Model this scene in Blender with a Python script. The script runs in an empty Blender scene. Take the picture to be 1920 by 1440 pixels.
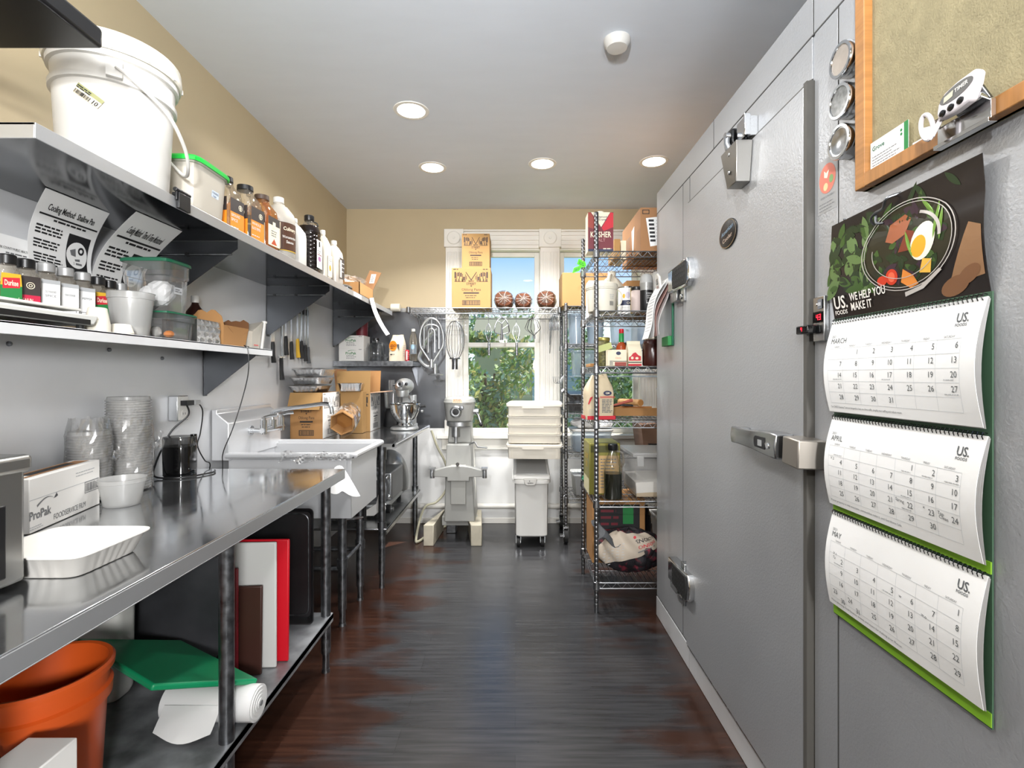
import bpy, bmesh, math, random
from mathutils import Vector, Matrix
random.seed(7)
PI = math.pi
COL = bpy.context.scene.collection
F, CX, CY, HC = 940.0, 966.0, 706.0, 1.32     # focal length in pixels, principal point, eye height
def WX(px, Y): return (px - CX) / F * Y       # width position of a sight line at depth Y
def WZ(py, Y): return HC - (py - CY) / F * Y
V = Vector

# ------------------------------------------------------------------ materials
def lin(h):
    if not isinstance(h, str): return tuple(h) + (1.0,) if len(h) == 3 else tuple(h)
    h = h.lstrip('#'); o = []
    for i in (0, 2, 4):
        c = int(h[i:i+2], 16) / 255
        o.append(c / 12.92 if c <= .04045 else ((c + .055) / 1.055) ** 2.4)
    return (*o, 1.0)
MATS = {}
def mat(name, col, r=.5, m=0.0, bump=0.0, bs=60.0, var=0.0, vs=6.0, stretch=(1, 1, 1), rv=0.0, em=None, es=1.0, spec=.5, trans=0.0, bd=.002):
    if name in MATS: return MATS[name]
    M = bpy.data.materials.new(name); M.use_nodes = True
    nt = M.node_tree; N = nt.nodes; L = nt.links; b = N['Principled BSDF']
    c = lin(col)
    b.inputs['Base Color'].default_value = c
    b.inputs['Roughness'].default_value = r; b.inputs['Metallic'].default_value = m
    b.inputs['Specular IOR Level'].default_value = spec
    if trans: b.inputs['Transmission Weight'].default_value = trans
    if em:
        b.inputs['Emission Color'].default_value = lin(em); b.inputs['Emission Strength'].default_value = es
    if var or bump or rv:
        tc = N.new('ShaderNodeTexCoord'); mp = N.new('ShaderNodeMapping'); mp.inputs['Scale'].default_value = stretch
        L.new(tc.outputs['Object'], mp.inputs['Vector'])
        if var or rv:
            nz = N.new('ShaderNodeTexNoise'); nz.inputs['Scale'].default_value = vs; nz.inputs['Detail'].default_value = 5
            L.new(mp.outputs['Vector'], nz.inputs['Vector'])
        if var:
            rp = N.new('ShaderNodeValToRGB')
            rp.color_ramp.elements[0].position = .3; rp.color_ramp.elements[1].position = .7
            rp.color_ramp.elements[0].color = tuple(max(0, x * (1 - var)) for x in c[:3]) + (1,)
            rp.color_ramp.elements[1].color = tuple(min(1, x * (1 + var)) for x in c[:3]) + (1,)
            L.new(nz.outputs['Fac'], rp.inputs['Fac']); L.new(rp.outputs['Color'], b.inputs['Base Color'])
        if rv:
            mr = N.new('ShaderNodeMapRange'); mr.inputs['From Min'].default_value = .3; mr.inputs['From Max'].default_value = .7
            mr.inputs['To Min'].default_value = max(.02, r - rv); mr.inputs['To Max'].default_value = min(1, r + rv)
            L.new(nz.outputs['Fac'], mr.inputs['Value']); L.new(mr.outputs['Result'], b.inputs['Roughness'])
        if bump:
            n2 = N.new('ShaderNodeTexNoise'); n2.inputs['Scale'].default_value = bs; n2.inputs['Detail'].default_value = 3
            L.new(mp.outputs['Vector'], n2.inputs['Vector'])
            bp = N.new('ShaderNodeBump'); bp.inputs['Strength'].default_value = bump; bp.inputs['Distance'].default_value = bd
            L.new(n2.outputs['Fac'], bp.inputs['Height']); L.new(bp.outputs['Normal'], b.inputs['Normal'])
    MATS[name] = M
    return M
def clear(name, col=(1, 1, 1), body=.12, bodycol=(.9, .9, .9), gl=.06, r=.08):
    """clear or frosted plastic and glass: see-through, a little body colour, a mirror sheen that grows at grazing angles"""
    if name in MATS: return MATS[name]
    M = bpy.data.materials.new(name); M.use_nodes = True
    nt = M.node_tree; N = nt.nodes; L = nt.links; N.remove(N['Principled BSDF'])
    out = N['Material Output']
    tr = N.new('ShaderNodeBsdfTransparent'); tr.inputs['Color'].default_value = lin(col)
    df = N.new('ShaderNodeBsdfDiffuse'); df.inputs['Color'].default_value = lin(bodycol)
    tl = N.new('ShaderNodeBsdfTranslucent'); tl.inputs['Color'].default_value = lin(bodycol)
    mm = N.new('ShaderNodeMixShader'); mm.inputs['Fac'].default_value = .4; L.new(df.outputs[0], mm.inputs[1]); L.new(tl.outputs[0], mm.inputs[2])
    m1 = N.new('ShaderNodeMixShader'); m1.inputs['Fac'].default_value = body
    L.new(tr.outputs[0], m1.inputs[1]); L.new(mm.outputs[0], m1.inputs[2])
    g = N.new('ShaderNodeBsdfGlossy'); g.inputs['Roughness'].default_value = r
    lw = N.new('ShaderNodeLayerWeight'); lw.inputs['Blend'].default_value = .35
    mu = N.new('ShaderNodeMath'); mu.operation = 'MULTIPLY_ADD'; mu.inputs[1].default_value = .45; mu.inputs[2].default_value = gl; mu.use_clamp = True
    L.new(lw.outputs['Fresnel'], mu.inputs[0])
    m2 = N.new('ShaderNodeMixShader'); L.new(mu.outputs[0], m2.inputs['Fac']); L.new(m1.outputs[0], m2.inputs[1]); L.new(g.outputs[0], m2.inputs[2])
    L.new(m2.outputs[0], out.inputs['Surface'])
    MATS[name] = M
    return M

# ------------------------------------------------------------------ lettering (strokes of the built-in font, one glyph at a time)
_G = {}
def _init_glyphs():
    chars = "ABCDEFGHIJKLMNOPQRSTUVWXYZabcdefghijklmnopqrstuvwxyz0123456789&.,:-/%!'®#"
    dg = bpy.context.evaluated_depsgraph_get
    def measure(s, off=0.0, geo=False):
        cu = bpy.data.curves.new('t', 'FONT'); cu.body = s; cu.size = 1; cu.resolution_u = 2; cu.offset = off
        ob = bpy.data.objects.new('t', cu); COL.objects.link(ob)
        bpy.context.view_layer.update()
        ev = ob.evaluated_get(dg()); me = ev.to_mesh()
        vs = [tuple(v.co)[:2] for v in me.vertices]; ps = [tuple(p.vertices) for p in me.polygons]
        ev.to_mesh_clear(); COL.objects.unlink(ob); bpy.data.objects.remove(ob); bpy.data.curves.remove(cu)
        w = max((v[0] for v in vs), default=0) - min((v[0] for v in vs), default=0)
        return (vs, ps) if geo else w
    hh = measure('HH')
    for c in chars:
        adv = measure('H' + c + 'H') - hh
        _G[c] = (measure(c, 0.0, True), measure(c, .018, True), adv)
    _G[' '] = (([], []), ([], []), .28)
_init_glyphs()

class Fr:
    """flat printing frame: origin, right, up"""
    def __init__(s, O, U, W): s.O = V(O); s.U = V(U).normalized(); s.W = V(W).normalized(); s.N = s.U.cross(s.W).normalized()
    def p(s, u, v, w=0.0): return s.O + s.U * u + s.W * v + s.N * w
class Cyl:
    """printing frame wrapped round an upright axis; a = facing angle"""
    def __init__(s, c, r, a): s.c = V(c); s.r = r; s.a = a
    def p(s, u, v, w=0.0):
        t = s.a + u / s.r; R = s.r + w
        return s.c + V((R * math.cos(t), R * math.sin(t), v))
class Fn:
    def __init__(s, f): s.p = f

# ------------------------------------------------------------------ mesh builder
class B:
    def __init__(s, m=None): s.bm = bmesh.new(); s.ms = []; s.m = m
    def mi(s, m):
        m = m or s.m
        if m is None: return 0
        if m not in s.ms: s.ms.append(m)
        return s.ms.index(m)
    def face(s, vs, m=None):
        try: f = s.bm.faces.new(vs)
        except ValueError: return None
        f.material_index = s.mi(m); return f
    def vs(s, pts): return [s.bm.verts.new(p) for p in pts]
    def quad(s, pts, m=None): return s.face(s.vs(pts), m)
    def box(s, x0, x1, y0, y1, z0, z1, m=None, T=None, taper=None):
        a = [(x0, y0, z0), (x1, y0, z0), (x1, y1, z0), (x0, y1, z0), (x0, y0, z1), (x1, y0, z1), (x1, y1, z1), (x0, y1, z1)]
        if taper:
            cx, cy = (x0 + x1) / 2, (y0 + y1) / 2
            a = [((x - cx) * (taper if z == z0 else 1) + cx, (y - cy) * (taper if z == z0 else 1) + cy, z) for x, y, z in a]
        if T is not None: a = [T @ V(p) for p in a]
        v = s.vs(a)
        for q in ((0, 3, 2, 1), (4, 5, 6, 7), (0, 1, 5, 4), (1, 2, 6, 5), (2, 3, 7, 6), (3, 0, 4, 7)): s.face([v[i] for i in q], m)
        return s
    def hexa(s, lo, hi, m=None):
        v = s.vs(list(lo) + list(hi))
        for q in ((0, 3, 2, 1), (4, 5, 6, 7), (0, 1, 5, 4), (1, 2, 6, 5), (2, 3, 7, 6), (3, 0, 4, 7)): s.face([v[i] for i in q], m)
        return s
    def ring(s, c, r, ax, n=12, ph=0.0):
        ax = V(ax).normalized(); a = ax.orthogonal().normalized(); b = ax.cross(a); c = V(c)
        return s.vs([c + a * (r * math.cos(ph + 2 * PI * i / n)) + b * (r * math.sin(ph + 2 * PI * i / n)) for i in range(n)])
    def loft(s, rings, m=None, cap=True, close=True):
        for A, Bq in zip(rings, rings[1:]):
            n = len(A)
            for i in range(n if close else n - 1): s.face([A[i], A[(i + 1) % n], Bq[(i + 1) % n], Bq[i]], m)
        if cap:
            s.face(list(reversed(rings[0])), m); s.face(rings[-1], m)
        return s
    def cyl(s, p0, p1, r0, r1=None, n=12, m=None, cap=True):
        ax = V(p1) - V(p0); r1 = r0 if r1 is None else r1
        return s.loft([s.ring(p0, r0, ax, n), s.ring(p1, r1, ax, n)], m, cap)
    def tube(s, pts, r, n=6, m=None, cap=True, closed=False):
        pts = [V(p) for p in pts]; N = len(pts); rings = []
        t0 = (pts[1] - pts[0]).normalized(); a = t0.orthogonal().normalized()
        for i, p in enumerate(pts):
            if closed: t = (pts[(i + 1) % N] - pts[i - 1])
            else: t = pts[min(i + 1, N - 1)] - pts[max(i - 1, 0)]
            t = t.normalized() if t.length > 1e-9 else t0
            a = a - t * a.dot(t); a = a.normalized() if a.length > 1e-6 else t.orthogonal().normalized()
            b = t.cross(a); R = r[i] if isinstance(r, (list, tuple)) else r
            rings.append(s.vs([p + a * (R * math.cos(2 * PI * k / n)) + b * (R * math.sin(2 * PI * k / n)) for k in range(n)]))
        if closed: rings.append(rings[0]); cap = False
        return s.loft(rings, m, cap)
    def lathe(s, prof, c=(0, 0, 0), n=24, m=None, sq=2.0, sx=1.0, sy=1.0, cap=True, T=None, rot=0.0):
        rings = []
        for r, z in prof:
            pts = []
            for i in range(n):
                t = 2 * PI * i / n
                k = 1.0 if sq == 2.0 else (abs(math.cos(t)) ** sq + abs(math.sin(t)) ** sq) ** (-1 / sq)
                x, y = k * r * math.cos(t) * sx, k * r * math.sin(t) * sy
                if rot: x, y = x * math.cos(rot) - y * math.sin(rot), x * math.sin(rot) + y * math.cos(rot)
                p = V((c[0] + x, c[1] + y, c[2] + z)); pts.append(T @ p if T is not None else p)
            rings.append(s.vs(pts))
        return s.loft(rings, m, cap)
    def ball(s, c, rx, ry=None, rz=None, n=14, m=None, T=None, jit=0.0):
        ry = rx if ry is None else ry; rz = rx if rz is None else rz; k = max(5, n // 2); rings = []
        for j in range(1, k):
            ph = PI * j / k; pts = []
            for i in range(n):
                t = 2 * PI * i / n; q = 1 + random.uniform(-jit, jit)
                p = V((c[0] + q * rx * math.sin(ph) * math.cos(t), c[1] + q * ry * math.sin(ph) * math.sin(t), c[2] - q * rz * math.cos(ph)))
                pts.append(T @ p if T is not None else p)
            rings.append(s.vs(pts))
        s.loft(rings, m, False)
        for r, zc, rev in ((rings[0], c[2] - rz, True), (rings[-1], c[2] + rz, False)):
            p = V((c[0], c[1], zc)); v = s.bm.verts.new(T @ p if T is not None else p)
            for i in range(n):
                a, b = r[i], r[(i + 1) % n]
                s.face([b, a, v] if rev else [a, b, v], m)
        return s
    def prism(s, poly, fr, d, m=None):
        """polygon in frame coordinates pushed back by d"""
        A = s.vs([fr.p(u, v, -d) for u, v in poly]); Bq = s.vs([fr.p(u, v, 0) for u, v in poly])
        return s.loft([A, Bq], m, True)
    def sheet(s, f, nu, nv, m=None, th=0.0, m2=None):
        """surface f(u,v), u,v in 0..1, thickness th along its normal"""
        g = [[V(f(i / nu, j / nv)) for j in range(nv + 1)] for i in range(nu + 1)]
        top = [[s.bm.verts.new(p) for p in row] for row in g]
        for i in range(nu):
            for j in range(nv): s.face([top[i][j], top[i+1][j], top[i+1][j+1], top[i][j+1]], m)
        if th:
            bot = []
            for i in range(nu + 1):
                row = []
                for j in range(nv + 1):
                    du = g[min(i+1, nu)][j] - g[max(i-1, 0)][j]; dv = g[i][min(j+1, nv)] - g[i][max(j-1, 0)]
                    n = du.cross(dv); n = n.normalized() if n.length > 1e-12 else V((0, 0, 1))
                    row.append(s.bm.verts.new(g[i][j] - n * th))
                bot.append(row)
            for i in range(nu):
                for j in range(nv): s.face([bot[i][j], bot[i][j+1], bot[i+1][j+1], bot[i+1][j]], m2 or m)
            for i in range(nu):
                s.face([top[i+1][0], top[i][0], bot[i][0], bot[i+1][0]], m); s.face([top[i][nv], top[i+1][nv], bot[i+1][nv], bot[i][nv]], m)
            for j in range(nv):
                s.face([top[0][j], top[0][j+1], bot[0][j+1], bot[0][j]], m); s.face([top[nu][j+1], top[nu][j], bot[nu][j], bot[nu][j+1]], m)
        return s
    # ---- printing
    def rect(s, fr, u0, u1, v0, v1, m=None, w=.0004, n=1, k=1):
        for i in range(n):
            for j in range(k):
                a, b = u0 + (u1 - u0) * i / n, u0 + (u1 - u0) * (i + 1) / n; c, d = v0 + (v1 - v0) * j / k, v0 + (v1 - v0) * (j + 1) / k
                s.quad([fr.p(a, c, w), fr.p(b, c, w), fr.p(b, d, w), fr.p(a, d, w)], m)
        return s
    def poly(s, fr, pts, m=None, w=.0004):
        s.face(s.vs([fr.p(u, v, w) for u, v in pts]), m); return s
    def ell(s, fr, cu, cv, ru, rv=None, m=None, w=.0006, n=24, rot=0.0):
        rv = ru if rv is None else rv; c_, s_ = math.cos(rot), math.sin(rot)
        P = lambda k, i: (cu + k * (ru * math.cos(2*PI*i/n) * c_ - rv * math.sin(2*PI*i/n) * s_), cv + k * (ru * math.cos(2*PI*i/n) * s_ + rv * math.sin(2*PI*i/n) * c_))
        if isinstance(fr, Fr): return s.poly(fr, [P(1, i) for i in range(n)], m, w)
        ks = (.2, .45, .7, 1.0); R = [s.vs([fr.p(*P(k, i), w) for i in range(n)]) for k in ks]; s.face(R[0], m)
        return s.loft(R, m, False)
    def annul(s, fr, cu, cv, r0, r1, m=None, w=.0006, n=28, k=1.0, a0=0.0, a1=2*PI):
        for i in range(n):
            t0, t1 = a0 + (a1 - a0) * i / n, a0 + (a1 - a0) * (i + 1) / n
            s.quad([fr.p(cu + r0*math.cos(t0), cv + r0*k*math.sin(t0), w), fr.p(cu + r1*math.cos(t0), cv + r1*k*math.sin(t0), w), fr.p(cu + r1*math.cos(t1), cv + r1*k*math.sin(t1), w), fr.p(cu + r0*math.cos(t1), cv + r0*k*math.sin(t1), w)], m)
        return s
    def txt(s, fr, t, u, v, h, m=None, al='l', sx=1.0, bold=False, w=.0008, rot=0.0, fit=None):
        k = h / .73
        L = sum(_G.get(c, _G[' '])[2] for c in t) * k * sx
        if fit and L > 0: sx *= fit / L; L = fit
        x = u - (L / 2 if al == 'c' else L if al == 'r' else 0); cr, sr = math.cos(rot), math.sin(rot)
        for c in t:
            a, b, adv = _G.get(c, _G[' ']); vs, ps = b if bold else a
            P = []
            for px, py in vs:
                du, dv = x + px * k * sx - u, py * k
                P.append(s.bm.verts.new(fr.p(u + du * cr - dv * sr, v + du * sr + dv * cr, w)))
            for q in ps: s.face([P[i] for i in q], m)
            x += adv * k * sx
        return s
    def lines(s, fr, u0, u1, v, n, dv, h, m=None, w=.0006, ragged=.3):
        """rows of print too small to read: broken dashes"""
        for i in range(n):
            x = u0; end = u1 - random.random() * ragged * (u1 - u0)
            while x < end:
                l = min(random.uniform(2, 6) * h, end - x)
                s.rect(fr, x, x + l, v - i * dv, v - i * dv + h, m, w); x += l + h * .8
        return s
    def barcode(s, fr, u0, u1, v0, v1, m=None, w=.0007):
        x = u0
        while x < u1:
            d = random.choice((.4, .7, 1.1)) * (u1 - u0) / 34
            s.rect(fr, x, min(x + d, u1), v0, v1, m, w); x += d + random.choice((.4, .7, 1.1)) * (u1 - u0) / 34
        return s
    def frame(s, fr, u0, u1, v0, v1, t, m=None, w=.0006):
        s.rect(fr, u0, u1, v0, v0 + t, m, w); s.rect(fr, u0, u1, v1 - t, v1, m, w); s.rect(fr, u0, u0 + t, v0 + t, v1 - t, m, w); s.rect(fr, u1 - t, u1, v0 + t, v1 - t, m, w)
        return s
    def done(s, name, parent=None, world=True, bev=0.0, seg=2, flat=False, ang=.62, label=None, kind=None, sub=0, loc=None):
        bm = s.bm
        if world and parent is not None:
            bm.transform(WM[parent.name].inverted())
        elif loc is not None: bm.transform(Matrix.Translation(-V(loc)))
        bm.normal_update()
        if not flat:
            for f in bm.faces: f.smooth = True
            for e in bm.edges:
                if len(e.link_faces) == 2 and e.calc_face_angle(0) > ang: e.smooth = False
        me = bpy.data.meshes.new(name); bm.to_mesh(me); bm.free()
        for m in s.ms: me.materials.append(m)
        o = bpy.data.objects.new(name, me); COL.objects.link(o)
        if parent is not None: o.parent = parent; WM[o.name] = WM[parent.name].copy()
        else: WM[o.name] = Matrix.Translation(V(loc or (0, 0, 0)))
        if loc is not None and parent is None: o.location = loc
        if bev:
            md = o.modifiers.new('edge', 'BEVEL'); md.width = bev; md.segments = seg; md.limit_method = 'ANGLE'; md.angle_limit = .7; md.use_clamp_overlap = True
        if sub:
            md = o.modifiers.new('smooth', 'SUBSURF'); md.levels = sub; md.render_levels = sub
        if label: o['label'] = label
        if kind: o['kind'] = kind
        return o
WM = {}
def thing(name, label, cat, loc=(0, 0, 0), rz=0.0, group=None):
    o = bpy.data.objects.new(name, None); COL.objects.link(o)
    o.empty_display_size = .05; o.location = loc; o.rotation_euler = (0, 0, rz)
    o['label'] = label; o['category'] = cat
    if group: o['group'] = group
    WM[o.name] = Matrix.Translation(V(loc)) @ Matrix.Rotation(rz, 4, 'Z')
    return o
def tag(o, label, cat, group=None):
    o['label'] = label; o['category'] = cat
    if group: o['group'] = group
    return o
def dup(o, loc=None, rz=None, label=None, parent=None):
    c = o.copy(); COL.objects.link(c)
    if parent is not None: c.parent = parent
    if loc is not None: c.location = loc
    if rz is not None: c.rotation_euler = (0, 0, rz)
    if label: c['label'] = label
    for ch in list(o.children): dup(ch, parent=c)
    WM[c.name] = Matrix.Translation(c.location) @ Matrix.Rotation(c.rotation_euler.z, 4, 'Z')
    return c
def TR(x=0, y=0, z=0, rx=0, ry=0, rz=0):
    return Matrix.Translation((x, y, z)) @ Matrix.Rotation(rz, 4, 'Z') @ Matrix.Rotation(ry, 4, 'Y') @ Matrix.Rotation(rx, 4, 'X')
def arc(c, r, a0, a1, n, f=None):
    return [f(c[0] + r * math.cos(a0 + (a1-a0)*i/n), c[1] + r * math.sin(a0 + (a1-a0)*i/n)) for i in range(n + 1)]
def bez(p0, p1, p2, p3, n=12):
    p0, p1, p2, p3 = map(V, (p0, p1, p2, p3))
    return [p0*(1-t)**3 + p1*3*t*(1-t)**2 + p2*3*t*t*(1-t) + p3*t**3 for t in (i/n for i in range(n+1))]
def spline(pts, n=6):
    pts = [V(p) for p in pts]; P = [pts[0]] + pts + [pts[-1]]; o = []
    for i in range(1, len(P) - 2):
        for k in range(n):
            t = k / n; a, b, c, d = P[i-1], P[i], P[i+1], P[i+2]
            o.append(.5*((2*b) + (c-a)*t + (2*a-5*b+4*c-d)*t*t + (3*b-a-3*c+d)*t**3))
    return o + [pts[-1]]
# ------------------------------------------------------------------ materials in use
tan = mat('tan_paint', '#bfae8e', .55, bump=.08, bs=180, var=.03, vs=3)
ceil_m = mat('ceiling_paint', '#dbe1ea', .6, bump=.12, bs=40, var=.015, vs=4, stretch=(1, 3, 1))
white_m = mat('white_trim', '#f0ede6', .4, var=.03, vs=5)
wains = mat('white_wainscot', '#eeeeed', .45, var=.03, vs=3, bump=.05, bs=25)
steel_wall = mat('steel_wall_sheet', '#dedfe1', .42, .3, var=.05, vs=3, stretch=(1, 1, 1), rv=.06, bump=.02, bs=6)
steel = mat('stainless_steel', '#b9bbbd', .26, 1, var=.05, vs=4, stretch=(1, 2, 1), rv=.05)
steel_top = mat('stainless_worktop', '#d4d6d8', .11, .97, var=.08, vs=4, stretch=(3, 1, 1), rv=.06, bump=.015, bs=7)
lip_steel = mat('satin_steel_lip', '#bcbec0', .36, .75, var=.03, vs=4)
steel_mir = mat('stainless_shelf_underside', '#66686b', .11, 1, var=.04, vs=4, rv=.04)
steel_br = mat('dull_bracket_steel', '#4e5053', .36, 1, var=.06, vs=5)
steel_back = mat('dark_steel_sheet', '#74767a', .3, 1, var=.06, vs=3, rv=.05)
steel_dk = mat('steel_leg', '#77797c', .38, 1, var=.3, vs=40, rv=.1)
galv = mat('galvanised_shelf', '#909295', .42, .6, var=.5, vs=9, rv=.12)
chrome = mat('chrome', '#d6d8da', .12, 1)
wire_m = mat('wire_shelf_metal', '#8f9194', .3, 1)
alu = mat('cast_aluminium', '#b7b9bb', .36, 1, var=.06, vs=12, rv=.08)
foil = mat('aluminium_foil', '#d4d5d6', .26, 1, bump=.3, bs=60)
cooler_m = mat('embossed_aluminium', '#b9bbbe', .44, .6, bump=.42, bs=170, var=.05, vs=2.2, rv=.05, bd=.002)
seam_m = mat('dark_seam', '#4b4b4a', .6)
gasket = mat('gasket_grey', '#55534f', .6)
black = mat('black_plastic', '#101012', .35)
black_m = mat('black_rubber', '#191919', .65, bump=.3, bs=90)
white_p = mat('white_plastic', '#d6d4cf', .38, var=.02)
offw = mat('offwhite_plastic', '#e2ddce', .42, var=.03)
cream = mat('cream_label', '#e9dfc6', .6)
paper = mat('white_paper', '#efefee', .75, var=.015, vs=9)
paper2 = mat('pad_paper', '#e4e4e4', .7)
ink = mat('black_ink', '#1c1c1e', .6); inkg = mat('grey_ink', '#6f7072', .6); inkl = mat('pale_ink', '#b4b6b8', .6)
kraft = mat('kraft_cardboard', '#a97c4c', .8, var=.05, vs=5, bump=.06, bs=90)
kraft_d = mat('brown_cardboard', '#a17650', .8, var=.05, vs=5)
kraft_l = mat('pale_cardboard', '#a5804f', .8, var=.04, vs=5)
kraft_in = mat('kraft_inside', '#9c6a33', .85, var=.06, vs=6)
red = mat('red_plastic', '#c01424', .45); red_l = mat('red_print', '#c32232', .55); mar = mat('maroon_print', '#6d1f2b', .5)
green_b = mat('green_board', '#0f8a5a', .4); green_lid = mat('green_lid', '#1cc043', .4); green_dk = mat('dark_green_lid', '#0e5c40', .4)
green_p = mat('green_print', '#1f7a3c', .55); lime = mat('lime_strip', '#7fb12c', .5); lime_n = mat('neon_green_tag', '#5de81f', .5)
orange_b = mat('orange_plastic', '#c9521a', .42, var=.03); orange_p = mat('orange_print', '#f08a24', .55)
wood = mat('oak_frame', '#a2713f', .5, var=.16, vs=9, stretch=(1, 1, 12))
yellow_p = mat('yellow_plastic', '#d8ab2f', .4); gold = mat('gold_print', '#c8a537', .45)
navy = mat('navy_print', '#20284a', .5); blue_p = mat('blue_print', '#3d6db4', .5); teal = mat('teal_print', '#3b8f8a', .5)
choc = mat('chocolate_brown', '#2a1510', .3); sauce = mat('dark_sauce', '#3a1712', .25); amber = mat('amber_liquid', '#8e4a17', .3)
pl_clear = clear('clear_plastic', (.97, .97, .97), .1, '#e6e6e6', .05, .08)
pl_frost = clear('frosted_plastic', (.95, .95, .95), .42, '#ececea', .04, .25)
pl_film = clear('cling_film', (.98, .98, .98), .05, '#ffffff', .13, .12)
pl_milk = clear('milky_plastic', (.95, .93, .9), .82, '#efe9dd', .04, .3)
glass_m = clear('window_glass', (.97, .99, .985), .02, '#ffffff', .015, .02)
amber_gl = clear('brown_glass', (.25, .1, .04), .35, '#1c0d08', .05, .05)

# ------------------------------------------------------------------ the room
XL, YB, ZC, XR, YF = -1.52, 4.52, 2.83, 2.4, -2.6
def struct(b, name, **k):
    o = b.done(name, None, kind='structure', **k); return o
# floor of dark planks running across the room, grey window sheen painted along the aisle
fm = bpy.data.materials.new('dark_wood_planks'); fm.use_nodes = True
nt = fm.node_tree; N = nt.nodes; L = nt.links; bs_ = N['Principled BSDF']
tc = N.new('ShaderNodeTexCoord')
br = N.new('ShaderNodeTexBrick'); br.inputs['Scale'].default_value = 1; br.inputs['Mortar Size'].default_value = .0012; br.inputs['Mortar Smooth'].default_value = .3
br.inputs['Brick Width'].default_value = 1.15; br.inputs['Row Height'].default_value = .125; br.inputs['Bias'].default_value = 0
br.offset = .37
br.inputs['Color1'].default_value = (.35, .35, .35, 1); br.inputs['Color2'].default_value = (.75, .75, .75, 1); br.inputs['Mortar'].default_value = (.08, .08, .08, 1)
L.new(tc.outputs['Object'], br.inputs['Vector'])
mp = N.new('ShaderNodeMapping'); mp.inputs['Scale'].default_value = (2.2, 34, 1); L.new(tc.outputs['Object'], mp.inputs['Vector'])
gr = N.new('ShaderNodeTexNoise'); gr.inputs['Scale'].default_value = 1.6; gr.inputs['Detail'].default_value = 7; L.new(mp.outputs[0], gr.inputs['Vector'])
mp2 = N.new('ShaderNodeMapping'); mp2.inputs['Scale'].default_value = (1.5, 4.2, 1); L.new(tc.outputs['Object'], mp2.inputs['Vector'])
sheen_noise = N.new('ShaderNodeTexNoise'); sheen_noise.inputs['Scale'].default_value = 1.5; sheen_noise.inputs['Detail'].default_value = 6; L.new(mp2.outputs[0], sheen_noise.inputs['Vector'])
sx = N.new('ShaderNodeSeparateXYZ'); L.new(tc.outputs['Object'], sx.inputs[0])
def math_(op, a=None, b=None, va=0.0, vb=0.0):
    n = N.new('ShaderNodeMath'); n.operation = op; n.inputs[0].default_value = va; n.inputs[1].default_value = vb
    if a is not None: L.new(a, n.inputs[0])
    if b is not None: L.new(b, n.inputs[1])
    return n.outputs[0]
# window sheen painted into the colour: grey mid-aisle, brown by the furniture
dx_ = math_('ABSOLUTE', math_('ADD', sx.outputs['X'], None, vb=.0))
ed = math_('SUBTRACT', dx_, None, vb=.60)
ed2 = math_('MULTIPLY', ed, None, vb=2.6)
sheen_mask = math_('ADD', math_('MULTIPLY', math_('SUBTRACT', sheen_noise.outputs['Fac'], None, vb=.5), None, vb=3.6), ed2)
rmp = N.new('ShaderNodeMapRange'); rmp.inputs['From Min'].default_value = -.25; rmp.inputs['From Max'].default_value = .35; L.new(sheen_mask, rmp.inputs['Value'])
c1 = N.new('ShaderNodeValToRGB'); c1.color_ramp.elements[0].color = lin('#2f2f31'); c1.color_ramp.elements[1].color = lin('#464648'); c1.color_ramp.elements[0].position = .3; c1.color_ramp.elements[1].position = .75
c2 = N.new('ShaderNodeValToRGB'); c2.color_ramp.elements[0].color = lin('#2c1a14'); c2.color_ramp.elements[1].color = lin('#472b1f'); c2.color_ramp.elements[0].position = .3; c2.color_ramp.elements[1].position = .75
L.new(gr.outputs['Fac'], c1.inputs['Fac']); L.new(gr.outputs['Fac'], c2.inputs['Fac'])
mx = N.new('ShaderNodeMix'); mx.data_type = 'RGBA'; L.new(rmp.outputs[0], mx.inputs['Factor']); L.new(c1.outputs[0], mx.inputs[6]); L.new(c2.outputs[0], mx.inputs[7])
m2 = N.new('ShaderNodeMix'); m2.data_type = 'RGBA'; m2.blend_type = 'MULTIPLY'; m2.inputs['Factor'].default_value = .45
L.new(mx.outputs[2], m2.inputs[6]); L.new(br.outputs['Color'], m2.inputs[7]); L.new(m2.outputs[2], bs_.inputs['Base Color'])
rr = N.new('ShaderNodeMapRange'); rr.inputs['To Min'].default_value = .2; rr.inputs['To Max'].default_value = .3; L.new(gr.outputs['Fac'], rr.inputs['Value']); L.new(rr.outputs[0], bs_.inputs['Roughness'])
bp = N.new('ShaderNodeBump'); bp.inputs['Strength'].default_value = .05; bp.inputs['Distance'].default_value = .001; L.new(gr.outputs['Fac'], bp.inputs['Height']); L.new(bp.outputs[0], bs_.inputs['Normal'])

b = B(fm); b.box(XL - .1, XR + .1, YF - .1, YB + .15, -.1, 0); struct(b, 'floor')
b = B(ceil_m); b.box(XL - .1, XR + .1, YF - .1, YB + .15, ZC, ZC + .1); struct(b, 'ceiling')
b = B(tan); b.box(XL - .1, XL, YF - .1, YB + .15, 0, ZC); struct(b, 'wall_left')
b = B(tan); b.box(XR, XR + .1, YF - .1, YB + .15, 0, ZC); struct(b, 'wall_right')
b = B(tan); b.box(XL, XR, YF - .1, YF, 0, ZC); struct(b, 'wall_front')
W1, W2, WZ0, WZ1 = (-.475, .225), (.40, 1.12), .80, 2.47
b = B(tan)
for x0, x1, z0, z1 in ((XL, W1[0], 0, ZC), (W1[1], W2[0], WZ0, WZ1), (W2[1], XR, 0, ZC), (W1[0], W2[1], WZ1, ZC)): b.box(x0, x1, YB, YB + .14, z0, z1)
b.box(W1[0], W2[1], YB, YB + .14, 0, WZ0, wains)
struct(b, 'wall_back')
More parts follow.
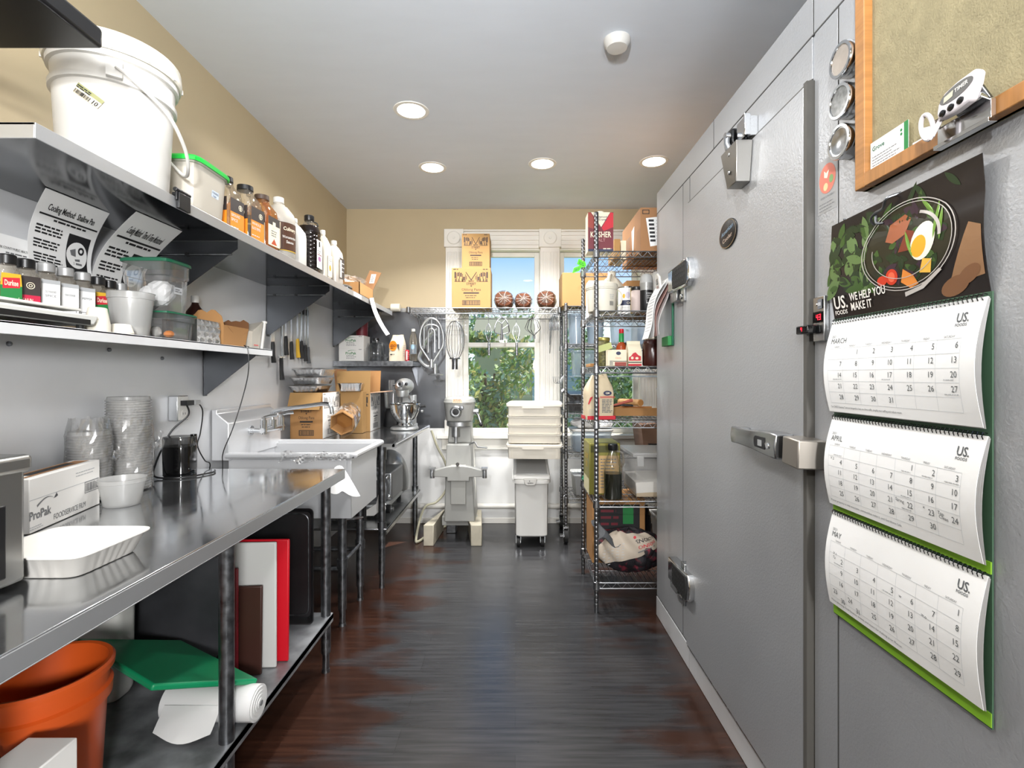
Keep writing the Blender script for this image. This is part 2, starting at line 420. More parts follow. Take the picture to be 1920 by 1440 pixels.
# steel sheet on the walls up to the upper shelf
b = B(steel_wall); b.box(XL, XL + .004, -.6, YB, 0, 1.878); struct(b, 'wall_left_panel')
b = B(steel_wall)
b.box(XL + .004, -.62, YB - .005, YB, .855, 1.90, steel_back); b.box(XL + .004, -.62, YB - .012, YB, 1.90, 1.935, steel)
struct(b, 'wall_back_panel')
b = B(wains); b.box(XL, -.62, YB - .004, YB, 0, .855); b.box(XL, 1.4, YB - .003, YB, 0, .72)
for x in (-.92, -.2, .35, .9): b.box(x, x + .006, YB - .0055, YB, .2, .70)
struct(b, 'wall_back_wainscot')
b = B(white_m); b.box(XL, XR, YB - .018, YB - .004, 0, .05); struct(b, 'baseboard_back', bev=.004)
b = B(white_m); b.cyl((XL, YB - .05, .165), (1.9, YB - .05, .165), .024, n=12); struct(b, 'trim_1')

# windows with fluted casings
def casing(x0, x1, name):
    b = B(white_m); w = x1 - x0
    b.box(x0, x1, YB - .022, YB, .80, 2.48)
    for k in range(4):
        xx = x0 + w * (.2 + .2 * k); b.box(xx - w * .07, xx + w * .07, YB - .03, YB - .02, .95, 2.44)
    b.box(x0 - .008, x1 + .008, YB - .034, YB, .80, .93)
    struct(b, name, bev=.004)
    b = B(white_m); q = .012
    b.box(x0 - q, x1 + q, YB - .04, YB, 2.48, 2.64)
    cx = (x0 + x1) / 2
    fr = Fr((cx, YB - .04, 2.56), (1, 0, 0), (0, 0, 1))
    for R, d in ((.062, .006), (.045, -.001), (.03, .005), (.014, .01)): b.lathe([(R, 0), (R * .86, d + .004)], n=24, T=Matrix.Translation((cx, YB - .041, 2.56)) @ Matrix.Rotation(PI / 2, 4, 'X'))
    struct(b, name + '_rosette', bev=.003)
casing(-.625, -.475, 'trim_2'); casing(.225, .40, 'trim_3'); casing(1.12, 1.27, 'trim_4')
for i, (x0, x1) in enumerate(((-.463, .213), (.412, 1.108))):
    b = B(white_m); b.box(x0, x1, YB - .02, YB, 2.47, 2.62)
    for z in (2.50, 2.54, 2.585): b.box(x0, x1, YB - .03, YB - .018, z, z + .022)
    b.box(x0, x1, YB - .04, YB, 2.62, 2.636); struct(b, f'trim_{5+i}', bev=.004)
b = B(white_m); b.box(-.70, 1.34, YB - .075, YB, .765, .80); b.box(-.66, 1.30, YB - .025, YB, .68, .765); b.box(-.66, 1.30, YB - .035, YB, .665, .685); struct(b, 'trim_7', bev=.006)
for i, (x0, x1) in enumerate((W1, W2)):
    w = thing(f'window_{i+1}', 'white sash window on the back wall', 'window', ((x0 + x1) / 2, YB + .05, WZ0)); w['kind'] = 'structure'; del w['category']; del w['label']
    def sash(z0, z1, y, nm, t=.045):
        b = B(white_m); g = .045
        X0, X1 = x0 + .004, x1 - .004
        b.box(X0, X0 + g, y, y + .035, z0, z1); b.box(X1 - g, X1, y, y + .035, z0, z1); b.box(X0 + g, X1 - g, y, y + .035, z0, z0 + t); b.box(X0 + g, X1 - g, y, y + .035, z1 - t, z1)
        s = b.done(nm, w, bev=.003)
        b = B(glass_m); b.quad([(X0 + g, y + .018, z0 + t), (X1 - g, y + .018, z0 + t), (X1 - g, y + .018, z1 - t), (X0 + g, y + .018, z1 - t)]); b.done('pane', s)
    sash(1.585, 2.455, YB + .075, 'upper_sash', .04); sash(.81, 1.63, YB + .035, 'lower_sash', .04)
    b = B(white_m); b.box(x0, x0 + .004, YB, YB + .14, WZ0, WZ1); b.box(x1 - .004, x1, YB, YB + .14, WZ0, WZ1); b.box(x0, x1, YB, YB + .14, WZ1 - .012, WZ1); b.box(x0, x1, YB, YB + .16, WZ0 - .01, WZ0 + .008)
    b.done('window_frame', w)

# ceiling downlights
lamp_m = mat('lamp_glow', '#ffffff', .5, em='#fff6ea', es=14)
def downlight(x, y, label, e=22, spread=2.2):
    t = thing('ceiling_light', label, 'ceiling light', (x, y, ZC), group='recessed ceiling lights')
    b = B(white_m); n = 32
    b.lathe([(.078, 0), (.078, -.004), (.098, -.004), (.100, 0)], (x, y, ZC), n, cap=False); b.done('trim_ring', t)
    b = B(lamp_m); b.lathe([(.0, -.0025), (.078, -.0025)], (x, y, ZC), n, cap=False); b.done('diffuser', t)
    l = bpy.data.lights.new('downlight_lamp', 'AREA'); l.shape = 'DISK'; l.size = .15; l.energy = e; l.color = (1, .985, .965); l.spread = spread
    o = bpy.data.objects.new('downlight_lamp', l); COL.objects.link(o); o.location = (x, y, ZC - .012)
downlight(-.59, 2.845, 'recessed ceiling light nearest the camera, alone in its row', 24, 2.6)
downlight(-.597, 3.62, 'recessed ceiling light at the left end of the far row')
downlight(.193, 3.557, 'recessed ceiling light in the middle of the far row')
downlight(.974, 3.52, 'recessed ceiling light above the walk-in cooler, right end of far row')
# unseen fill fittings, added overhead to brighten the left wall
downlight(.2, 1.35, 'added fill light overhead in the aisle, above the frame', 8, 2.6)
downlight(.2, .1, 'added fill light directly over the photographer', 2, 2.6)
downlight(-.59, 1.2, 'added fill light overhead beside the bucket shelf, above the frame', 4, 2.6)
t = thing('smoke_detector', 'round white smoke detector at the top edge of the ceiling', 'smoke detector', (.457, 2.25, ZC))
b = B(white_p); b.lathe([(.0, -.04), (.045, -.038), (.058, -.02), (.06, 0)], (.457, 2.25, ZC), 28, cap=False); b.done('body', t)

# ------------------------------------------------------------------ outdoors
grass_m = mat('lawn', '#6f8a45', .9, var=.2, vs=3)
leafA = mat('leaf_green', '#7c9a5c', .6, var=.4, vs=7); leafB = mat('leaf_bluegreen', '#7d9c93', .6, var=.35, vs=7); leafC = mat('leaf_olive', '#a5a468', .6, var=.35, vs=7); bark = mat('bark', '#4a3a2c', .9)
for m_ in (leafA, leafB, leafC):
    nt2 = m_.node_tree; pb = nt2.nodes['Principled BSDF']; tl = nt2.nodes.new('ShaderNodeBsdfTranslucent'); ms = nt2.nodes.new('ShaderNodeMixShader'); ms.inputs[0].default_value = .45
    src = pb.inputs['Base Color'].links[0].from_socket; nt2.links.new(src, tl.inputs['Color'])
    nt2.links.new(pb.outputs[0], ms.inputs[1]); nt2.links.new(tl.outputs[0], ms.inputs[2]); nt2.links.new(ms.outputs[0], nt2.nodes['Material Output'].inputs[0])
b = B(grass_m); b.box(-14, 16, YB + .16, 40, -.35, -.25); struct(b, 'ground_outside')
b = B(white_m); b.box(-2.2, 3, YB + .14, YB + .98, 3.02, 3.1); struct(b, 'sun_block_slab')  # unseen slab added above the windows to cut off the high sun
def leafy(name, label, x, y, z0, z1, rx, ry, n, ls, ms, group=None):
    t = thing(name, label, 'bush' if name == 'bush' else 'tree', (x, y, -.25), group=group)
    b = B(bark)
    for k in range(4 if name == 'bush' else 1):
        dx = random.uniform(-.15, .15) * rx; b.tube([(x + dx * .3, y, -.25), (x + dx, y, (z0 + z1) / 2), (x + dx * 2, y, z0 + (z1 - z0) * .8)], [.06, .04, .015], 6)
    b.done('trunk', t)
    b = B(); zc, rz = (z0 + z1) / 2, (z1 - z0) / 2
    blobs = [(random.gauss(0, .45), random.gauss(0, .4), random.gauss(0, .42), random.uniform(.3, .5)) for _ in range(16)]
    for k in range(n):
        bx, by, bz, br_ = random.choice(blobs)
        d = V((random.gauss(0, 1), random.gauss(0, 1), random.gauss(0, 1))).normalized() * (br_ * random.random() ** .4)
        p = V((x + max(-1.12, min(1.12, bx + d.x)) * rx, y + max(-1.2, min(1.2, by + d.y)) * ry, max(z0, min(z1 + .1, zc + (bz + d.z) * rz))))
        a = V((random.gauss(0, 1), random.gauss(0, 1), random.gauss(0, 1))).normalized(); c = a.orthogonal().normalized(); s = ls * random.uniform(.6, 1.3)
        b.quad([p - a * s, p + c * s * .5, p + a * s, p - c * s * .5], random.choice(ms))
    b.done('foliage', t, flat=True)
G = 'shrubs outside the windows'
leafy('bush', 'bushy shrub of mixed greens filling the lower sash behind the floor mixer', -.33, 6.6, -.2, 1.75, .64, .7, 9000, .05, (leafA, leafB, leafC, leafA), G)
leafy('bush', 'pale green shrub outside, seen through the wire racks', 1.18, 6.7, -.2, 1.8, .66, .7, 7000, .05, (leafA, leafB, leafA), G)
leafy('tree', 'distant blue-green tree behind the pale house roof', -.7, 17, 1.5, 3.6, 2.2, 1, 1800, .12, (leafB, leafA), 'distant trees')
leafy('tree', 'distant tree beyond the shed, seen through the rack window', 4.9, 18, 1.2, 3.4, 2.4, 1, 1800, .12, (leafB, leafA), 'distant trees')
sid = mat('blue_siding', '#8fa0b5', .7); roofm = mat('pale_roof', '#9d987c', .8)
t = thing('house', 'pale house with low roof outside, seen through the upper sash', 'house', (0.1, 13, -.25))
b = B(roofm); b.box(-1.0, 1.5, 12.5, 14, -.25, 2.2); b.done('wall', t)
b = B(roofm); b.hexa([(-1.1, 12.4, 2.2), (1.6, 12.4, 2.2), (1.6, 14.1, 2.2), (-1.1, 14.1, 2.2)], [(-1.0, 13, 2.85), (1.5, 13, 2.85), (1.5, 13.4, 2.85), (-1.0, 13.4, 2.85)]); b.done('roof', t)
t = thing('shed', 'blue-grey clapboard shed outside beside the shrubs', 'shed', (.85, 9, -.25))
b = B(sid); b.box(.33, 1.4, 8.6, 9.6, -.25, 1.95)
for k in range(14): b.box(.325, 1.405, 8.59, 9.6, -.1 + k * .15, -.085 + k * .15, inkl)
b.done('wall', t)
b = B(white_m); b.box(.30, 1.45, 8.5, 9.7, 1.95, 2.03); b.done('roof', t)

# ------------------------------------------------------------------ sky, sun, camera
wd = bpy.data.worlds.new('sky'); bpy.context.scene.world = wd; wd.use_nodes = True
N = wd.node_tree.nodes; L = wd.node_tree.links; bg = N['Background']
tc = N.new('ShaderNodeTexCoord'); sx = N.new('ShaderNodeSeparateXYZ'); L.new(tc.outputs['Generated'], sx.inputs[0])
rp = N.new('ShaderNodeValToRGB'); el = rp.color_ramp.elements
el[0].position = .12; el[0].color = (.85, .93, 1, 1); el[1].position = .8; el[1].color = (.13, .33, .85, 1)
e = el.new(.24); e.color = (.27, .53, .95, 1)
L.new(sx.outputs['Z'], rp.inputs['Fac']); L.new(rp.outputs[0], bg.inputs['Color']); bg.inputs['Strength'].default_value = 1.35
sl = bpy.data.lights.new('sun', 'SUN'); sl.energy = 15; sl.angle = .009; sl.color = (1, .95, .86)
so = bpy.data.objects.new('sun', sl); COL.objects.link(so); so.rotation_euler = V((-.62, -.55, -1)).to_track_quat('-Z', 'Y').to_euler(); so.location = (6, 10, 10)
def area(name, loc, target, sx_, sy_, e, col=(1, 1, 1), spread=PI, shape='RECTANGLE'):
    l = bpy.data.lights.new(name, 'AREA'); l.shape = shape; l.size = sx_
    if shape == 'RECTANGLE': l.size_y = sy_
    l.energy = e; l.color = col; l.spread = spread
    o = bpy.data.objects.new(name, l); COL.objects.link(o); o.location = loc; o.rotation_euler = (V(target) - V(loc)).to_track_quat('-Z', 'Y').to_euler(); return o
# fill lamps added at ceiling height, unseen behind the camera
area('overhead_fill', (-.3, -.3, ZC - .03), (-.3, -.3, 0), .5, .5, 22, (1, .97, .93))
area('overhead_fill', (-.3, -1.6, ZC - .03), (-.3, -1.6, 0), .8, .8, 36, (1, .98, .95))
# two more added fill lamps, one aimed at the ceiling, one at the left wall
area('bounce_fill', (-.23, -.5, 1.99), (-.1, 1.8, 2.83), .14, .14, 38, (.97, .985, 1), 2.0, 'DISK')
area('wall_fill', (.55, -1.3, 1.55), (-1.5, 1.9, 1.05), .4, .4, 48, (1, 1, 1), 2.2, 'DISK')
cd = bpy.data.cameras.new('camera'); cam = bpy.data.objects.new('camera', cd); COL.objects.link(cam)
cam.location = (0, 0, HC); cam.rotation_euler = (PI / 2, 0, 0); cd.sensor_width = 36; cd.lens = F / 1920 * 36
cd.shift_x = -(CX - 960) / 1920; cd.shift_y = -(720 - CY) / 1920; cd.clip_start = .02
sc = bpy.context.scene; sc.camera = cam
sc.view_settings.view_transform = 'Standard'; sc.view_settings.look = 'None'; sc.view_settings.gamma = 1; sc.view_settings.use_curve_mapping = False
sc.view_settings.exposure = -0.08
sc.cycles.use_denoising = True; sc.cycles.max_bounces = 10; sc.cycles.transparent_max_bounces = 24; sc.cycles.caustics_reflective = False; sc.cycles.caustics_refractive = False; sc.cycles.sample_clamp_indirect = 6
# ================================================================== left wall: shelves, benches, sink
def leg_part(t, x, y, z0, z1, r=.0205, m=None, foot=True, collar=None):
    b = B(m or steel_dk); b.cyl((x, y, z0 + .085), (x, y, z1), r, n=16)
    if collar: b.cyl((x, y, collar - .025), (x, y, collar + .025), r + .006, n=16)
    p = b.done('leg', t)
    if foot:
        b = B(steel_dk); b.cyl((x, y, z0 + .012), (x, y, z0 + .09), r * .72, n=14); b.cyl((x, y, z0), (x, y, z0 + .014), r * .9, r * .8, n=14); b.done('foot', p)
# --- long stainless worktable
HT, XT = .90, -.775
t = thing('worktable', 'long stainless steel worktable along the wall with boards stored on its undershelf', 'table', (-1.15, 1.1, 0))
b = B(steel_top); Y0, Y1 = -.1, 2.285
b.box(XL + .006, XT, Y0, Y1, HT - .004, HT); b.box(XT - .003, XT, Y0, Y1, HT - .042, HT - .004, lip_steel); b.box(XL + .006, XT, Y1 - .003, Y1, HT - .042, HT - .004, lip_steel); b.box(XT - .02, XT, Y0, Y1, HT - .045, HT - .042, lip_steel)
b.done('tabletop', t, bev=.0035)
for y in (-.03, .70, 1.473, 2.245): leg_part(t, -.848, y, 0, HT - .006, .021)
for y in (-.03, 1.1, 2.245): leg_part(t, -1.46, y, 0, HT - .006, .021)
b = B(galv); b.box(-1.49, -.825, -.06, 2.275, .225, .25); b.box(-.829, -.825, -.06, 2.275, .212, .25); b.done('undershelf', t, bev=.003)
# --- prep sink
t = thing('prep_sink', 'deep stainless prep sink with splashback beside the worktable', 'sink', (-1.15, 2.76, 0))
sk = mat('sink_steel', '#d8d9db', .34, .5, var=.03, vs=3, rv=.03)
b = B(sk); x0, x1, y0, y1, zr, zb = -1.44, -.83, 2.54, 3.0, .925, .60
for q in ((x0, x1, y0, y0 + .004), (x0, x1, y1 - .004, y1), (x0, x0 + .004, y0, y1), (x1 - .004, x1, y0, y1)): b.box(*q, zb, zr - .01)
b.box(x0, x1, y0, y1, zb, zb + .004); b.cyl((-1.14, 2.77, zb - .05), (-1.14, 2.77, zb), .045, n=20)
b.done('basin', t, bev=.012, seg=3)
b = B(sk); r = .016
pts = [(-1.44, 2.50, zr), (-.822, 2.50, zr), (-.806, 2.515, zr), (-.806, 3.02, zr), (-.82, 3.035, zr), (-1.44, 3.035, zr)]
b.tube(pts, r, 10)
b.box(x0, -.806, 2.50, y0 + .004, zr - .012, zr - .004); b.box(x0, -.806, y1 - .004, 3.035, zr - .012, zr - .004); b.box(x1 - .004, -.806, 2.5, 3.035, zr - .012, zr - .004)
b.box(-1.44, -.85, 2.52, 2.53, zr - .10, zr - .01)
b.done('rim', t)
b = B(sk); fr = Fr((0, 2.495, 0), (1, 0, 0), (0, 0, 1))
b.prism([(XL + .008, .90), (-1.425, .90), (-1.425, 1.085), (XL + .035, 1.135), (XL + .035, 1.155), (XL + .008, 1.155)], fr, .555); b.done('splashback', t, bev=.004)
b = B(green_p); fr = Fr((-1.46, 2.62, 1.1035), (0, 1, 0), (-.085, 0, .0475))
for k in range(4): b.poly(fr, [(.0, .0), (.004 * math.cos(k * PI/2 + .9), .004 * math.sin(k * PI/2 + .9)), (.02 * math.cos(k * PI/2 + .6), .02 * math.sin(k * PI/2 + .6)), (.004 * math.cos(k * PI/2 + .3), .004 * math.sin(k * PI/2 + .3))], green_p, .002)
b.ell(fr, .045, 0, .004, .004, ink, .002); b.done('emblem', t)
fz, fx = 1.03, -1.425
fa = B(chrome)
for y in (2.70, 2.90):
    fa.cyl((fx, y, fz), (fx + .008, y, fz), .026, n=18); fa.cyl((fx, y, fz), (fx + .07, y, fz), .013, n=14); fa.cyl((fx + .07, y, fz - .02), (fx + .07, y, fz + .055), .017, n=14)
fa.cyl((fx + .07, 2.68, fz), (fx + .07, 2.92, fz), .014, n=14); fa.cyl((fx + .07, 2.80, fz), (fx + .07, 2.80, fz + .05), .02, n=16)
faucet = fa.done('faucet', t)
for y in (2.70, 2.90):
    b = B(chrome); b.cyl((fx + .07, y, fz + .055), (fx + .07, y, fz + .072), .012, n=12); b.tube([(fx + .07, y, fz + .07), (fx + .10, y + .01, fz + .078), (fx + .135, y + .02, fz + .082)], [.007, .008, .01], 10); b.done('handle', faucet)
b = B(chrome); s0 = V((fx + .07, 2.80, fz + .05))
b.tube(spline([s0, s0 + V((.0, 0, .035)), s0 + V((.03, -.005, .052)), s0 + V((.19, -.03, .075)), s0 + V((.31, -.05, .09)), s0 + V((.345, -.055, .075)), s0 + V((.352, -.056, .035))], 6), .0115, 12); b.done('spout', faucet)
for y in (2.66, 2.965): leg_part(t, -.917, y, 0, .60, .022, collar=.33)
for y in (2.56, 2.965): leg_part(t, -1.40, y, 0, .60, .022)
b = B(steel_dk); b.cyl((-.917, 2.66, .33), (-.917, 2.965, .33), .012, n=10); b.cyl((-1.40, 2.66, .30), (-.917, 2.66, .30), .014, n=10); b.cyl((-1.40, 2.965, .30), (-.917, 2.965, .30), .014, n=10); b.done('brace', t)
b = B(chrome); b.tube([(-.98, 2.78, .60), (-.98, 2.78, .53), (-.96, 2.8, .52), (-.86, 2.86, .52)], .008, 8); b.cyl((-.86, 2.86, .50), (-.86, 2.86, .58), .011, n=10, m=black); b.done('drain_lever', t)
# --- second table with rolled front edge
t = thing('prep_table', 'stainless prep table past the sink holding cardboard boxes and the stand mixer', 'table', (-1.12, 3.6, 0))
HP, XP = .91, -.735
b = B(steel_top); b.box(XL + .006, XP, 3.056, 4.235, HP - .02, HP); b.cyl((XP, 3.056, HP - .014), (XP, 4.235, HP - .014), .016, n=14); b.done('tabletop', t)
for x in (-.835, -1.44):
    leg_part(t, x, 3.14, 0, HP - .02, .0205, collar=.385); leg_part(t, x, 4.18, 0, HP - .02, .0205, collar=.385)
for x, y in ((-.835, 3.14),):
    b = B(steel_dk); b.cyl((x, y, HP - .11), (x, y, HP - .02), .029, n=16); b.done('leg_socket', t)
b = B(steel); b.box(-1.48, -.80, 3.12, 4.22, .36, .372); b.box(-.806, -.80, 3.12, 4.22, .335, .372); b.done('undershelf', t, bev=.003)

# --- upper shelf of bent stainless sheet
XS, ZS = -1.05, 1.876
t = thing('upper_shelf', 'long upper stainless wall shelf carrying the white bucket and jugs', 'shelf', (-1.28, 2.2, ZS))
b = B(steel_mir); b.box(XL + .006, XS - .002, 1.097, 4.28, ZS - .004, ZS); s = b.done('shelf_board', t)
b = B(lip_steel)
b.box(XS - .003, XS, 1.097, 3.13, ZS - .034, ZS + .001); b.box(XS - .003, XS, 3.135, 4.28, ZS - .034, ZS + .001); b.box(XL + .006, XS - .003, 1.097, 1.10, ZS - .034, ZS + .001); b.done('front_lip', t, bev=.0012)
for y in (2.04, 3.05, 4.16):
    b = B(steel_br); fr = Fr((0, y, 0), (1, 0, 0), (0, 0, 1))
    b.prism([(XL + .006, ZS - .30), (XL + .03, ZS - .30), (XS - .08, ZS - .036), (XS - .08, ZS - .005), (XL + .006, ZS - .005)], fr, .003)
    b.box(XL + .006, XL + .009, y, y + .035, ZS - .31, ZS - .005, steel_dk); b.tube([(XL + .01, y - .004, ZS - .06), (XS - .1, y - .004, ZS - .06)], .004, 6, steel_dk)
    br_ = b.done('bracket', t)
    for x in (XL + .06, XL + .19): b = B(black); b.cyl((x, y - .012, ZS - .06), (x, y, ZS - .06), .008, n=8); b.done('bolt', br_)
b = B(paper); b.box(XS, XS + .0008, 3.26, 3.42, ZS - .03, ZS - .004); b.done('shelf_label', t)
# --- lower shelf
XQ, ZQ = -1.19, 1.45
t = thing('lower_shelf', 'lower stainless wall shelf with spice jars and deli tubs', 'shelf', (-1.35, 1.5, ZQ))
b = B(steel); b.box(XL + .006, XQ, .55, 2.458, ZQ - .004, ZQ); b.done('shelf_board', t)
b = B(steel_wall); b.box(XQ - .003, XQ, .55, 2.458, ZQ - .030, ZQ + .001); b.box(XL + .006, XQ - .003, 2.455, 2.458, ZQ - .03, ZQ + .001); b.done('front_lip', t, bev=.0012)
for y in (1.25, 2.43):
    b = B(steel_br); fr = Fr((0, y, 0), (1, 0, 0), (0, 0, 1))
    if y > 2: b.prism([(XL + .006, ZQ - .22), (XL + .022, ZQ - .22), (XQ - .07, ZQ - .032), (XQ - .07, ZQ - .005), (XL + .006, ZQ - .005)], fr, .003); b.box(XL + .006, XL + .009, y, y + .03, ZQ - .225, ZQ - .005, steel_dk); b.done('bracket', t)
for y, z in ((1.50, 1.438), (1.87, 1.44), (2.15, 1.418)):
    b = B(steel_dk); b.lathe([(.008, 0), (.007, .006), (.003, .009)], n=10, T=TR(XL + .004, y, z - .02, ry=PI / 2)); b.done('screw', t)
# --- shelf on the back wall
t = thing('corner_shelf', 'dark stainless shelf on the back wall left of the window', 'shelf', (-1.19, 4.35, 1.448))
b = B(steel_dk); b.box(XL + .006, -.85, 4.17, YB - .006, 1.443, 1.448); b.box(XL + .006, -.85, 4.167, 4.17, 1.405, 1.449); b.box(-.853, -.85, 4.17, YB - .006, 1.405, 1.449); b.done('shelf_board', t, bev=.001)
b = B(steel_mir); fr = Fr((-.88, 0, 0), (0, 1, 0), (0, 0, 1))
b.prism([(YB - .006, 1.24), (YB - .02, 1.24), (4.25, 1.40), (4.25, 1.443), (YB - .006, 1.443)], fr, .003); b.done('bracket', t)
ZS += .0015; ZQ += .0015          # goods stand just clear of the sheet metal
# black panel in the top corner of the view
t = thing('air_hood', 'edge of a black panel above the white bucket at the top corner', 'hood', (-1.25, 1.08, 2.11))
b = B(black); b.box(-1.5, -.985, .98, 1.2, 2.102, 2.15); b.box(-1.5, -1.47, 1.0, 1.18, 2.15, ZC); b.done('panel', t, bev=.008)

# ---------------------------------------------------------------- cardboard carton with printed faces
def main_street(b, fr, w, h, m, sub='Oblong Pans'):
    """print of the pan cartons: a street of shop fronts, a crest, the product line, a barcode"""
    y0 = h * .66; y1 = h * .90; W = w * .86; x0 = (w - W) / 2
    for side in (0, 1):
        sgn = lambda u: x0 + u * W if not side else x0 + W - u * W
        for u0, u1, a0, a1 in ((0, .05, .35, 1), (.06, .075, 0, .9), (.09, .13, .55, .95), (.14, .16, .3, 1), (.17, .215, .5, .92), (.23, .25, 0, .8), (.26, .31, .1, .5), (.32, .335, 0, .75), (.35, .37, .2, .6)):
            q = sorted((sgn(u0), sgn(u1))); b.rect(fr, q[0], q[1], y0 + (y1 - y0) * a0, y0 + (y1 - y0) * a1, m)
        q = sorted((sgn(0), sgn(.32))); b.rect(fr, q[0], q[1], y0 - .006 * h, y0 + .008 * h, m)
        for k in range(3): b.rect(fr, *sorted((sgn(.02 + .1 * k), sgn(.05 + .1 * k))), y0, y0 + (y1 - y0) * .3, m)
        b.poly(fr, [(sgn(.33), y1 * .99), (sgn(.5), y0 + .02 * h), (sgn(.5), y0 + .055 * h), (sgn(.35), y1 * 1.0)], m)
    b.txt(fr, 'MAIN', w / 2, y0 - .01 * h, h * .045, m, 'c', .9, True); b.txt(fr, 'STREET', w / 2, y0 - .085 * h, h * .06, m, 'c', .9, True)
    b.poly(fr, [(w * .47, y0 - .1 * h), (w * .5, y0 - .135 * h), (w * .53, y0 - .1 * h)], m)
    b.txt(fr, sub, w / 2, h * .43, h * .065, m, 'c', 1, fit=w * .5)
    b.rect(fr, w * .3, w * .7, h * .355, h * .39, m); b.lines(fr, w * .34, w * .66, h * .30, 1, .02, h * .016, m); b.lines(fr, w * .36, w * .64, h * .25, 1, .02, h * .016, m)
    b.frame(fr, w * .27, w * .73, h * .07, h * .19, h * .012, m); b.barcode(fr, w * .29, w * .71, h * .085, h * .175, m)
    b.lines(fr, w * .04, w * .2, h * .955, 1, .02, h * .02, m); b.lines(fr, w * .8, w * .97, h * .955, 1, .02, h * .02, m)

# ================================================================== upper shelf goods
# white pail
bx, by = -1.195, 1.50
t = thing('bucket', 'large white plastic pail with bail handle at the near end of the upper shelf', 'bucket', (bx, by, ZS))
b = B(white_p); b.lathe([(.128, 0), (.131, .006), (.144, .255), (.152, .257), (.153, .27), (.146, .272), (.148, .318), (.157, .32), (.158, .336), (.149, .338)], (bx, by, ZS), 48); b.done('body', t)
b = B(offw); b.lathe([(.1495, .338), (.163, .336), (.166, .346), (.166, .356), (.163, .385), (.157, .392), (.15, .386), (.14, .385)], (bx, by, ZS), 48)
for k in range(12):
    a = k * PI / 6 + .1; b.box(-.003, .003, .158, .168, .338, .352, white_p, T=TR(bx, by, ZS, rz=a))
b.done('lid', t)
b = B(white_p); A0 = -.92                      # near pivot of the bail; the far one is opposite
def bp_(a, r, z): return V((bx + r * math.cos(a), by + r * math.sin(a), ZS + z))
for a in (A0, A0 + PI): b.box(.146, .167, -.018, .018, .262, .31, T=TR(bx, by, ZS, rz=a))
b.tube(spline([bp_(A0 + .02, .172, .288), bp_(A0 + .25, .178, .262), bp_(A0 + .7, .188, .205), bp_(A0 + 1.15, .183, .145), bp_(A0 + 1.5, .181, .10), bp_(A0 + 1.9, .181, .105), bp_(A0 + 2.5, .180, .20), bp_(A0 + PI - .02, .172, .288)], 8), .0052, 8); b.done('handle', t)
fr = Cyl((bx, by, ZS), .1445, -1.32)
class Tilt:
    def __init__(s, base, rot): s.b = base; s.c = math.cos(rot); s.s = math.sin(rot)
    def p(s, u, v, w=0.0): return s.b.p(u * s.c - v * s.s, .205 + u * s.s + v * s.c, w)
f2 = Tilt(fr, -.62)
b = B(cream); b.rect(f2, -.036, .036, -.014, .014, cream, .0012, 12); b.rect(f2, -.036, .036, .003, .014, mat('sage_print', '#8f8f62', .6), .002, 12)
b.lines(f2, -.034, .01, .007, 2, .005, .003, ink, .0030); b.barcode(f2, -.033, .012, -.013, -.002, ink, .0028); b.txt(f2, '10', .016, -.0125, .012, ink, bold=True, w=.0028)
b.done('sticker', t, flat=True)
# tub with green lid
t = thing('food_storage_tub', 'white square food tub with bright green lid next to the big pail', 'tub', (-1.185, 1.797, ZS))
b = B(pl_milk); b.lathe([(.088, .001), (.092, .01), (.102, .17)], (-1.185, 1.797, ZS), 40, sq=7, cap=True); b.lathe([(.102, .17), (.107, .172), (.107, .182)], (-1.185, 1.797, ZS), 40, sq=7, cap=False); b.done('body', t)
b = B(mat('flour', '#f4f0e8', .9)); b.lathe([(.084, .004), (.098, .155), (.05, .162)], (-1.185, 1.797, ZS), 32, sq=7); b.done('contents', t)
b = B(green_lid); b.lathe([(.105, .178), (.113, .176), (.114, .188), (.108, .195), (.09, .197), (.088, .192)], (-1.185, 1.797, ZS), 40, sq=7); b.done('lid', t)
b = B(paper); fr = Fr((-1.185 + .0975, 1.815, ZS + .10), (0, 1, 0), (.1, 0, 1)); b.rect(fr, -.02, .022, -.012, .012, mat('blue_tape', '#cdd9e6', .6), .001)
b.txt(fr, 'POWDERED', -.018, .001, .007, navy, fit=.037, w=.002); b.txt(fr, 'Sugar', -.012, -.009, .007, navy, w=.002); b.done('sticker', t)

def jug(name, label, x, y, z, w, h, bodymat, fill=None, fillh=.5, capm=None, rz=0.0, handle=None, lab=None, neck=.22, capr=.26, sq=4, d=1.0):
    """handled jug: shouldered body, grip, cap, label; w = width, h = full height"""
    t = thing(name, label, 'jug', (x, y, z), rz)
    r = w / 2; hs = h * .62; c = (0, 0, 0)
    prof = [(r * .92, 0), (r, .012), (r, hs), (r * .93, hs + .02 * h / .2), (r * .55, h * .84), (r * capr * 1.15, h * .88), (r * capr * 1.15, h * .92)]
    b = B(bodymat); b.lathe(prof, c, 36, sq=sq, sy=d); b.done('body', t, world=False)
    if fill:
        b = B(fill); k = .965; b.lathe([(r * .9 * k, .004), (r * k, .014), (r * k, hs * fillh)], c, 36, sq=sq, sy=d); b.done('contents', t, world=False)
    b = B(capm or white_p); b.lathe([(r * capr * 1.3, h * .91), (r * capr * 1.35, h * .915), (r * capr * 1.3, h * .995), (r * capr * 1.1, h)], c, 24); b.done('cap', t, world=False)
    if handle:
        b = B(handle); sx_ = 1
        b.tube(spline([(0, d * r * capr, h * .86), (0, d * r * .55, h * .90), (0, d * r * .95, h * .80), (0, d * r * .97, h * .68), (0, d * r * .86, h * .61)], 6), w * .085, 10); b.done('handle', t, world=False)
    if lab: lab(t, r, hs, h, d)
    return t
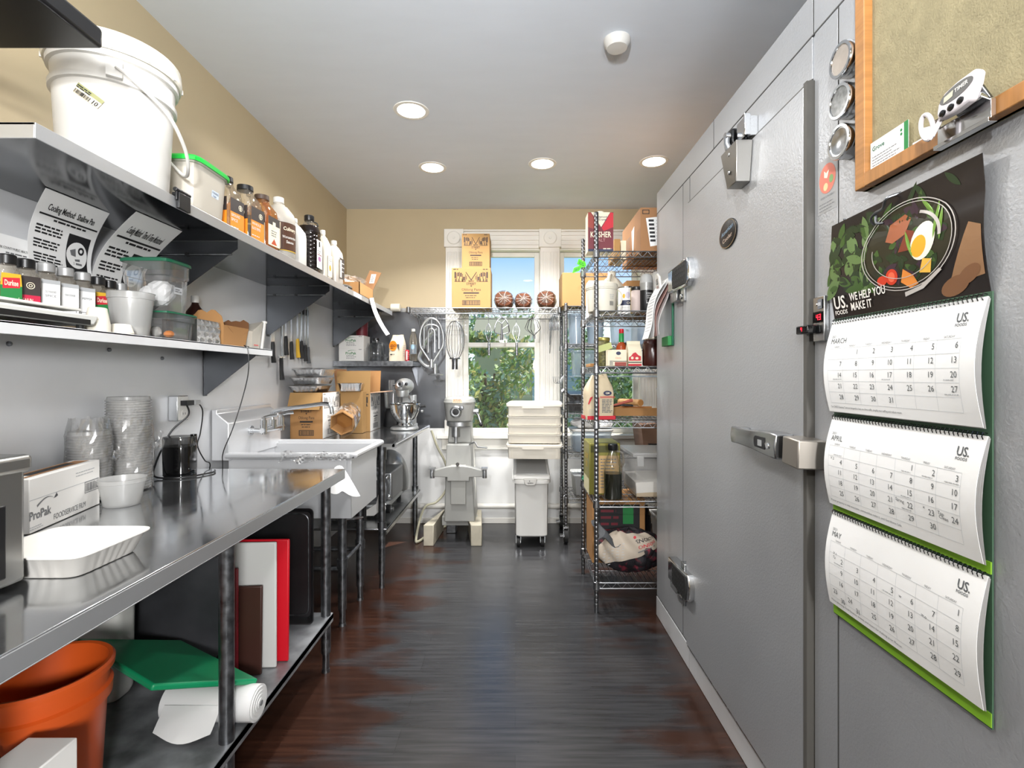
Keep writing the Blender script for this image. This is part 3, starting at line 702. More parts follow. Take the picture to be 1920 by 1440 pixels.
def flat_label(t, r, hs, bg, z0=.08, z1=.92, half=.8, draw=None, face='x', d=1.0):
    fr = Fr((r * 1.0, 0, hs * z0), (0, 1, 0), (0, 0, 1)) if face == 'x' else Fr((0, -r * d, hs * z0), (1, 0, 0), (0, 0, 1))
    hw = r * half * (d if face == 'x' else 1); hh = hs * (z1 - z0)
    b = B(bg); b.rect(fr, -hw, hw, 0, hh, bg, .0006)
    if draw: draw(b, fr, hw, hh)
    return b.done('label', t, world=False, flat=True)
pl_pet = clear('clear_pet', (.96, .94, .9), .12, '#d8cbb8', .07, .06)
def spice_jug(x, y, label, words, body, fill, fillh, capm, handle, bg2, w=.105, h=.225):
    def lab(t, r, hs, h, d):
        for face in ('x', 'y'):
            def draw(b, fr, hw, hh):
                b.rect(fr, -hw, hw, hh * .58, hh, mat('charcoal_print', '#3a3331', .5), .0009)
                b.annul(fr, hw * .45, hh * .78, hw * .22, hw * .28, cream, .0013); b.annul(fr, hw * .45, hh * .78, hw * .10, hw * .15, cream, .0013, k=.7); b.rect(fr, hw * .4, hw * .5, hh * .7, hh * .86, cream, .0013)
                for i, s in enumerate(words): b.txt(fr, s, -hw * .9, hh * (.44 - .14 * i), hh * .09, white_p, fit=hw * 1.3 if len(s) > 5 else None, bold=True, w=.0013)
                b.lines(fr, -hw * .9, hw * .3, hh * .1, 1, .01, hh * .03, white_p, .0013)
            flat_label(t, r, hs, bg2, .05, .95, .84, draw, face, d)
    return jug('spice_jug', label, x, y, ZS, w, h, body, fill, fillh, capm, rz=-.12, handle=handle, lab=lab, capr=.42, d=.9)
pep = mat('peppercorns', '#2d2019', .8, var=.7, vs=120, bump=.8, bs=200)
spice_jug(-1.14, 1.968, 'orange-labelled spice jug half hidden behind the green-lidded tub', ('GROUND', 'SPICE'), pl_pet, mat('tan_spice', '#a5713c', .9, var=.3, vs=60), .8, black, pl_pet, orange_p)
spice_jug(-1.125, 2.088, 'clear jug of whole black pepper with orange label and dark cap', ('WHOLE', 'BLACK PEPPER'), pl_pet, pep, .42, black, pl_pet, orange_p, .112, .235)
def lab_honey(t, r, hs, h, d):
    def draw(b, fr, hw, hh):
        b.rect(fr, -hw, hw, hh * .72, hh, mat('charcoal_print', '#3a3331', .5), .0009); b.rect(fr, -hw * .25, hw * .25, hh * .62, hh * .84, cream, .0013)
        b.lines(fr, -hw * .5, hw * .6, hh * .5, 3, hh * .08, hh * .03, inkg, .0012); b.poly(fr, [(-hw * .5, hh * .05), (hw * .5, hh * .05), (hw * .0, hh * .26)], mat('rust_print', '#b5481f', .6), .0012)
    flat_label(t, r, hs, cream, .12, .95, .84, draw, 'x', d); flat_label(t, r, hs, cream, .12, .95, .84, draw, 'y', d)
jug('spice_jug', 'amber jug with rust-orange grip and cream label beside the pepper', -1.125, 2.225, ZS, .115, .245, clear('amber_pet', (.95, .75, .5), .35, '#c98a4e', .07, .06), mat('amber_spice', '#b46a2c', .85), .85, mat('brown_cap', '#4b3a2f', .4), handle=mat('rust_grip', '#b4622d', .5), lab=lab_honey, rz=-.1, capr=.4, d=.9)
def lab_sauce(t, r, hs, h, d):
    fr = Cyl((0, 0, hs * .18), r * 1.005, -.72)
    b = B(choc); b.rect(fr, -r * .95, r * .95, 0, hs * .72, mat('brown_print', '#4b2c1a', .5), .001, 16); b.rect(fr, -r * .95, -r * .3, .008, hs * .70, cream, .0016, 6)
    b.txt(fr, 'Culinary', r * .3, hs * .52, hs * .09, cream, 'c', bold=True, w=.002, fit=r * .9); b.txt(fr, 'Worcestershire', r * .3, hs * .32, hs * .07, white_p, 'c', bold=True, w=.002, fit=r * 1.0); b.txt(fr, 'Sauce', r * .3, hs * .2, hs * .07, white_p, 'c', bold=True, w=.002)
    b.rect(fr, -r * .95, r * .95, .0, .004, gold, .0018, 12); b.done('label', t, world=False, flat=True)
jug('sauce_jug', 'pale gallon jug of dark sauce with brown and cream label, tallest on shelf', -1.135, 2.405, ZS, .15, .30, pl_milk, choc, .98, white_p, handle=pl_milk, lab=lab_sauce, sq=2.0, capr=.24)
jug('sauce_jug', 'plain white unlabelled jug squeezed between the sauce gallon and the dark ribbed bottle', -1.135, 2.565, ZS, .115, .25, white_p, None, 1, white_p, handle=white_p, sq=3)
# dark ribbed bottle
x, y = -1.12, 2.725
t = thing('sauce_bottle', 'big dark soy sauce bottle with black cap, carry loop and white label', 'bottle', (x, y, ZS))
b = B(mat('soy_dark', '#150c0a', .12)); pr = [(.05, 0), (.055, .01)]
for k in range(9): pr += [(.055, .02 + k * .022), (.052, .026 + k * .022), (.055, .034 + k * .022)]
pr += [(.055, .225), (.045, .255)]
b.lathe(pr, (x, y, ZS), 28, sq=3); b.done('body', t)
b = B(pl_pet); b.lathe([(.0455, .255), (.026, .275), (.021, .285), (.021, .29)], (x, y, ZS), 24); b.done('neck', t)
b = B(black); b.lathe([(.025, .287), (.026, .29), (.026, .312), (.022, .316)], (x, y, ZS), 20); b.done('cap', t)
b = B(black); b.tube([(x + .02, y, ZS + .283), (x + .03, y + .03, ZS + .284), (x + .02, y + .075, ZS + .282), (x - .01, y + .075, ZS + .282), (x - .02, y + .02, ZS + .283)], .004, 6, closed=True); b.done('carry_loop', t)
b = B(paper); fr = Fr((x + .0555, y, ZS + .03), (0, 1, 0), (0, 0, 1)); b.rect(fr, -.036, .036, 0, .15, paper, .001)
b.rect(fr, -.01, .01, .115, .145, ink, .0014); b.rect(fr, -.03, .03, .07, .075, mar, .0014); b.lines(fr, -.03, .03, .09, 2, .01, .004, ink, .0014); b.ell(fr, 0, .05, .02, .014, mat('mauve_print', '#8c5c86', .6), .0014); b.lines(fr, -.03, .03, .025, 2, .008, .003, inkg, .0014)
b.done('label', t, flat=True)
jug('vinegar_jug', 'white jug with small orange fruit print behind the dark bottle', -1.11, 2.89, ZS, .085, .285, pl_milk, mat('milk_white', '#f3efe6', .6), .9, white_p, handle=pl_milk, sq=3, lab=lambda t, r, hs, h, d: flat_label(t, r, hs, cream, .1, .8, .7, lambda b, fr, hw, hh: (b.ell(fr, 0, hh * .4, hw * .5, hw * .6, orange_p, .001), b.lines(fr, -hw * .7, hw * .7, hh * .8, 2, .01, .004, inkg, .001)), 'x', d))
def lab_van(t, r, hs, h, d):
    flat_label(t, r, hs, mat('charcoal_print', '#3a3331', .5), .2, .95, .8, lambda b, fr, hw, hh: (b.rect(fr, -hw * .9, -hw * .2, hh * .05, hh * .9, cream, .001), b.lines(fr, -hw * .1, hw * .9, hh * .75, 3, hh * .2, .005, white_p, .001)), 'x', d)
jug('vinegar_jug', 'white-shouldered jug with looped grip at the far end of the bottle row', -1.10, 3.04, ZS, .10, .265, pl_milk, amber, .3, white_p, handle=white_p, sq=3, lab=lab_van)
# open carton with packing plastic
t = thing('cardboard_box', 'open cardboard carton with bubble plastic at the far end of the upper shelf', 'box', (-1.22, 3.52, ZS))
b = B(kraft); x0, x1, y0, y1, h = -1.44, -1.055, 3.40, 3.72, .085
for q in ((x0, x1, y0, y0 + .005), (x0, x1, y1 - .005, y1), (x0, x0 + .005, y0, y1), (x1 - .005, x1, y0, y1)): b.box(*q, ZS, ZS + h)
b.box(x0, x1, y0, y1, ZS, ZS + .005); body = b.done('body', t)
b = B(kraft_d); fr = Fr((x1 - .09, y1, ZS + h), (1, 0, 0), (.25, 0, 1)); b.prism([(0, 0), (.09, 0), (.12, .13), (.03, .15)], fr, .004); b.rect(fr, .05, .085, .05, .12, paper, .002); b.lines(fr, .055, .08, .11, 5, .012, .004, ink, .003); b.done('flap', t)
b = B(kraft); b.hexa([(x0, y0, ZS + h), (x1 - .1, y0, ZS + h), (x1 - .1, y0 + .004, ZS + h), (x0, y0 + .004, ZS + h)], [(x0, y0 - .05, ZS + h + .12), (x1 - .12, y0 - .02, ZS + h + .10), (x1 - .12, y0 - .016, ZS + h + .10), (x0, y0 - .046, ZS + h + .12)]); b.hexa([(x0 + .02, y1, ZS + h), (x1 - .1, y1, ZS + h), (x1 - .1, y1 + .004, ZS + h), (x0 + .02, y1 + .004, ZS + h)], [(x0, y1 + .05, ZS + h + .11), (x1 - .14, y1 + .03, ZS + h + .11), (x1 - .14, y1 + .034, ZS + h + .11), (x0, y1 + .054, ZS + h + .11)]); b.done('flap', t)
b = B(pl_film); b.ball((-1.18, 3.54, ZS + h + .015), .12, .11, .055, 18, jit=.13); b.ball((-1.22, 3.56, ZS + h + .0), .09, .08, .05, 14, m=mat('packing_white', '#ece6d8', .6), jit=.1); b.done('packing_plastic', t, flat=True)
t = thing('foil_pack', 'shiny silver foil pack lying on the shelf edge before the open carton', 'pack', (-1.13, 3.25, ZS))
b = B(foil); b.ball((-1.12, 3.26, ZS + .022), .06, .075, .02, 14, jit=.1); b.done('body', t)
# sheet of paper curling off the shelf end
b = B(paper); Yh = 3.62
b.sheet(lambda u, v: (XS + .004 + .05 * v + .075 * v * v , Yh - .02 + .10 * u - .02 * v, ZS + .005 - .27 * v + .02 * u), 4, 12, paper, .0006)
o = b.done('loose_sheet', None, loc=(XS, Yh, ZS)); tag(o, 'blank white sheet of paper hanging off the end of the upper shelf', 'paper')
# black spring clip on the shelf lip
t = thing('spring_clip', 'black spring clip gripping the lip of the upper shelf below the bucket', 'clip', (XS, 1.585, ZS))
b = B(black); y = 1.57; b.box(XS - .012, XS + .004, y - .02, y + .035, ZS + .003, ZS + .014); b.box(XS + .001, XS + .012, y - .02, y + .035, ZS - .036, ZS + .014); b.box(XS + .001, XS + .008, y - .026, y - .02, ZS - .012, ZS + .02); b.cyl((XS + .004, y - .03, ZS + .02), (XS + .004, y + .04, ZS + .02), .007, n=10); b.done('jaw', t, bev=.002)

# notices curling between the wall and the shelf
def notice(label, y0, y1, z0, out, title, draw, skew=0.0, toprise=.0):
    w = y1 - y0; zt = ZS - .008
    def f(u, v, n=0.0):
        k = max(0, v); X = XL + .008 + out * (k ** 1.8) + n; Y = y0 + w * u - skew * k; Z = z0 + (zt - z0) * (v - .06 * v * v * (1 - v))
        return V((X, Y, Z))
    b = B(paper); b.sheet(lambda u, v: f(u, v), 6, 14, paper, .0006)
    o = b.done('notice_sheet', None, loc=(XL, (y0 + y1) / 2, z0)); tag(o, label, 'notice')
    H = zt - z0
    fr = Fn(lambda u, v, n=0.0: f(u / w, v / H, n + .0012))
    b = B(ink); draw(b, fr, w, H); b.done("print", o, flat=True)
    return o
# children of a mesh root: print meshes are moved into the root's own frame by done()
def draw_cool(title, kind):
    def d(b, fr, w, h):
        b.txt(fr, title, w * .5, h * .80, h * .075, ink, 'c', bold=True, fit=w * .72); b.rect(fr, w * .06, w * .96, h * .735, h * .755, ink, n=4); b.lines(fr, w * .28, w * .8, h * .695, 1, .01, h * .022, ink, ragged=.1)
        for q, n in ((.60, 3), (.42, 3), (.24, 4)): b.lines(fr, w * .07, w * .50, h * q, n, h * .042, h * .022, ink if q != .42 else ink, ragged=.25)
        b.rect(fr, w * .56, w * .92, h * .08, h * .62, ink, .0001, 8, 10)
        cu, cv, R = w * .74, h * .35, min(w * .172, h * .262); b.ell(fr, cu, cv, R, R * 1.0, paper, .0006, 28)
        b.poly(fr, [(cu - R * .7, cv + R * .3), (cu - R * .2, cv + R * .5), (cu - R * .1, cv - R * .1), (cu - R * .55, cv - R * .05)], inkg, .001); b.annul(fr, cu + R * .35, cv + R * .4, R * .14, R * .3, ink, .001); b.poly(fr, [(cu - R * .2, cv - R * .3), (cu + R * .3, cv - R * .22), (cu + R * .3, cv - R * .42), (cu - R * .15, cv - R * .45)], inkg, .001)
        b.txt(fr, '2"', cu - R * .35, cv - R * .72, R * .2, ink, w=.001); b.rect(fr, cu - R * .1, cu + R * .5, cv - R * .72, cv - R * .56, inkg, .001)
    return d
notice('curling white notice headed Cooling Method: Shallow Pan, under the upper shelf', 1.57, 1.80, 1.655, .145, '', draw_cool('Cooling Method:  Shallow Pan', 0), .11)
notice('curling white notice headed Cooling Method: Time and Temp Monitored', 1.80, 2.03, 1.62, .25, '', draw_cool('Cooling Method:  Time & Temp Monitored', 1), .13)
o = B(paper); o.box(XL + .004, XL + .0048, 1.25, 1.565, 1.60, 1.742); o = o.done('notice_sheet', None, loc=(XL, 1.4, 1.67)); tag(o, 'flat white public health notice on the wall behind the spice jars', 'notice')
b = B(ink); fr = Fr((XL + .0052, 1.25, 1.60), (0, 1, 0), (0, 0, 1)); b.txt(fr, 'THERMOMETERS', .215, .06, .016, ink, 'r', bold=True); b.txt(fr, 'CLARK COUNTY PUBLIC HEALTH', .31, .10, .008, ink, 'r', fit=.10); b.lines(fr, .24, .31, .088, 4, .009, .004, inkg); b.lines(fr, .02, .2, .035, 3, .011, .004, inkg); b.done('print', o, flat=True)

# ================================================================== lower shelf goods
def spice_jar(label, x, y, capm, fillm, kind, words, col, h=.205):
    t = thing('spice_jar', label, 'jar', (x, y, ZQ), -.42, group='spice jars on the lower shelf')
    r = .0243
    b = B(pl_pet); b.lathe([(r * .92, 0), (r, .006), (r, h * .76), (r * .9, h * .81), (r * .72, h * .85), (r * .72, h * .88)], n=28, sq=3.2); b.done('body', t, world=False)
    b = B(fillm); b.lathe([(r * .88, .003), (r * .96, .008), (r * .96, h * .62)], n=28, sq=3.2); b.done('contents', t, world=False)
    b = B(capm); b.lathe([(r * .8, h * .87), (r * .86, h * .875), (r * .86, h * .985), (r * .76, h)], n=24); b.done('cap', t, world=False)
    fr = Fr((r * 1.02, 0, h * .17), (0, 1, 0), (0, 0, 1)); fr2 = Fr((0, -r * 1.02, h * .17), (1, 0, 0), (0, 0, 1)); w = r * .93; H = h * .58; b = B(col)
    for fr in (fr, fr2):
        if kind == 'd':
            b.rect(fr, -w, w, 0, H * .7, col, .0006); b.poly(fr, [(-w, H * .7), (w, H * .7), (w * .9, H * .98), (-w * .9, H * .98)], yellow_p, .0006)
            b.poly(fr, [(-w * .8, H * .62), (w * .8, H * .66), (w * .8, H * .9), (-w * .8, H * .86)], red_l, .001); b.txt(fr, 'Durkee', 0, H * .70, H * .13, cream, 'c', bold=True, w=.0014, fit=w * 1.3)
            for i, s in enumerate(words): b.txt(fr, s, 0, H * (.34 - .16 * i), H * .11, cream, 'c', w=.001, fit=w * 1.5)
        elif kind == 'r':
            b.rect(fr, -w, w, 0, H * .55, col, .0006); b.rect(fr, -w, w, H * .55, H, mat('charcoal_print', '#3a3331', .5), .0006); b.annul(fr, 0, H * .78, w * .35, w * .43, cream, .001); b.annul(fr, 0, H * .78, w * .12, w * .2, cream, .001)
            for i, s in enumerate(words): b.txt(fr, s, -w * .85, H * (.38 - .14 * i), H * .09, cream, bold=True, w=.001, fit=w * 1.1)
        else:
            b.rect(fr, -w, w, 0, H, paper, .0006); b.rect(fr, -w, w, H * .9, H, inkl, .001)
            for i, s in enumerate(words): b.txt(fr, s, 0, H * (.68 - .1 * i), H * .055, ink, 'c', w=.001, fit=w * 1.2)
            b.frame(fr, -w * .75, w * .75, H * .12, H * .34, H * .015, inkg, .001); b.txt(fr, 'Illumina', 0, H * .18, H * .1, inkg, 'c', w=.001, fit=w * 1.1); b.lines(fr, -w * .8, w * .8, H * .04, 1, .01, H * .02, ink, .001)
    b.done('label', t, world=False, flat=True)
silver_cap = mat('silver_cap', '#a8a8a8', .4, .3); brn = mat('brown_spice', '#7c5636', .9, var=.2, vs=40); redsp = mat('red_spice', '#7e2f17', .9); pale = mat('pale_spice', '#b3a183', .9)
G_ = (('spice jar of paprika with green and yellow label and black lid', 16, 1.385, black, redsp, 'd', ('ground', 'PAPRIKA'), green_p, .205),
      ('cajun seasoning jar with crimson label and black lid', 52, 1.44, black, mat('cajun', '#70452b', .9), 'r', ('CAJUN', 'SEASONING'), mat('crimson_print', '#c22345', .5), .205),
      ('grey-lidded spice jar with plain white label beside the cajun jar', 90, 1.50, silver_cap, brn, 'w', ('OLD FASHIONED', 'SPICE'), paper, .207),
      ('grey-lidded jar of tan powder, fourth along the spice row', 126, 1.565, silver_cap, pale, 'w', ('TOMATO POWDER',), paper, .207),
      ('grey-lidded white-labelled jar, fifth along the spice row', 158, 1.635, silver_cap, mat('grey_spice', '#85817a', .9), 'w', ('PEPPER',), paper, .207),
      ('small black-lidded jar with green and yellow label behind the white cups', 186, 1.70, black, mat('dk_spice', '#3a3a30', .9), 'd', ('ground', 'HERB'), green_p, .205),
      ('black-lidded jar with rust print half hidden by the deli tub', 207, 1.762, black, redsp, 'r', ('CHILI',), mat('rust_print', '#b5481f', .6), .205),
      ('grey-lidded jar at the end of the spice row behind the deli tub', 228, 1.826, silver_cap, brn, 'w', ('SALT',), paper, .207))
for lb, px, Y, c, f_, k, wds, col, h in G_: spice_jar(lb, WX(px, Y) - .005, Y, c, f_, k, wds, col, h)
# digital scale
t = thing('kitchen_scale', 'flat digital scale with white plate on the lower shelf before the spice jars', 'scale', (-1.28, 1.30, ZQ))
b = B(mat('scale_body', '#cfcfca', .4)); b.box(-1.335, -1.193, 1.10, 1.44, ZQ + .012, ZQ + .042, taper=.93); b.done('body', t, bev=.006)
b = B(black); b.box(-1.1985, -1.194, 1.10, 1.41, ZQ + .014, ZQ + .028); b.done('front_band', t)
b = B(white_p); b.box(-1.335, -1.205, 1.08, 1.395, ZQ + .050, ZQ + .057); b.cyl((-1.27, 1.24, ZQ + .04), (-1.27, 1.24, ZQ + .05), .03, n=16); b.done('platform', t, bev=.002)
for x, y in ((-1.32, 1.13), (-1.215, 1.13), (-1.32, 1.40), (-1.215, 1.40)):
    b = B(black_m); b.cyl((x, y, ZQ), (x, y, ZQ + .014), .009, n=10); b.done('foot', t)
def cup(label, x, y, z, r0, r1, h, n=1, m=None):
    t = thing('portion_cup', label, 'cup', (x, y, z))
    b = B(m or offw)
    for k in range(n): b.lathe([(r0, k * .008), (r0 * 1.04, .004 + k * .008), (r1, h + k * .008 - .002), (r1 * .9, h + k * .008)], (x, y, z), 26)
    b.done('body', t)
cup('stack of upturned white portion cups at the end of the scale', WX(183, 1.478), 1.478, ZQ, .030, .023, .055, 3)
cup('single upturned white portion cup in front of the deli tub', -1.226, 1.560, ZQ, .032, .025, .031)
def deli(name, label, x, y, z, r0, r1, h, m, fill=None):
    t = thing(name, label, 'container', (x, y, z))
    b = B(m); b.lathe([(r0 * .94, 0), (r0, .004), (r1, h * .84), (r1 * 1.04, h * .85), (r1 * 1.04, h * .985), (r1 * 1.08, h), (r1 * 1.02, h), (r1 * .98, h * .86), (r0 * .96, .006), (r0 * .5, .005)], (x, y, z), 36); b.done('body', t)
    if fill: b = B(fill); b.lathe([(r0 * .93, .006), (r0 * .96, .03), (r0 * .3, .034)], (x, y, z), 28); b.done('contents', t)
deli('deli_container', 'tall frosted deli tub on the lower shelf beside the white cup', -1.275, 1.664, ZQ, .05, .0625, .145, pl_frost, mat('flour', '#f4f0e8', .9))
def lidded_box(label, x0, x1, y0, y1, z, h, inside=None, lab=True):
    t = thing('food_storage_box', label, 'container', ((x0 + x1) / 2, (y0 + y1) / 2, z))
    cx, cy, wx, wy = (x0 + x1) / 2, (y0 + y1) / 2, (x1 - x0) / 2, (y1 - y0) / 2
    b = B(pl_clear); k = wx
    b.lathe([(k * .86, 0), (k * .88, .004), (k * .93, h * .66), (k * .985, h * .68), (k, h * .93)], (cx, cy, z), 40, sq=8, sy=wy / wx); b.done('body', t)
    b = B(green_dk); b.lathe([(k * .99, h * .925), (k * 1.06, h * .925), (k * 1.06, h * .975), (k * .98, h), (k * .7, h * .99)], (cx, cy, z), 40, sq=8, sy=wy / wx); b.done('lid', t)
    if inside: inside(t)
    if lab: b = B(paper); fr = Fr((cx + wx * .92, cy, z + h * .42), (0, 1, 0), (.06, 0, 1)); b.rect(fr, -.022, .022, -.012, .012, inkl, .001); b.lines(fr, -.018, .016, .002, 2, .007, .004, inkg, .002); b.done('sticker', t)
def ins_up(t):
    b = B(mat('white_bag', '#dcdcdc', .5)); b.ball((-1.265, 1.79, ZQ + .165), .05, .035, .045, 14, jit=.12); b.ball((-1.30, 1.78, ZQ + .16), .035, .03, .03, 12, jit=.12); b.done('contents', t, flat=True)
def ins_lo(t):
    b = B(white_p); b.ball((-1.29, 1.80, ZQ + .03), .02, .018, .02, 10, jit=.1); b.done('contents', t)
    b = B(orange_p); b.ball((-1.25, 1.81, ZQ + .022), .018, .015, .013, 10); b.done('contents', t)
lidded_box('lower clear food box with green lid, under the bigger one', -1.365, -1.205, 1.735, 1.905, ZQ, .098, ins_lo, False)
lidded_box('upper clear food box with dark green lid, holding white bags', -1.372, -1.207, 1.735, 1.875, ZQ + .098, .185, ins_up)
x, y = -1.44, 2.256
t = thing('vanilla_bottle', 'dark brown bottle with white screw cap on the lower shelf', 'bottle', (x, y, ZQ))
b = B(choc); b.lathe([(.04, 0), (.043, .006), (.043, .13), (.038, .155), (.018, .185), (.014, .195), (.014, .205)], (x, y, ZQ), 28); b.done('body', t)
b = B(white_p); b.lathe([(.0165, .20), (.017, .203), (.017, .228), (.015, .231)], (x, y, ZQ), 20); b.done('cap', t)
b = B(mat('diamond_foil', '#cfd1d3', .25, 1)); x0, x1, y0, y1, z0, z1 = -1.36, -1.225, 1.93, 2.08, ZQ, ZQ + .092
b.box(x0, x1, y0, y1, z0, z1)
for i in range(6):
    for j in range(4):
        yy = y0 + (i + .5) * (y1 - y0) / 6; zz = z0 + (j + .5) * (z1 - z0) / 4; a, c = (y1 - y0) / 12, (z1 - z0) / 8; s_ = (i + j) % 2 * .003
        p = [(x1, yy - a, zz - c), (x1, yy + a, zz - c), (x1, yy + a, zz + c), (x1, yy - a, zz + c)]; q = (x1 + .006, yy + (a if (i + j) % 2 else -a) * .4, zz)
        v = b.vs(p); w_ = b.bm.verts.new(q)
        for k in range(4): b.face([v[k], v[(k + 1) % 4], w_])
o = b.done('silver_box', None, loc=(-1.29, 1.99, ZQ), flat=True); tag(o, 'silver box embossed with diamond facets between food boxes and kraft carton', 'box')
x, y = -1.402, 2.06
t = thing('glue_jar', 'small dark jar with white lid standing behind the silver box', 'jar', (x, y, ZQ))
b = B(choc); b.lathe([(.028, 0), (.03, .005), (.03, .085), (.026, .10)], (x, y, ZQ), 22); b.done('body', t)
b = B(white_p); b.lathe([(.03, .10), (.031, .102), (.031, .132), (.028, .135)], (x, y, ZQ), 22); b.done('cap', t)
b = B(mat('pale_carton', '#d9d9d6', .6)); b.box(-1.46, -1.38, 2.32, 2.39, ZQ, ZQ + .13); o = b.done('small_carton', None, loc=(-1.41, 2.32, ZQ), bev=.002); tag(o, 'small pale carton standing against the wall behind the kraft takeout box', 'carton')
# kraft takeout box, flaps up
t = thing('takeout_box', 'open brown kraft takeout box on the lower shelf end', 'box', (-1.27, 2.19, ZQ))
b = B(kraft); b.box(-1.345, -1.215, 2.09, 2.285, ZQ, ZQ + .085, taper=.86)
fr = Fr((-1.2155, 2.19, ZQ + .01), (0, 1, 0), (.12, 0, 1)); b.tube([(-1.223, 2.21, ZQ + .035), (-1.2145, 2.285, ZQ + .078)], .0012, 4, kraft_d); b.tube([(-1.223, 2.21, ZQ + .035), (-1.2145, 2.12, ZQ + .08)], .0012, 4, kraft_d); b.done('body', t)
kd = mat('kraft_flap', '#6a4526', .8)
def flap(pts, fr, m, d=.002):
    b = B(m); b.prism(pts, fr, d); b.done('flap', t)
flap([(0, 0), (.13, 0), (.125, .035), (.10, .06), (.085, .062), (.065, .05), (.045, .062), (.03, .06), (.005, .035)], Fr((-1.345, 2.09, ZQ + .085), (1, 0, 0), (0, -.2, 1)), kraft)
flap([(0, 0), (.13, 0), (.125, .03), (.10, .045), (.085, .036), (.065, .04), (.045, .036), (.03, .045), (.005, .03)], Fr((-1.345, 2.285, ZQ + .085), (1, 0, 0), (0, .3, 1)), kd)
flap([(0, 0), (.195, 0), (.16, .05), (.03, .05)], Fr((-1.345, 2.09, ZQ + .085), (0, 1, 0), (-.3, 0, 1)), kd)
# white tray and tube at the shelf end
t = thing('paper_carton', 'white open paper carton at the far end of the lower shelf', 'carton', (-1.26, 2.34, ZQ))
b = B(pl_milk); b.hexa([(-1.30, 2.30, ZQ), (-1.21, 2.30, ZQ), (-1.21, 2.37, ZQ), (-1.30, 2.37, ZQ)], [(-1.31, 2.29, ZQ + .09), (-1.2, 2.29, ZQ + .075), (-1.2, 2.385, ZQ + .13), (-1.31, 2.385, ZQ + .10)]); b.rect(Fr((-1.212, 2.33, ZQ + .012), (0, 1, 0), (0, 0, 1)), -.02, .02, 0, .004, red_l, .008); b.done('body', t)
b = B(white_p); b.cyl((-1.225, 2.415, ZQ), (-1.213, 2.423, ZQ + .125), .009, n=14); b.cyl((-1.213, 2.423, ZQ + .125), (-1.212, 2.4235, ZQ + .135), .0125, n=14); o = b.done('white_tube', None, loc=(-1.22, 2.42, ZQ)); tag(o, 'thin white plastic tube standing at the very end of the lower shelf', 'tube')
# ================================================================== on the worktable
HT += .001; HP += .001
# countertop oven at the very edge of the view
t = thing('countertop_oven', 'steel countertop oven with black glass door at the edge of the worktable', 'oven', (-1.2, .85, HT))
ov = mat('oven_steel', '#a9a9a7', .33, 1, var=.05, vs=6)
x0, x1, y0, y1, z0, z1 = -1.40, -.978, .60, 1.003, HT + .012, 1.165
b = B(ov); b.box(x0, x1, y0, y1, z0, z1 - .02); b.box(x0 - .006, x1 + .008, y0 - .008, y1 + .008, z1 - .035, z1); b.done('body', t, bev=.009)
b = B(black); b.box(x1, x1 + .007, y0 + .02, y1 - .045, z0 + .02, z1 - .09); d = b.done('door', t, bev=.008)
b = B(mat('oven_glass', '#060607', .05)); b.box(x1 + .006, x1 + .009, y0 + .05, y1 - .075, z0 + .05, z1 - .115); b.done('pane', d)
b = B(ov); b.tube([(x0 + .1, y1 - .05, z1), (x0 + .1, y1 - .05, z1 + .055), (x0 + .1, y1 - .09, z1 + .06), (x0 + .1, y0 + .1, z1 + .06), (x0 + .1, y0 + .06, z1 + .055), (x0 + .1, y0 + .06, z1)], .011, 10); b.done('top_rail', t)
b = B(black); b.box(x0 + .13, x1 - .08, y1 - .05, y1 - .02, z1 + .025, z1 + .042); b.box(x0 + .16, x0 + .175, y1 - .042, y1 - .028, z1, z1 + .03, ov); b.box(x1 - .1, x1 - .085, y1 - .042, y1 - .028, z1, z1 + .03, ov); b.done('handle', t, bev=.003)
for x in (x0 + .05, x1 - .05):
    for y in (y0 + .05, y1 - .05):
        b = B(black_m); b.cyl((x, y, HT), (x, y, z0), .015, n=12); b.done('foot', t)
# film carton
p0, p1 = V((-1.288, 1.329, HT)), V((-1.369, 1.652, HT)); U = (p1 - p0).normalized(); Wd = (p1 - p0).length; Nn = U.cross(V((0, 0, 1)))
t = thing('film_carton', 'white carton of foodservice film lying on the worktable beside the oven', 'box', tuple((p0 + p1) / 2))
hh, dd = .146, .075
fr = Fr(p0, U, (0, 0, 1)); wbox = mat('white_carton', '#eceae6', .6, var=.02)
b = B(wbox); b.prism([(0, 0), (Wd, 0), (Wd, hh), (0, hh)], fr, dd); b.done('body', t, bev=.002)
ft = Fr(fr.p(0, hh, 0), U, -fr.N)
b = B(kraft_d); b.rect(ft, .06, Wd - .07, .03, .058, ink, .0012); b.rect(ft, .02, Wd - .02, .020, .031, kraft_d, .0012); b.rect(ft, .03, Wd - .05, .056, .068, kraft_d, .0012); b.rect(ft, Wd - .07, Wd - .02, .03, .06, kraft_d, .001); b.done('torn_slot', t, flat=True)
b = B(inkg); b.rect(fr, 0, Wd, hh * .60, hh * .61, inkl); b.txt(fr, 'ProPak', -.002, hh * .24, .024, inkg, bold=True, fit=.088)
b.sheet(lambda u, v: fr.p(.03 + .07 * u, hh * .44 + .018 * math.sin(u * 2.4) + (.006 - .006 * u) * v * 1.2, .0006), 10, 1, inkg)
b.poly(fr, [(.098, hh * .50), (.112, hh * .60), (.105, hh * .5), (.118, hh * .53)], inkg); b.txt(fr, 'FOODSERVICE FILM', .098, hh * .085, .0165, inkg, fit=.155)
b.frame(fr, Wd - .085, Wd - .008, hh * .36, hh * .6, .002, inkg); b.barcode(fr, Wd - .08, Wd - .013, hh * .39, hh * .57, inkg); b.lines(fr, Wd - .13, Wd - .01, hh * .84, 2, .009, .0025, inkl); b.lines(fr, .0, .06, hh * .1, 2, .006, .002, inkl); b.done('print', t, flat=True)
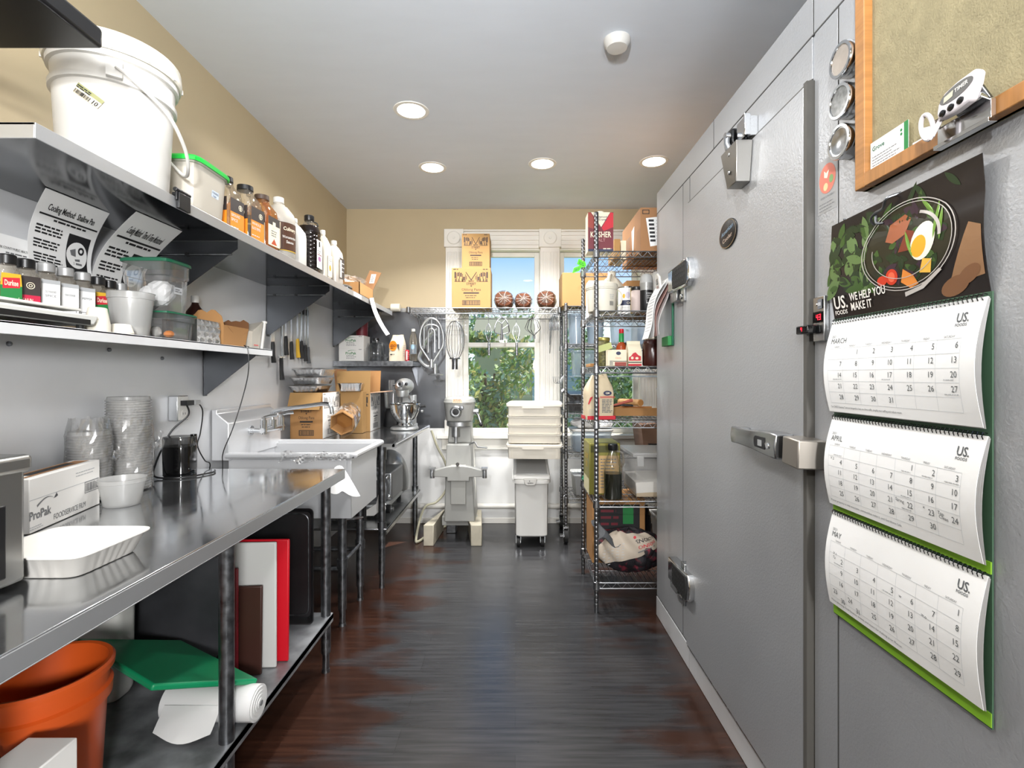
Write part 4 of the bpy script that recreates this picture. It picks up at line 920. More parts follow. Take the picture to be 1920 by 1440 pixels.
# moulded fibre tray, ribbed sides
t = thing('clamshell_tray', 'white ribbed moulded-fibre food tray at the front of the worktable', 'tray', (-1.01, 1.10, HT))
fib = mat('moulded_fibre', '#efece6', .7, bump=.08, bs=150)
cx, cy, hx, hy = -1.008, 1.128, .118, .108
b = B(fib); n = 120; rings = []
for k, z in ((.80, 0), (.82, .002), (.97, .045), (1.0, .047), (1.03, .047), (1.03, .05), (.97, .05), (.80, .006), (.4, .005)):
    pts = []
    for i in range(n):
        a = 2 * PI * i / n; q = (abs(math.cos(a)) ** 8 + abs(math.sin(a)) ** 8) ** (-1 / 8)
        rb = .012 * (1 if math.sin(i * 2 * PI * 30 / n + .5) > 0 else 0) if .81 < k < .99 and z < .047 and abs(abs(math.cos(a)) - abs(math.sin(a))) > .25 else 0
        pts.append((cx + (k - rb) * q * hx * math.cos(a), cy + (k - rb) * q * hy * math.sin(a), HT + z))
    rings.append(b.vs(pts))
b.loft(rings, fib); b.done('body', t, ang=1.0)
for sx in (-1, 1):
    for k in range(7):
        pass
# low deli tub
deli('deli_container', 'short clear deli tub standing on the worktable by the wrapped stacks', -1.285, 1.639, HT, .05, .0625, .088, pl_frost)
# wrapped stacks of containers
def wrapped(label, x, y, r, h, n, film_h, seed):
    t = thing('container_stack', label, 'stack of containers', (x, y, HT))
    b = B(pl_frost); pr = [(r * .86, .004)]
    for k in range(n):
        z = .01 + (h - .02) * k / n; dz = (h - .02) / n; pr += [(r * .9, z + dz * .1), (r * .985, z + dz * .35), (r, z + dz * .6), (r * .93, z + dz * .9)]
    pr += [(r * .9, h), (r * .82, h - .002)]
    b.lathe(pr, (x, y, HT), 40); b.done('tubs', t)
    b = B(white_p); b.lathe([(r * .80, .006), (r * .80, h * .96)], (x, y, HT), 24); b.done('nested_tubs', t)
    rnd = random.Random(seed); b = B(pl_film); rings = []
    for j in range(15):
        z = film_h * j / 14; pts = []
        for i in range(44):
            a = 2 * PI * i / 44; q = 1.035 + .05 * rnd.random() ** 2 + (.05 * max(0, math.cos(a - .6)) ** 4 if .35 < j / 14 < .75 else 0); q *= (1 if j < 12 else 1 - (j - 11) * .06)
            pts.append((x + r * q * math.cos(a), y + r * q * math.sin(a), HT + .004 + z + rnd.uniform(-.004, .004)))
        rings.append(b.vs(pts))
    b.loft(rings, pl_film, False)
    b.sheet(lambda u, v: (x + r * (1.0 + .5 * u) * math.cos(.3 + .7 * v), y + r * (1.0 + .5 * u) * math.sin(.3 + .7 * v) + .01 * math.sin(9 * v), HT + film_h * (.50 + .22 * u * v + .03 * math.sin(12 * u + 5 * v))), 8, 8, pl_film)
    b.done('film_wrap', t, flat=True)
wrapped('film-wrapped stack of frosted tubs, shorter one behind the film carton', -1.445, 1.70, .060, .235, 24, .275, 3)
wrapped('tall film-wrapped stack of frosted tubs with bare rims on top', -1.432, 1.858, .071, .345, 34, .30, 5)
# coffee grinder and outlet
x, y = -1.425, 2.13
t = thing('coffee_grinder', 'glossy black coffee grinder at the wall end of the worktable', 'grinder', (x, y, HT))
gb = mat('gloss_black', '#0a0a0b', .1)
b = B(gb); b.lathe([(.052, 0), (.055, .004), (.057, .12), (.056, .125)], (x, y, HT), 36, sq=2.8); b.lathe([(.012, 0), (.014, .145), (.012, .17)], (x + .03, y + .045, HT), 14); b.done('body', t)
b = B(clear('smoked_plastic', (.5, .5, .5), .25, '#444444', .08, .06)); b.lathe([(.056, .125), (.057, .155), (.055, .165)], (x, y, HT), 36, sq=2.8); b.done('lid', t)
b = B(inkl); fr = Cyl((x, y, HT + .03), .0575, -.6); b.txt(fr, 'coffee', -.012, 0, .007, inkl, w=.001); b.done('print', t, flat=True)
t = thing('power_outlet', 'steel duplex power outlet on the wall above the worktable', 'outlet', (XL, 2.225, 1.18))
b = B(steel); b.box(XL + .004, XL + .045, 2.19, 2.262, 1.125, 1.235); b.done('box', t, bev=.003)
b = B(white_p); b.box(XL + .045, XL + .0475, 2.193, 2.259, 1.128, 1.232)
for z in (1.155, 1.205): b.lathe([(.017, 0), (.016, .002)], n=20, T=TR(XL + .0475, 2.226, z, ry=PI / 2))
b.done('cover_plate', t, bev=.001)
b = B(ink)
for yy in (2.219, 2.233): b.box(XL + .0495, XL + .0502, yy, yy + .002, 1.151, 1.160)
b.done('slots', t)
b = B(black); b.box(XL + .048, XL + .078, 2.205, 2.252, 1.192, 1.214); b.tube(spline([(XL + .07, 2.215, 1.193), (XL + .085, 2.20, 1.15), (XL + .04, 2.165, 1.09), (XL + .022, 2.14, 1.03), (XL + .022, 2.09, .96), (XL + .04, 2.055, .912), (XL + .12, 2.045, .9055), (XL + .175, 2.08, .9055), (XL + .21, 2.17, .9055), (XL + .19, 2.22, .9055)], 8), .0038, 7); o = b.done('plug_cord', None, loc=(XL + .06, 2.22, 1.2)); tag(o, 'black plug and cord running from the outlet to the coffee grinder', 'cord')
b = B(mat('clear_grey', '#a9a9a9', .3)); b.box(XL + .05, XL + .085, 2.2535, 2.287, 1.193, 1.213); b.tube(spline([(XL + .07, 2.287, 1.205), (XL + .08, 2.31, 1.16), (XL + .06, 2.325, 1.06), (XL + .05, 2.32, 1.0), (XL + .07, 2.34, .93), (XL + .09, 2.35, .905), (XL + .06, 2.36, .80), (XL + .04, 2.37, .5), (XL + .04, 2.37, .3)], 8), .0028, 6, black); o = b.done('charger_cord', None, loc=(XL + .06, 2.27, 1.2)); tag(o, 'grey adapter with thin black cord hanging down behind the worktable', 'cord')
b = B(black); b.tube(spline([(-1.207, 2.27, ZQ + .004), (-1.202, 2.23, ZQ + .004), (-1.19, 2.205, ZQ + .004), (-1.175, 2.205, ZQ - .02), (-1.18, 2.215, ZQ - .12), (-1.22, 2.23, 1.2), (-1.27, 2.25, 1.08), (-1.34, 2.30, .97), (-1.36, 2.33, .88), (-1.37, 2.34, .5), (-1.37, 2.34, .3)], 8), .0022, 6); o = b.done('hanging_wire', None, loc=(-1.2, 2.2, ZQ)); tag(o, 'thin black wire trailing over the lower shelf lip down past the worktable', 'wire')

# ================================================================== under the worktable
ZU = .2515
x, y = -1.14, 1.21
t = thing('bucket', 'orange plastic bucket on the undershelf of the worktable', 'bucket', (x, y, ZU))
b = B(orange_b); b.lathe([(.105, 0), (.108, .004), (.122, .27), (.132, .272), (.134, .30), (.126, .305), (.127, .34), (.137, .342), (.138, .356), (.133, .362), (.124, .36), (.119, .28), (.104, .012), (.05, .01)], (x, y, ZU), 48); b.done('body', t)
b = B(black); b.tube(spline([(-1.12, 1.068, .55), (-1.09, 1.052, .50), (-1.07, 1.045, .40), (-1.06, 1.05, .33)], 6), .009, 8); b.done('handle', t)
# bag roll with loose end
t = thing('bag_roll', 'white roll of plastic bags lying on the undershelf below the green board', 'roll', (-.95, 1.545, ZU + .058))
wf = mat('white_film', '#dcdcdb', .35); R0 = .052; c0 = V((-1.08, 1.57, ZU + R0)); c1 = V((-.80, 1.562, ZU + R0))
b = B(wf); b.cyl(c0, c1, R0, n=36); ax = (c1 - c0).normalized()
for k in range(4): b.cyl(c1, c1 + ax * (.003 + .0015 * k), R0 * (.86 - .2 * k), n=30)
b.cyl(c1, c1 + ax * .0105, .008, n=14, m=inkg)
b.done('body', t)
b = B(wf); b.sheet(lambda u, v: (-1.06 + .17 * u, 1.57 - .054 - .05 * v - .02 * math.sin(3 * u) * v, ZU + .074 - .057 * v + .01 * math.sin(5 * u + 2 * v) * v), 10, 6, wf, .001); b.sheet(lambda u, v: c0 + (c1 - c0) * (.86 + .13 * u) + V((0, -.0535 * math.cos(1.4 * v - .5), .0535 * math.sin(1.4 * v - .5))), 3, 8, wf, .001); b.done('loose_end', t)
# chopping boards
Bc, Ac, Cc = V((-.974, 1.35, .492)), V((-1.354, 1.55, .511)), V((-.819, 1.6, .356)); BA, BC = Ac - Bc, Cc - Bc; N_ = BA.cross(BC).normalized(); N_ = N_ if N_.z > 0 else -N_
b = B(green_b); P = [Bc, Cc, Cc + BA, Ac]; b.hexa([p - N_ * .018 for p in P], P); o = b.done('chopping_board', None, loc=tuple(Bc), bev=.006, seg=3); tag(o, 'green chopping board lying tilted over the white bag roll', 'chopping board')
def board(label, x1, w, y, z, h, m, yaw=0.0, lean=0.0, th=.013, name='chopping_board'):
    b = B(m); b.box(-w, 0, -th / 2, th / 2, 0, h, T=TR(x1, y, z, rz=yaw, rx=lean)); o = b.done(name, None, loc=(x1 - w / 2, y, z), bev=.005, seg=3); tag(o, label, 'chopping board')
board('dark red chopping board, a thin strip of it showing past the table leg', -.98, .05, 1.775, ZU, .39, mat('crimson_board', '#7a1420', .45), yaw=.18)
board('small brown chopping board standing before the white one', -.91, .13, 1.80, ZU, .315, mat('brown_board', '#3b1f17', .45), yaw=.10, lean=-.03)
board('large white chopping board standing on edge under the worktable', -.878, .17, 1.845, ZU, .46, mat('white_board', '#cfcfcc', .5), yaw=.05)
board('bright red chopping board standing behind the white one', -.852, .19, 1.885, ZU, .455, mat('red_board', '#c80f22', .45), yaw=.03, lean=-.02)
pan_m = mat('dark_sheet_pan', '#57585a', .4, 1, var=.15, vs=6)
def sheet_pan(label, x1, w, y, z, h, m, yaw=0.0, lean=0.0):
    t = thing('sheet_pan', label, 'baking pan', (x1 - w / 2, y, z)); T = TR(x1, y, z, rz=yaw, rx=lean)
    b = B(m); fr = Fr(T @ V((-w, 0, 0)), T.to_3x3() @ V((1, 0, 0)), T.to_3x3() @ V((0, 0, 1)))
    def rr(d, r): return [p for cx_, cz_, a0 in ((w - d - r, d + r, -PI/2), (w - d - r, h - d - r, 0), (d + r, h - d - r, PI/2), (d + r, d + r, PI)) for p in [(cx_ + r * math.cos(a0 + k * PI / 8), cz_ + r * math.sin(a0 + k * PI / 8)) for k in range(5)]]
    rings = [b.vs([fr.p(u, v, ww) for u, v in rr(d, r)]) for d, r, ww in ((.02, .02, -.024), (.004, .02, 0), (0, .02, .001), (0, .02, -.004), (.006, .02, -.004), (.022, .02, -.026))]
    b.loft(rings, m, True); b.done('pan', t)
    b = B(steel_dk); k = rr(.03, .03)
    b.tube([fr.p(u, v, -.022) for u, v in k], .0025, 5, closed=True); b.done('bead', t)
sheet_pan('tall grey sheet pan standing upright at the far end of the undershelf', -.87, .46, 2.16, ZU, .50, pan_m)
sheet_pan('dark sheet pan leaning behind the green board under the worktable', -1.06, .41, 1.82, ZU, .43, mat('black_sheet_pan', '#55565a', .45, .7, var=.2, vs=7), yaw=.0, lean=-.06)
sheet_pan('second dark sheet pan nested behind the first under the worktable', -1.13, .34, 1.92, ZU, .40, mat('black_sheet_pan', '#2d2e30'), yaw=.05, lean=-.06)
t = thing('white_tub', 'white rounded tub tipped behind the green board under the worktable', 'tub', (-1.36, 1.70, ZU))
b = B(white_p); T = TR(-1.402, 1.68, ZU + .13, rx=.0)
b.lathe([(.09, -.129), (.10, -.11), (.105, .24), (.108, .25)], (0, 0, 0), 36, sq=5, T=T, sy=.5); b.done('body', t)
t = thing('wrap_carton', 'white carton standing on the undershelf in front of the orange bucket', 'carton', (-.97, 1.02, ZU))
b = B(wbox); b.box(-1.03, -.925, .97, 1.06, ZU, .558); b.done('body', t, bev=.003)
b = B(wbox); b.hexa([(-1.12, 1.056, ZU + .13), (-.965, 1.056, ZU + .13), (-.965, 1.060, ZU + .13), (-1.12, 1.060, ZU + .13)], [(-1.13, 1.075, ZU + .150), (-.955, 1.078, ZU + .154), (-.955, 1.081, ZU + .151), (-1.13, 1.078, ZU + .147)]); b.done('flap', t)
# cloth and bag at the sink
b = B(mat('white_cloth', '#f1f1f0', .8, bump=.2, bs=40)); b.sheet(lambda u, v: (-.86 + .10 * u * v + .012 * math.sin(7 * u), 2.30 + .16 * u - .03 * v, .875 - .075 * v - .055 * u * v * v + .01 * math.sin(9 * u + 3 * v)), 12, 10, None, .003); o = b.done('cloth', None, loc=(-.84, 2.36, .86)); tag(o, 'crumpled white cloth poking out past the end of the worktable', 'cloth')
b = B(pl_film); b.sheet(lambda u, v: (-1.16 + .33 * u, 2.478 - .02 * v + .012 * math.sin(23 * u + 4 * v), .945 - .05 * v * (1 - .3 * u) + .012 * math.sin(13 * u) * (1 - u)), 26, 6); o = b.done('plastic_wrap', None, loc=(-1.0, 2.48, .93), flat=True); tag(o, 'crinkled clear plastic wrap draped along the near rim of the sink', 'plastic wrap')

# ================================================================== knives on the wall
t = thing('knife_rack', 'magnetic knife bar on the wall beyond the bracket', 'knife rack', (XL, 3.32, 1.78)); b = B(black); b.box(XL + .005, XL + .022, 3.088, 3.64, 1.76, 1.80); b.done('bar', t, bev=.002)
GK = 'knives on the wall bar'
blade_m = mat('knife_blade', '#cfd2d4', .18, 1)
def knife(label, y, bl, bw, hl, hm, zt=1.80, kind='k'):
    t = thing('steel' if kind == 's' else 'knife', label, 'knife' if kind == 'k' else 'honing steel', (XL + .026, y, zt - bl), group=GK)
    b = B(blade_m); x = XL + .023
    if kind == 's': b.cyl((x + .006, y, zt - bl), (x + .006, y, zt), .006, n=10)
    else:
        fr = Fr((x + .003, y, zt - bl), (0, 1, 0), (0, 0, 1)); b.prism([(-bw * .5, 0), (bw * .5, 0), (bw * .5, bl * .55), (bw * .1, bl), (-bw * .5, bl * .97)], fr, .003)
    b.done('blade', t)
    b = B(hm); b.tube([(x + .003, y, zt - bl + .004), (x + .004, y, zt - bl - .02), (x + .006, y - .002, zt - bl - hl * .6), (x + .008, y + .003, zt - bl - hl)], [.010, .0125, .0125, .015], 10); b.done('handle', t)
    if kind == 's': b = B(blade_m); b.box(x - .002, x + .012, y - .035, y + .035, zt - bl - .002, zt - bl + .008); b.done('guard', t)
hb = mat('knife_handle', '#1b1b1c', .4)
knife('broad chef knife, first on the wall bar from the sink end', 3.09, .27, .045, .125, hb, 1.80)
knife('honing steel with black grip hanging lowest on the knife bar', 3.20, .36, .012, .14, hb, 1.80, 's')
knife('long slim slicing knife beside the honing steel', 3.265, .26, .03, .12, hb, 1.84)
knife('dark-handled boning knife between slicer and yellow knife', 3.345, .27, .024, .115, hb, 1.82)
knife('knife with the yellow handle on the wall bar', 3.44, .255, .028, .125, yellow_p, 1.83)
knife('narrow black-handled knife right after the yellow one', 3.505, .265, .024, .12, hb, 1.83)
knife('long thin knife, second from the far end of the bar', 3.565, .29, .02, .11, hb, 1.83)
knife('grey-handled serrated knife at the far end of the bar', 3.615, .29, .03, .115, mat('knife_grey', '#55575a', .4), 1.82)

# ================================================================== on the prep table
def carton(name, label, x0, x1, y0, y1, z, h, m, faces=(), flaps=(), rz=0.0, bev=.0015, group=None, cat='box'):
    """carton with separate printed faces and flaps; faces: (side, drawer); flaps: (side, reach, angle from upright, material)"""
    cx, cy = (x0 + x1) / 2, (y0 + y1) / 2; w, d = (x1 - x0) / 2, (y1 - y0) / 2
    t = thing(name, label, cat, (cx, cy, z), rz, group); th = .004
    b = B(m)
    if flaps:
        for q in ((-w, w, -d, -d + th), (-w, w, d - th, d), (-w, -w + th, -d + th, d - th), (w - th, w, -d + th, d - th)): b.box(*q, 0, h)
        b.box(-w + th, w - th, -d + th, d - th, 0, th, kraft_in)
    else: b.box(-w, w, -d, d, 0, h)
    b.done('body', t, world=False, bev=bev)
    S = {'front': (V((-w, -d, 0)), V((1, 0, 0)), 2 * w), 'right': (V((w, -d, 0)), V((0, 1, 0)), 2 * d), 'left': (V((-w, d, 0)), V((0, -1, 0)), 2 * d), 'back': (V((w, d, 0)), V((-1, 0, 0)), 2 * w)}
    for side, dr in faces:
        O, U_, L_ = S[side]; b = B(ink); dr(b, Fr(O, U_, (0, 0, 1)), L_, h); b.done('print', t, world=False, flat=True)
    for side, reach, ang, fm_ in flaps:
        O, U_, L_ = S[side]; N_ = U_.cross(V((0, 0, 1))); up = V((0, 0, 1)) * math.cos(ang) + N_ * math.sin(ang)
        b = B(fm_); fr = Fr(O + V((0, 0, h)), U_, up); b.prism([(0.002, 0), (L_ - .002, 0), (L_ - .002, reach), (0.002, reach)], fr, th); b.done('flap', t, world=False)
    return t
def white_face(b, fr, w, h): b.rect(fr, .001, w - .001, .001, h - .001, wbox, .0003); main_street(b, fr, w, h, inkg)
carton('cardboard_box', 'open carton of oblong pans beside the tap, foil pans stacked on top', -1.475, -1.262, 3.285, 3.60, HP, .302, kraft, (('front', lambda b, fr, w, h: main_street(b, fr, w, h, ink)), ('right', white_face)), (('front', .12, 2.72, kraft_l),))
# foil pans with film lids
G_ = 'foil pans stacked on the open carton'
def foil_pan(label, x, y, z, w, d, h, rz, lid=True):
    t = thing('foil_pan', label, 'foil pan', (x, y, z), rz, G_)
    b = B(foil); n = 96; rings = []
    for k, zz in ((.80, 0), (.82, .002), (.95, h * .9), (1.0, h * .9), (1.02, h), (1.0, h + .001), (.94, h * .92)):
        pts = []
        for i in range(n):
            a = 2 * PI * i / n; q = (abs(math.cos(a)) ** 7 + abs(math.sin(a)) ** 7) ** (-1 / 7); rb = .012 * (i % 4 < 2) if .81 < k < .99 else 0
            pts.append(((k - rb) * q * w / 2 * math.cos(a), (k - rb) * q * d / 2 * math.sin(a), zz))
        rings.append(b.vs(pts))
    b.loft(rings, foil, True); b.done('pan', t, world=False, ang=.9)
    if lid:
        rnd = random.Random(int(z * 1000)); b = B(pl_film); b.sheet(lambda u, v: ((u - .5) * w * 1.04, (v - .5) * d * 1.04, h + .003 + .005 * rnd.random() + .004 * math.sin(PI * u) * math.sin(PI * v)), 9, 9); b.done('film_lid', t, world=False, flat=True)
z0 = HP + .304
foil_pan('bottom foil pan of three, tilted on the open carton', -1.385, 3.40, z0, .215, .28, .042, .06)
foil_pan('middle foil pan of the three on the open carton', -1.372, 3.40, z0 + .055, .215, .28, .042, -.03)
foil_pan('top foil pan under a crinkled clear lid, on the open carton', -1.355, 3.39, z0 + .110, .22, .28, .042, .03)
foil_pan('single plain foil pan propped behind the three stacked ones', -1.185, 3.62, z0 + .001, .17, .16, .055, .2, False)
b = B(kraft_l); b.box(-1.26, -1.10, 3.61, 3.705, HP, z0 - .002); o = b.done('cardboard_box', None, loc=(-1.2, 3.65, HP), bev=.002); tag(o, 'closed small carton between the two open pan cartons, under the lone foil pan', 'box')
carton('cardboard_box', 'tall open carton with raised flaps and shopfront print beside the kraft tubes', -1.33, -1.076, 3.72, 4.0, HP, .286, kraft_l,
       (('front', lambda b, fr, w, h: main_street(b, fr, w, h, ink)), ('right', white_face)), (('front', .165, -.10, kraft_l), ('back', .17, .15, kraft), ('right', .1, 1.5, mat('pink_card', '#d8ab8c', .7)), ('left', .18, .1, kraft_d)))
# nested kraft tubs in a plastic sleeve
t = thing('kraft_tubs', 'sleeve of nested kraft paper tubs lying between the two cartons, open end forward', 'tubs', (-1.16, 3.42, HP + .09))
a0, a1 = V((-1.150, 3.33, HP + .098)), V((-1.165, 3.54, HP + .15))
b = B(kraft); ax = (a1 - a0).normalized(); hexr = lambda p, r: b.ring(p, r, ax, 6, .4)
b.loft([hexr(a1, .062), hexr(a0, .078), hexr(a0 - ax * .004, .085), hexr(a0 - ax * .006, .080), hexr(a0, .074), hexr(a0 + ax * .07, .058)], kraft, False)
b.face(list(reversed(hexr(a0 + ax * .07, .058))), kraft_in); b.done('tub', t)
b = B(pl_film); rnd = random.Random(4); rings = []
for j in range(10):
    p = a0 + (a1 - a0) * (j / 9) - ax * .012; rings.append(b.vs([p + V((math.cos(k * PI / 12), 0, math.sin(k * PI / 12))) * (.088 - .012 * j / 9) * rnd.uniform(.97, 1.12) for k in range(24)]))
b.loft(rings, pl_film, False); b.done('sleeve', t, flat=True)
# food processor
t = thing('food_processor', 'food processor with clear bowls on dark base behind the tall carton', 'food processor', (-.985, 4.0, HP))
x, y = -1.0, 4.12
b = B(black); b.lathe([(.075, 0), (.078, .01), (.07, .12), (.055, .15)], (x, y, HP), 28, sq=4); b.cyl((x + .05, y - .06, HP + .06), (x + .05, y - .075, HP + .06), .016, n=14, m=steel); b.done('base', t)
b = B(pl_clear); b.lathe([(.055, .15), (.068, .155), (.074, .27), (.078, .275), (.078, .285), (.05, .30)], (x, y, HP), 30); b.lathe([(.025, .30), (.025, .38)], (x - .015, y, HP), 18, cap=False); b.box(x + .07, x + .10, y - .01, y + .01, HP + .17, HP + .26); b.done('bowl', t)
b = B(steel_dk); b.box(x + .09, x + .14, y, y + .02, HP + .12, HP + .31); b.cyl((x + .105, y - .01, HP + .255), (x + .105, y + .01, HP + .255), .012, n=12, m=black); b.done('latch', t)
# stand mixer
x, y = -.856, 3.90
t = thing('stand_mixer', 'silver bowl-lift stand mixer with steel bowl on the prep table', 'mixer', (x, y, HP))
mx_ = mat('mixer_silver', '#b0b2b2', .38, .75)
b = B(mx_); b.lathe([(.104, 0), (.106, .006), (.103, .02), (.092, .026)], (x, y - .02, HP), 40, sq=2.4); b.box(x - .05, x + .05, y + .11, y + .20, HP, HP + .26); b.box(x - .06, x + .06, y + .04, y + .2, HP, HP + .03); b.done('base', t, bev=.012, seg=3)
b = B(mx_); T = TR(x - .01, y + .03, HP + .335); b.ball((0, 0, 0), .066, .16, .062, 24, T=T); b.lathe([(.045, 0), (.05, .02), (.05, .05)], (x - .01, y - .05, HP + .255), 24); b.done('head', t)
b = B(steel); b.lathe([(.024, 0), (.026, .006), (.022, .014), (.014, .012)], n=24, T=TR(x - .012, y - .118, HP + .352, rx=PI / 2)); b.lathe([(.014, 0), (.013, .012), (.0, .013)], n=18, m=black, T=TR(x - .012, y - .121, HP + .352, rx=PI / 2)); b.lathe([(.012, 0), (.011, .018), (.0, .019)], n=14, m=black, T=TR(x + .033, y - .105, HP + .352, rx=PI / 2)); b.done('hub', t)
b = B(chrome); b.lathe([(.0, .0), (.055, .0), (.058, .006), (.05, .02), (.085, .06), (.108, .11), (.115, .165), (.119, .168), (.115, .172), (.111, .165), (.10, .11), (.07, .05), (.0, .03)], (x + .005, y - .03, HP + .03), 44); bowl = b.done('bowl', t)
b = B(chrome); c = V((x + .045, y - .14, HP + .12)); b.tube(spline([c + V((0, .01, .06)), c + V((.005, -.03, .06)), c + V((.008, -.04, .0)), c + V((.002, -.02, -.07)), c + V((0, .03, -.07))], 6), .008, 8); b.done('handle', bowl)
b = B(black); b.cyl((x + .12, y + .0, HP + .175), (x + .16, y + .0, HP + .18), .011, n=12); b.cyl((x + .125, y, HP + .14), (x + .14, y, HP + .14), .012, n=12, m=steel); b.tube([(x - .08, y + .02, HP + .345), (x - .10, y + .01, HP + .34)], .006, 8); b.done('lift_handle', t)
b = B(steel); b.tube(spline([(x + .03, y, HP + .26), (x + .05, y, HP + .21), (x + .07, y + .01, HP + .22), (x + .09, y + .02, HP + .17)], 6), .004, 6); b.done('wire_guard', t)

# slicer on the prep table's undershelf
t = thing('meat_slicer', 'rounded aluminium meat slicer on the lower shelf of the prep table', 'slicer', (-1.0, 3.6, .3735))
zz = .3735; gm = mat('slicer_grey', '#8f9193', .38, .9, var=.06, vs=7)
b = B(alu); b.box(-1.32, -.86, 3.36, 4.05, zz + .045, zz + .095); b.done('base', t, bev=.02, seg=3)
b = B(alu); b.lathe([(.145, .07), (.147, .13)] + [(.147 * math.cos(k * PI / 20), .13 + .245 * math.sin(k * PI / 20)) for k in range(1, 10)] + [(.0, .375)], (-.985, 3.92, zz), 36, sy=1.38); b.done('housing', t)
b = B(gm); b.box(-1.14, -.85, 3.46, 3.80, zz + .09, zz + .285); b.done('motor_box', t, bev=.012, seg=3)
b = B(gm); b.cyl((-1.03, 3.46, zz + .175), (-1.03, 3.435, zz + .175), .165, n=44); b.cyl((-1.03, 3.435, zz + .175), (-1.03, 3.43, zz + .175), .148, .13, n=44, m=steel_dk); b.done('blade_guard', t)
for x_, z_ in ((-.885, .25), (-.87, .12)):
    b = B(steel); b.ball((x_, 3.45, zz + z_), .017, n=12); b.done('bolt', t)
b = B(white_p); b.box(-.09, .10, -.006, .006, -.08, .13, T=TR(-1.05, 3.40, zz + .30, ry=-.22)); b.done('carriage', t, bev=.012, seg=3)
b = B(wbox); fr = Fr((-.94, 3.33, zz + .02), (1, 0, 0), (0, 0, 1)); b.prism([(-.05, 0), (.0, .0), (.04, .03), (.075, .02), (.08, .05), (.05, .09), (.06, .13), (.03, .14), (.015, .08), (-.05, .04)], fr, .02); b.done('thickness_arm', t, bev=.002)
b = B(black); b.lathe([(.026, 0), (.03, .006), (.03, .03), (.02, .034)], n=12, T=TR(-.865, 3.36, zz + .06, ry=PI / 2)); b.lathe([(.012, .034), (.012, .05)], n=12, m=steel, T=TR(-.865, 3.36, zz + .06, ry=PI / 2)); b.done('knob', t)
for x_ in (-1.26, -.92):
    for y_ in (3.36, 3.96):
        b = B(black_m); b.cyl((x_, y_, zz), (x_, y_, zz + .055), .018, n=12); b.done('foot', t)
# ================================================================== corner shelf goods
ZB = 1.4505
def propak(label, z):
    def pr(b, fr, w, h): b.txt(fr, 'ProPak', w * .48, h * .52, h * .2, green_p, 'c', bold=True, fit=w * .42); b.sheet(lambda u, v: fr.p(w * (.36 + .36 * u), h * (.74 + .1 * math.sin(u * 2.6)) + h * .05 * v * (1 - u), .0006), 8, 1, green_p); b.lines(fr, w * .3, w * .72, h * .42, 3, h * .11, h * .035, inkg); b.lines(fr, w * .8, w * .95, h * .88, 1, .01, h * .04, inkg)
    carton('small_carton', label, -1.485, -1.275, 4.22, 4.40, z, .108, wbox, (('front', pr),), cat='box')
propak('lower white food-wrap carton on the corner shelf', ZB); propak('upper white food-wrap carton, stacked on another on the corner shelf', ZB + .108)
b = B(mar); b.cyl((-1.33, 4.35, ZB + .217), (-1.33, 4.35, ZB + .34), .05, n=24); o = b.done('tin_can', None, loc=(-1.33, 4.35, ZB + .217)); tag(o, 'dark red tin standing on the stacked food-wrap cartons', 'can')
t = thing('glass_jug', 'clear glass handled jug beside the food-wrap cartons', 'jug', (-1.20, 4.32, ZB)); gl2 = clear('dark_clear_glass', (.8, .82, .83), .15, '#8b8e90', .08, .05)
b = B(gl2); b.lathe([(.055, 0), (.058, .005), (.058, .12), (.045, .15), (.028, .16), (.028, .18)], (-1.20, 4.32, ZB), 28, sq=4); b.done('body', t)
b = B(black); b.lathe([(.03, .175), (.031, .18), (.03, .2)], (-1.20, 4.32, ZB), 18); b.done('cap', t)
b = B(gl2); b.tube([(-1.16, 4.31, ZB + .165), (-1.14, 4.30, ZB + .16), (-1.138, 4.30, ZB + .11), (-1.146, 4.31, ZB + .06)], .007, 8); b.done('handle', t)
t = thing('glass_bowl', 'small clear glass bowl between jug and flour bag', 'bowl', (-1.11, 4.26, ZB)); b = B(gl2); b.lathe([(.015, 0), (.025, .007), (.033, .035), (.02, .042), (.012, .06), (.0, .062)], (-1.107, 4.26, ZB), 26); b.done('body', t)
def paper_bag(name, label, x, y, z, w, d, h, m, prints, rz=0.0, pinch=.5, top=None):
    t = thing(name, label, 'bag', (x, y, z), rz)
    b = B(m); rings = []; rnd = random.Random(int(w * 1e4)); n = 32
    for j in range(12):
        v = j / 11; k = 1.0 if v < .68 else 1 - (1 - pinch) * ((v - .68) / .32) ** 1.2; kd = 1.0 if v < .6 else 1 - .85 * ((v - .6) / .4)
        pts = []
        for i in range(n):
            a = 2 * PI * i / n; q = (abs(math.cos(a)) ** 6 + abs(math.sin(a)) ** 6) ** (-1 / 6); j_ = 1 + rnd.uniform(-.02, .02) * (0 < j)
            pts.append((q * w / 2 * k * math.cos(a) * j_ + .015 * max(0, v - .7), q * d / 2 * kd * math.sin(a) * j_, h * v + (rnd.uniform(-.012, .012) if j == 11 else 0)))
        rings.append(b.vs(pts))
    b.loft(rings, m); b.done('body', t, world=False)
    b = B(ink); prints(b, Fr((-w / 2, -d / 2 - .0035, 0), (1, 0, 0), (0, 0, 1)), w, h, Fr((w / 2 + .0035, -d / 2, 0), (0, 1, 0), (0, 0, 1)), Fr((-w / 2 - .0035, d / 2, 0), (0, -1, 0), (0, 0, 1))); b.done('print', t, world=False, flat=True)
    return t
bagp = mat('bag_paper', '#e9dcc3', .75, bump=.25, bs=30)
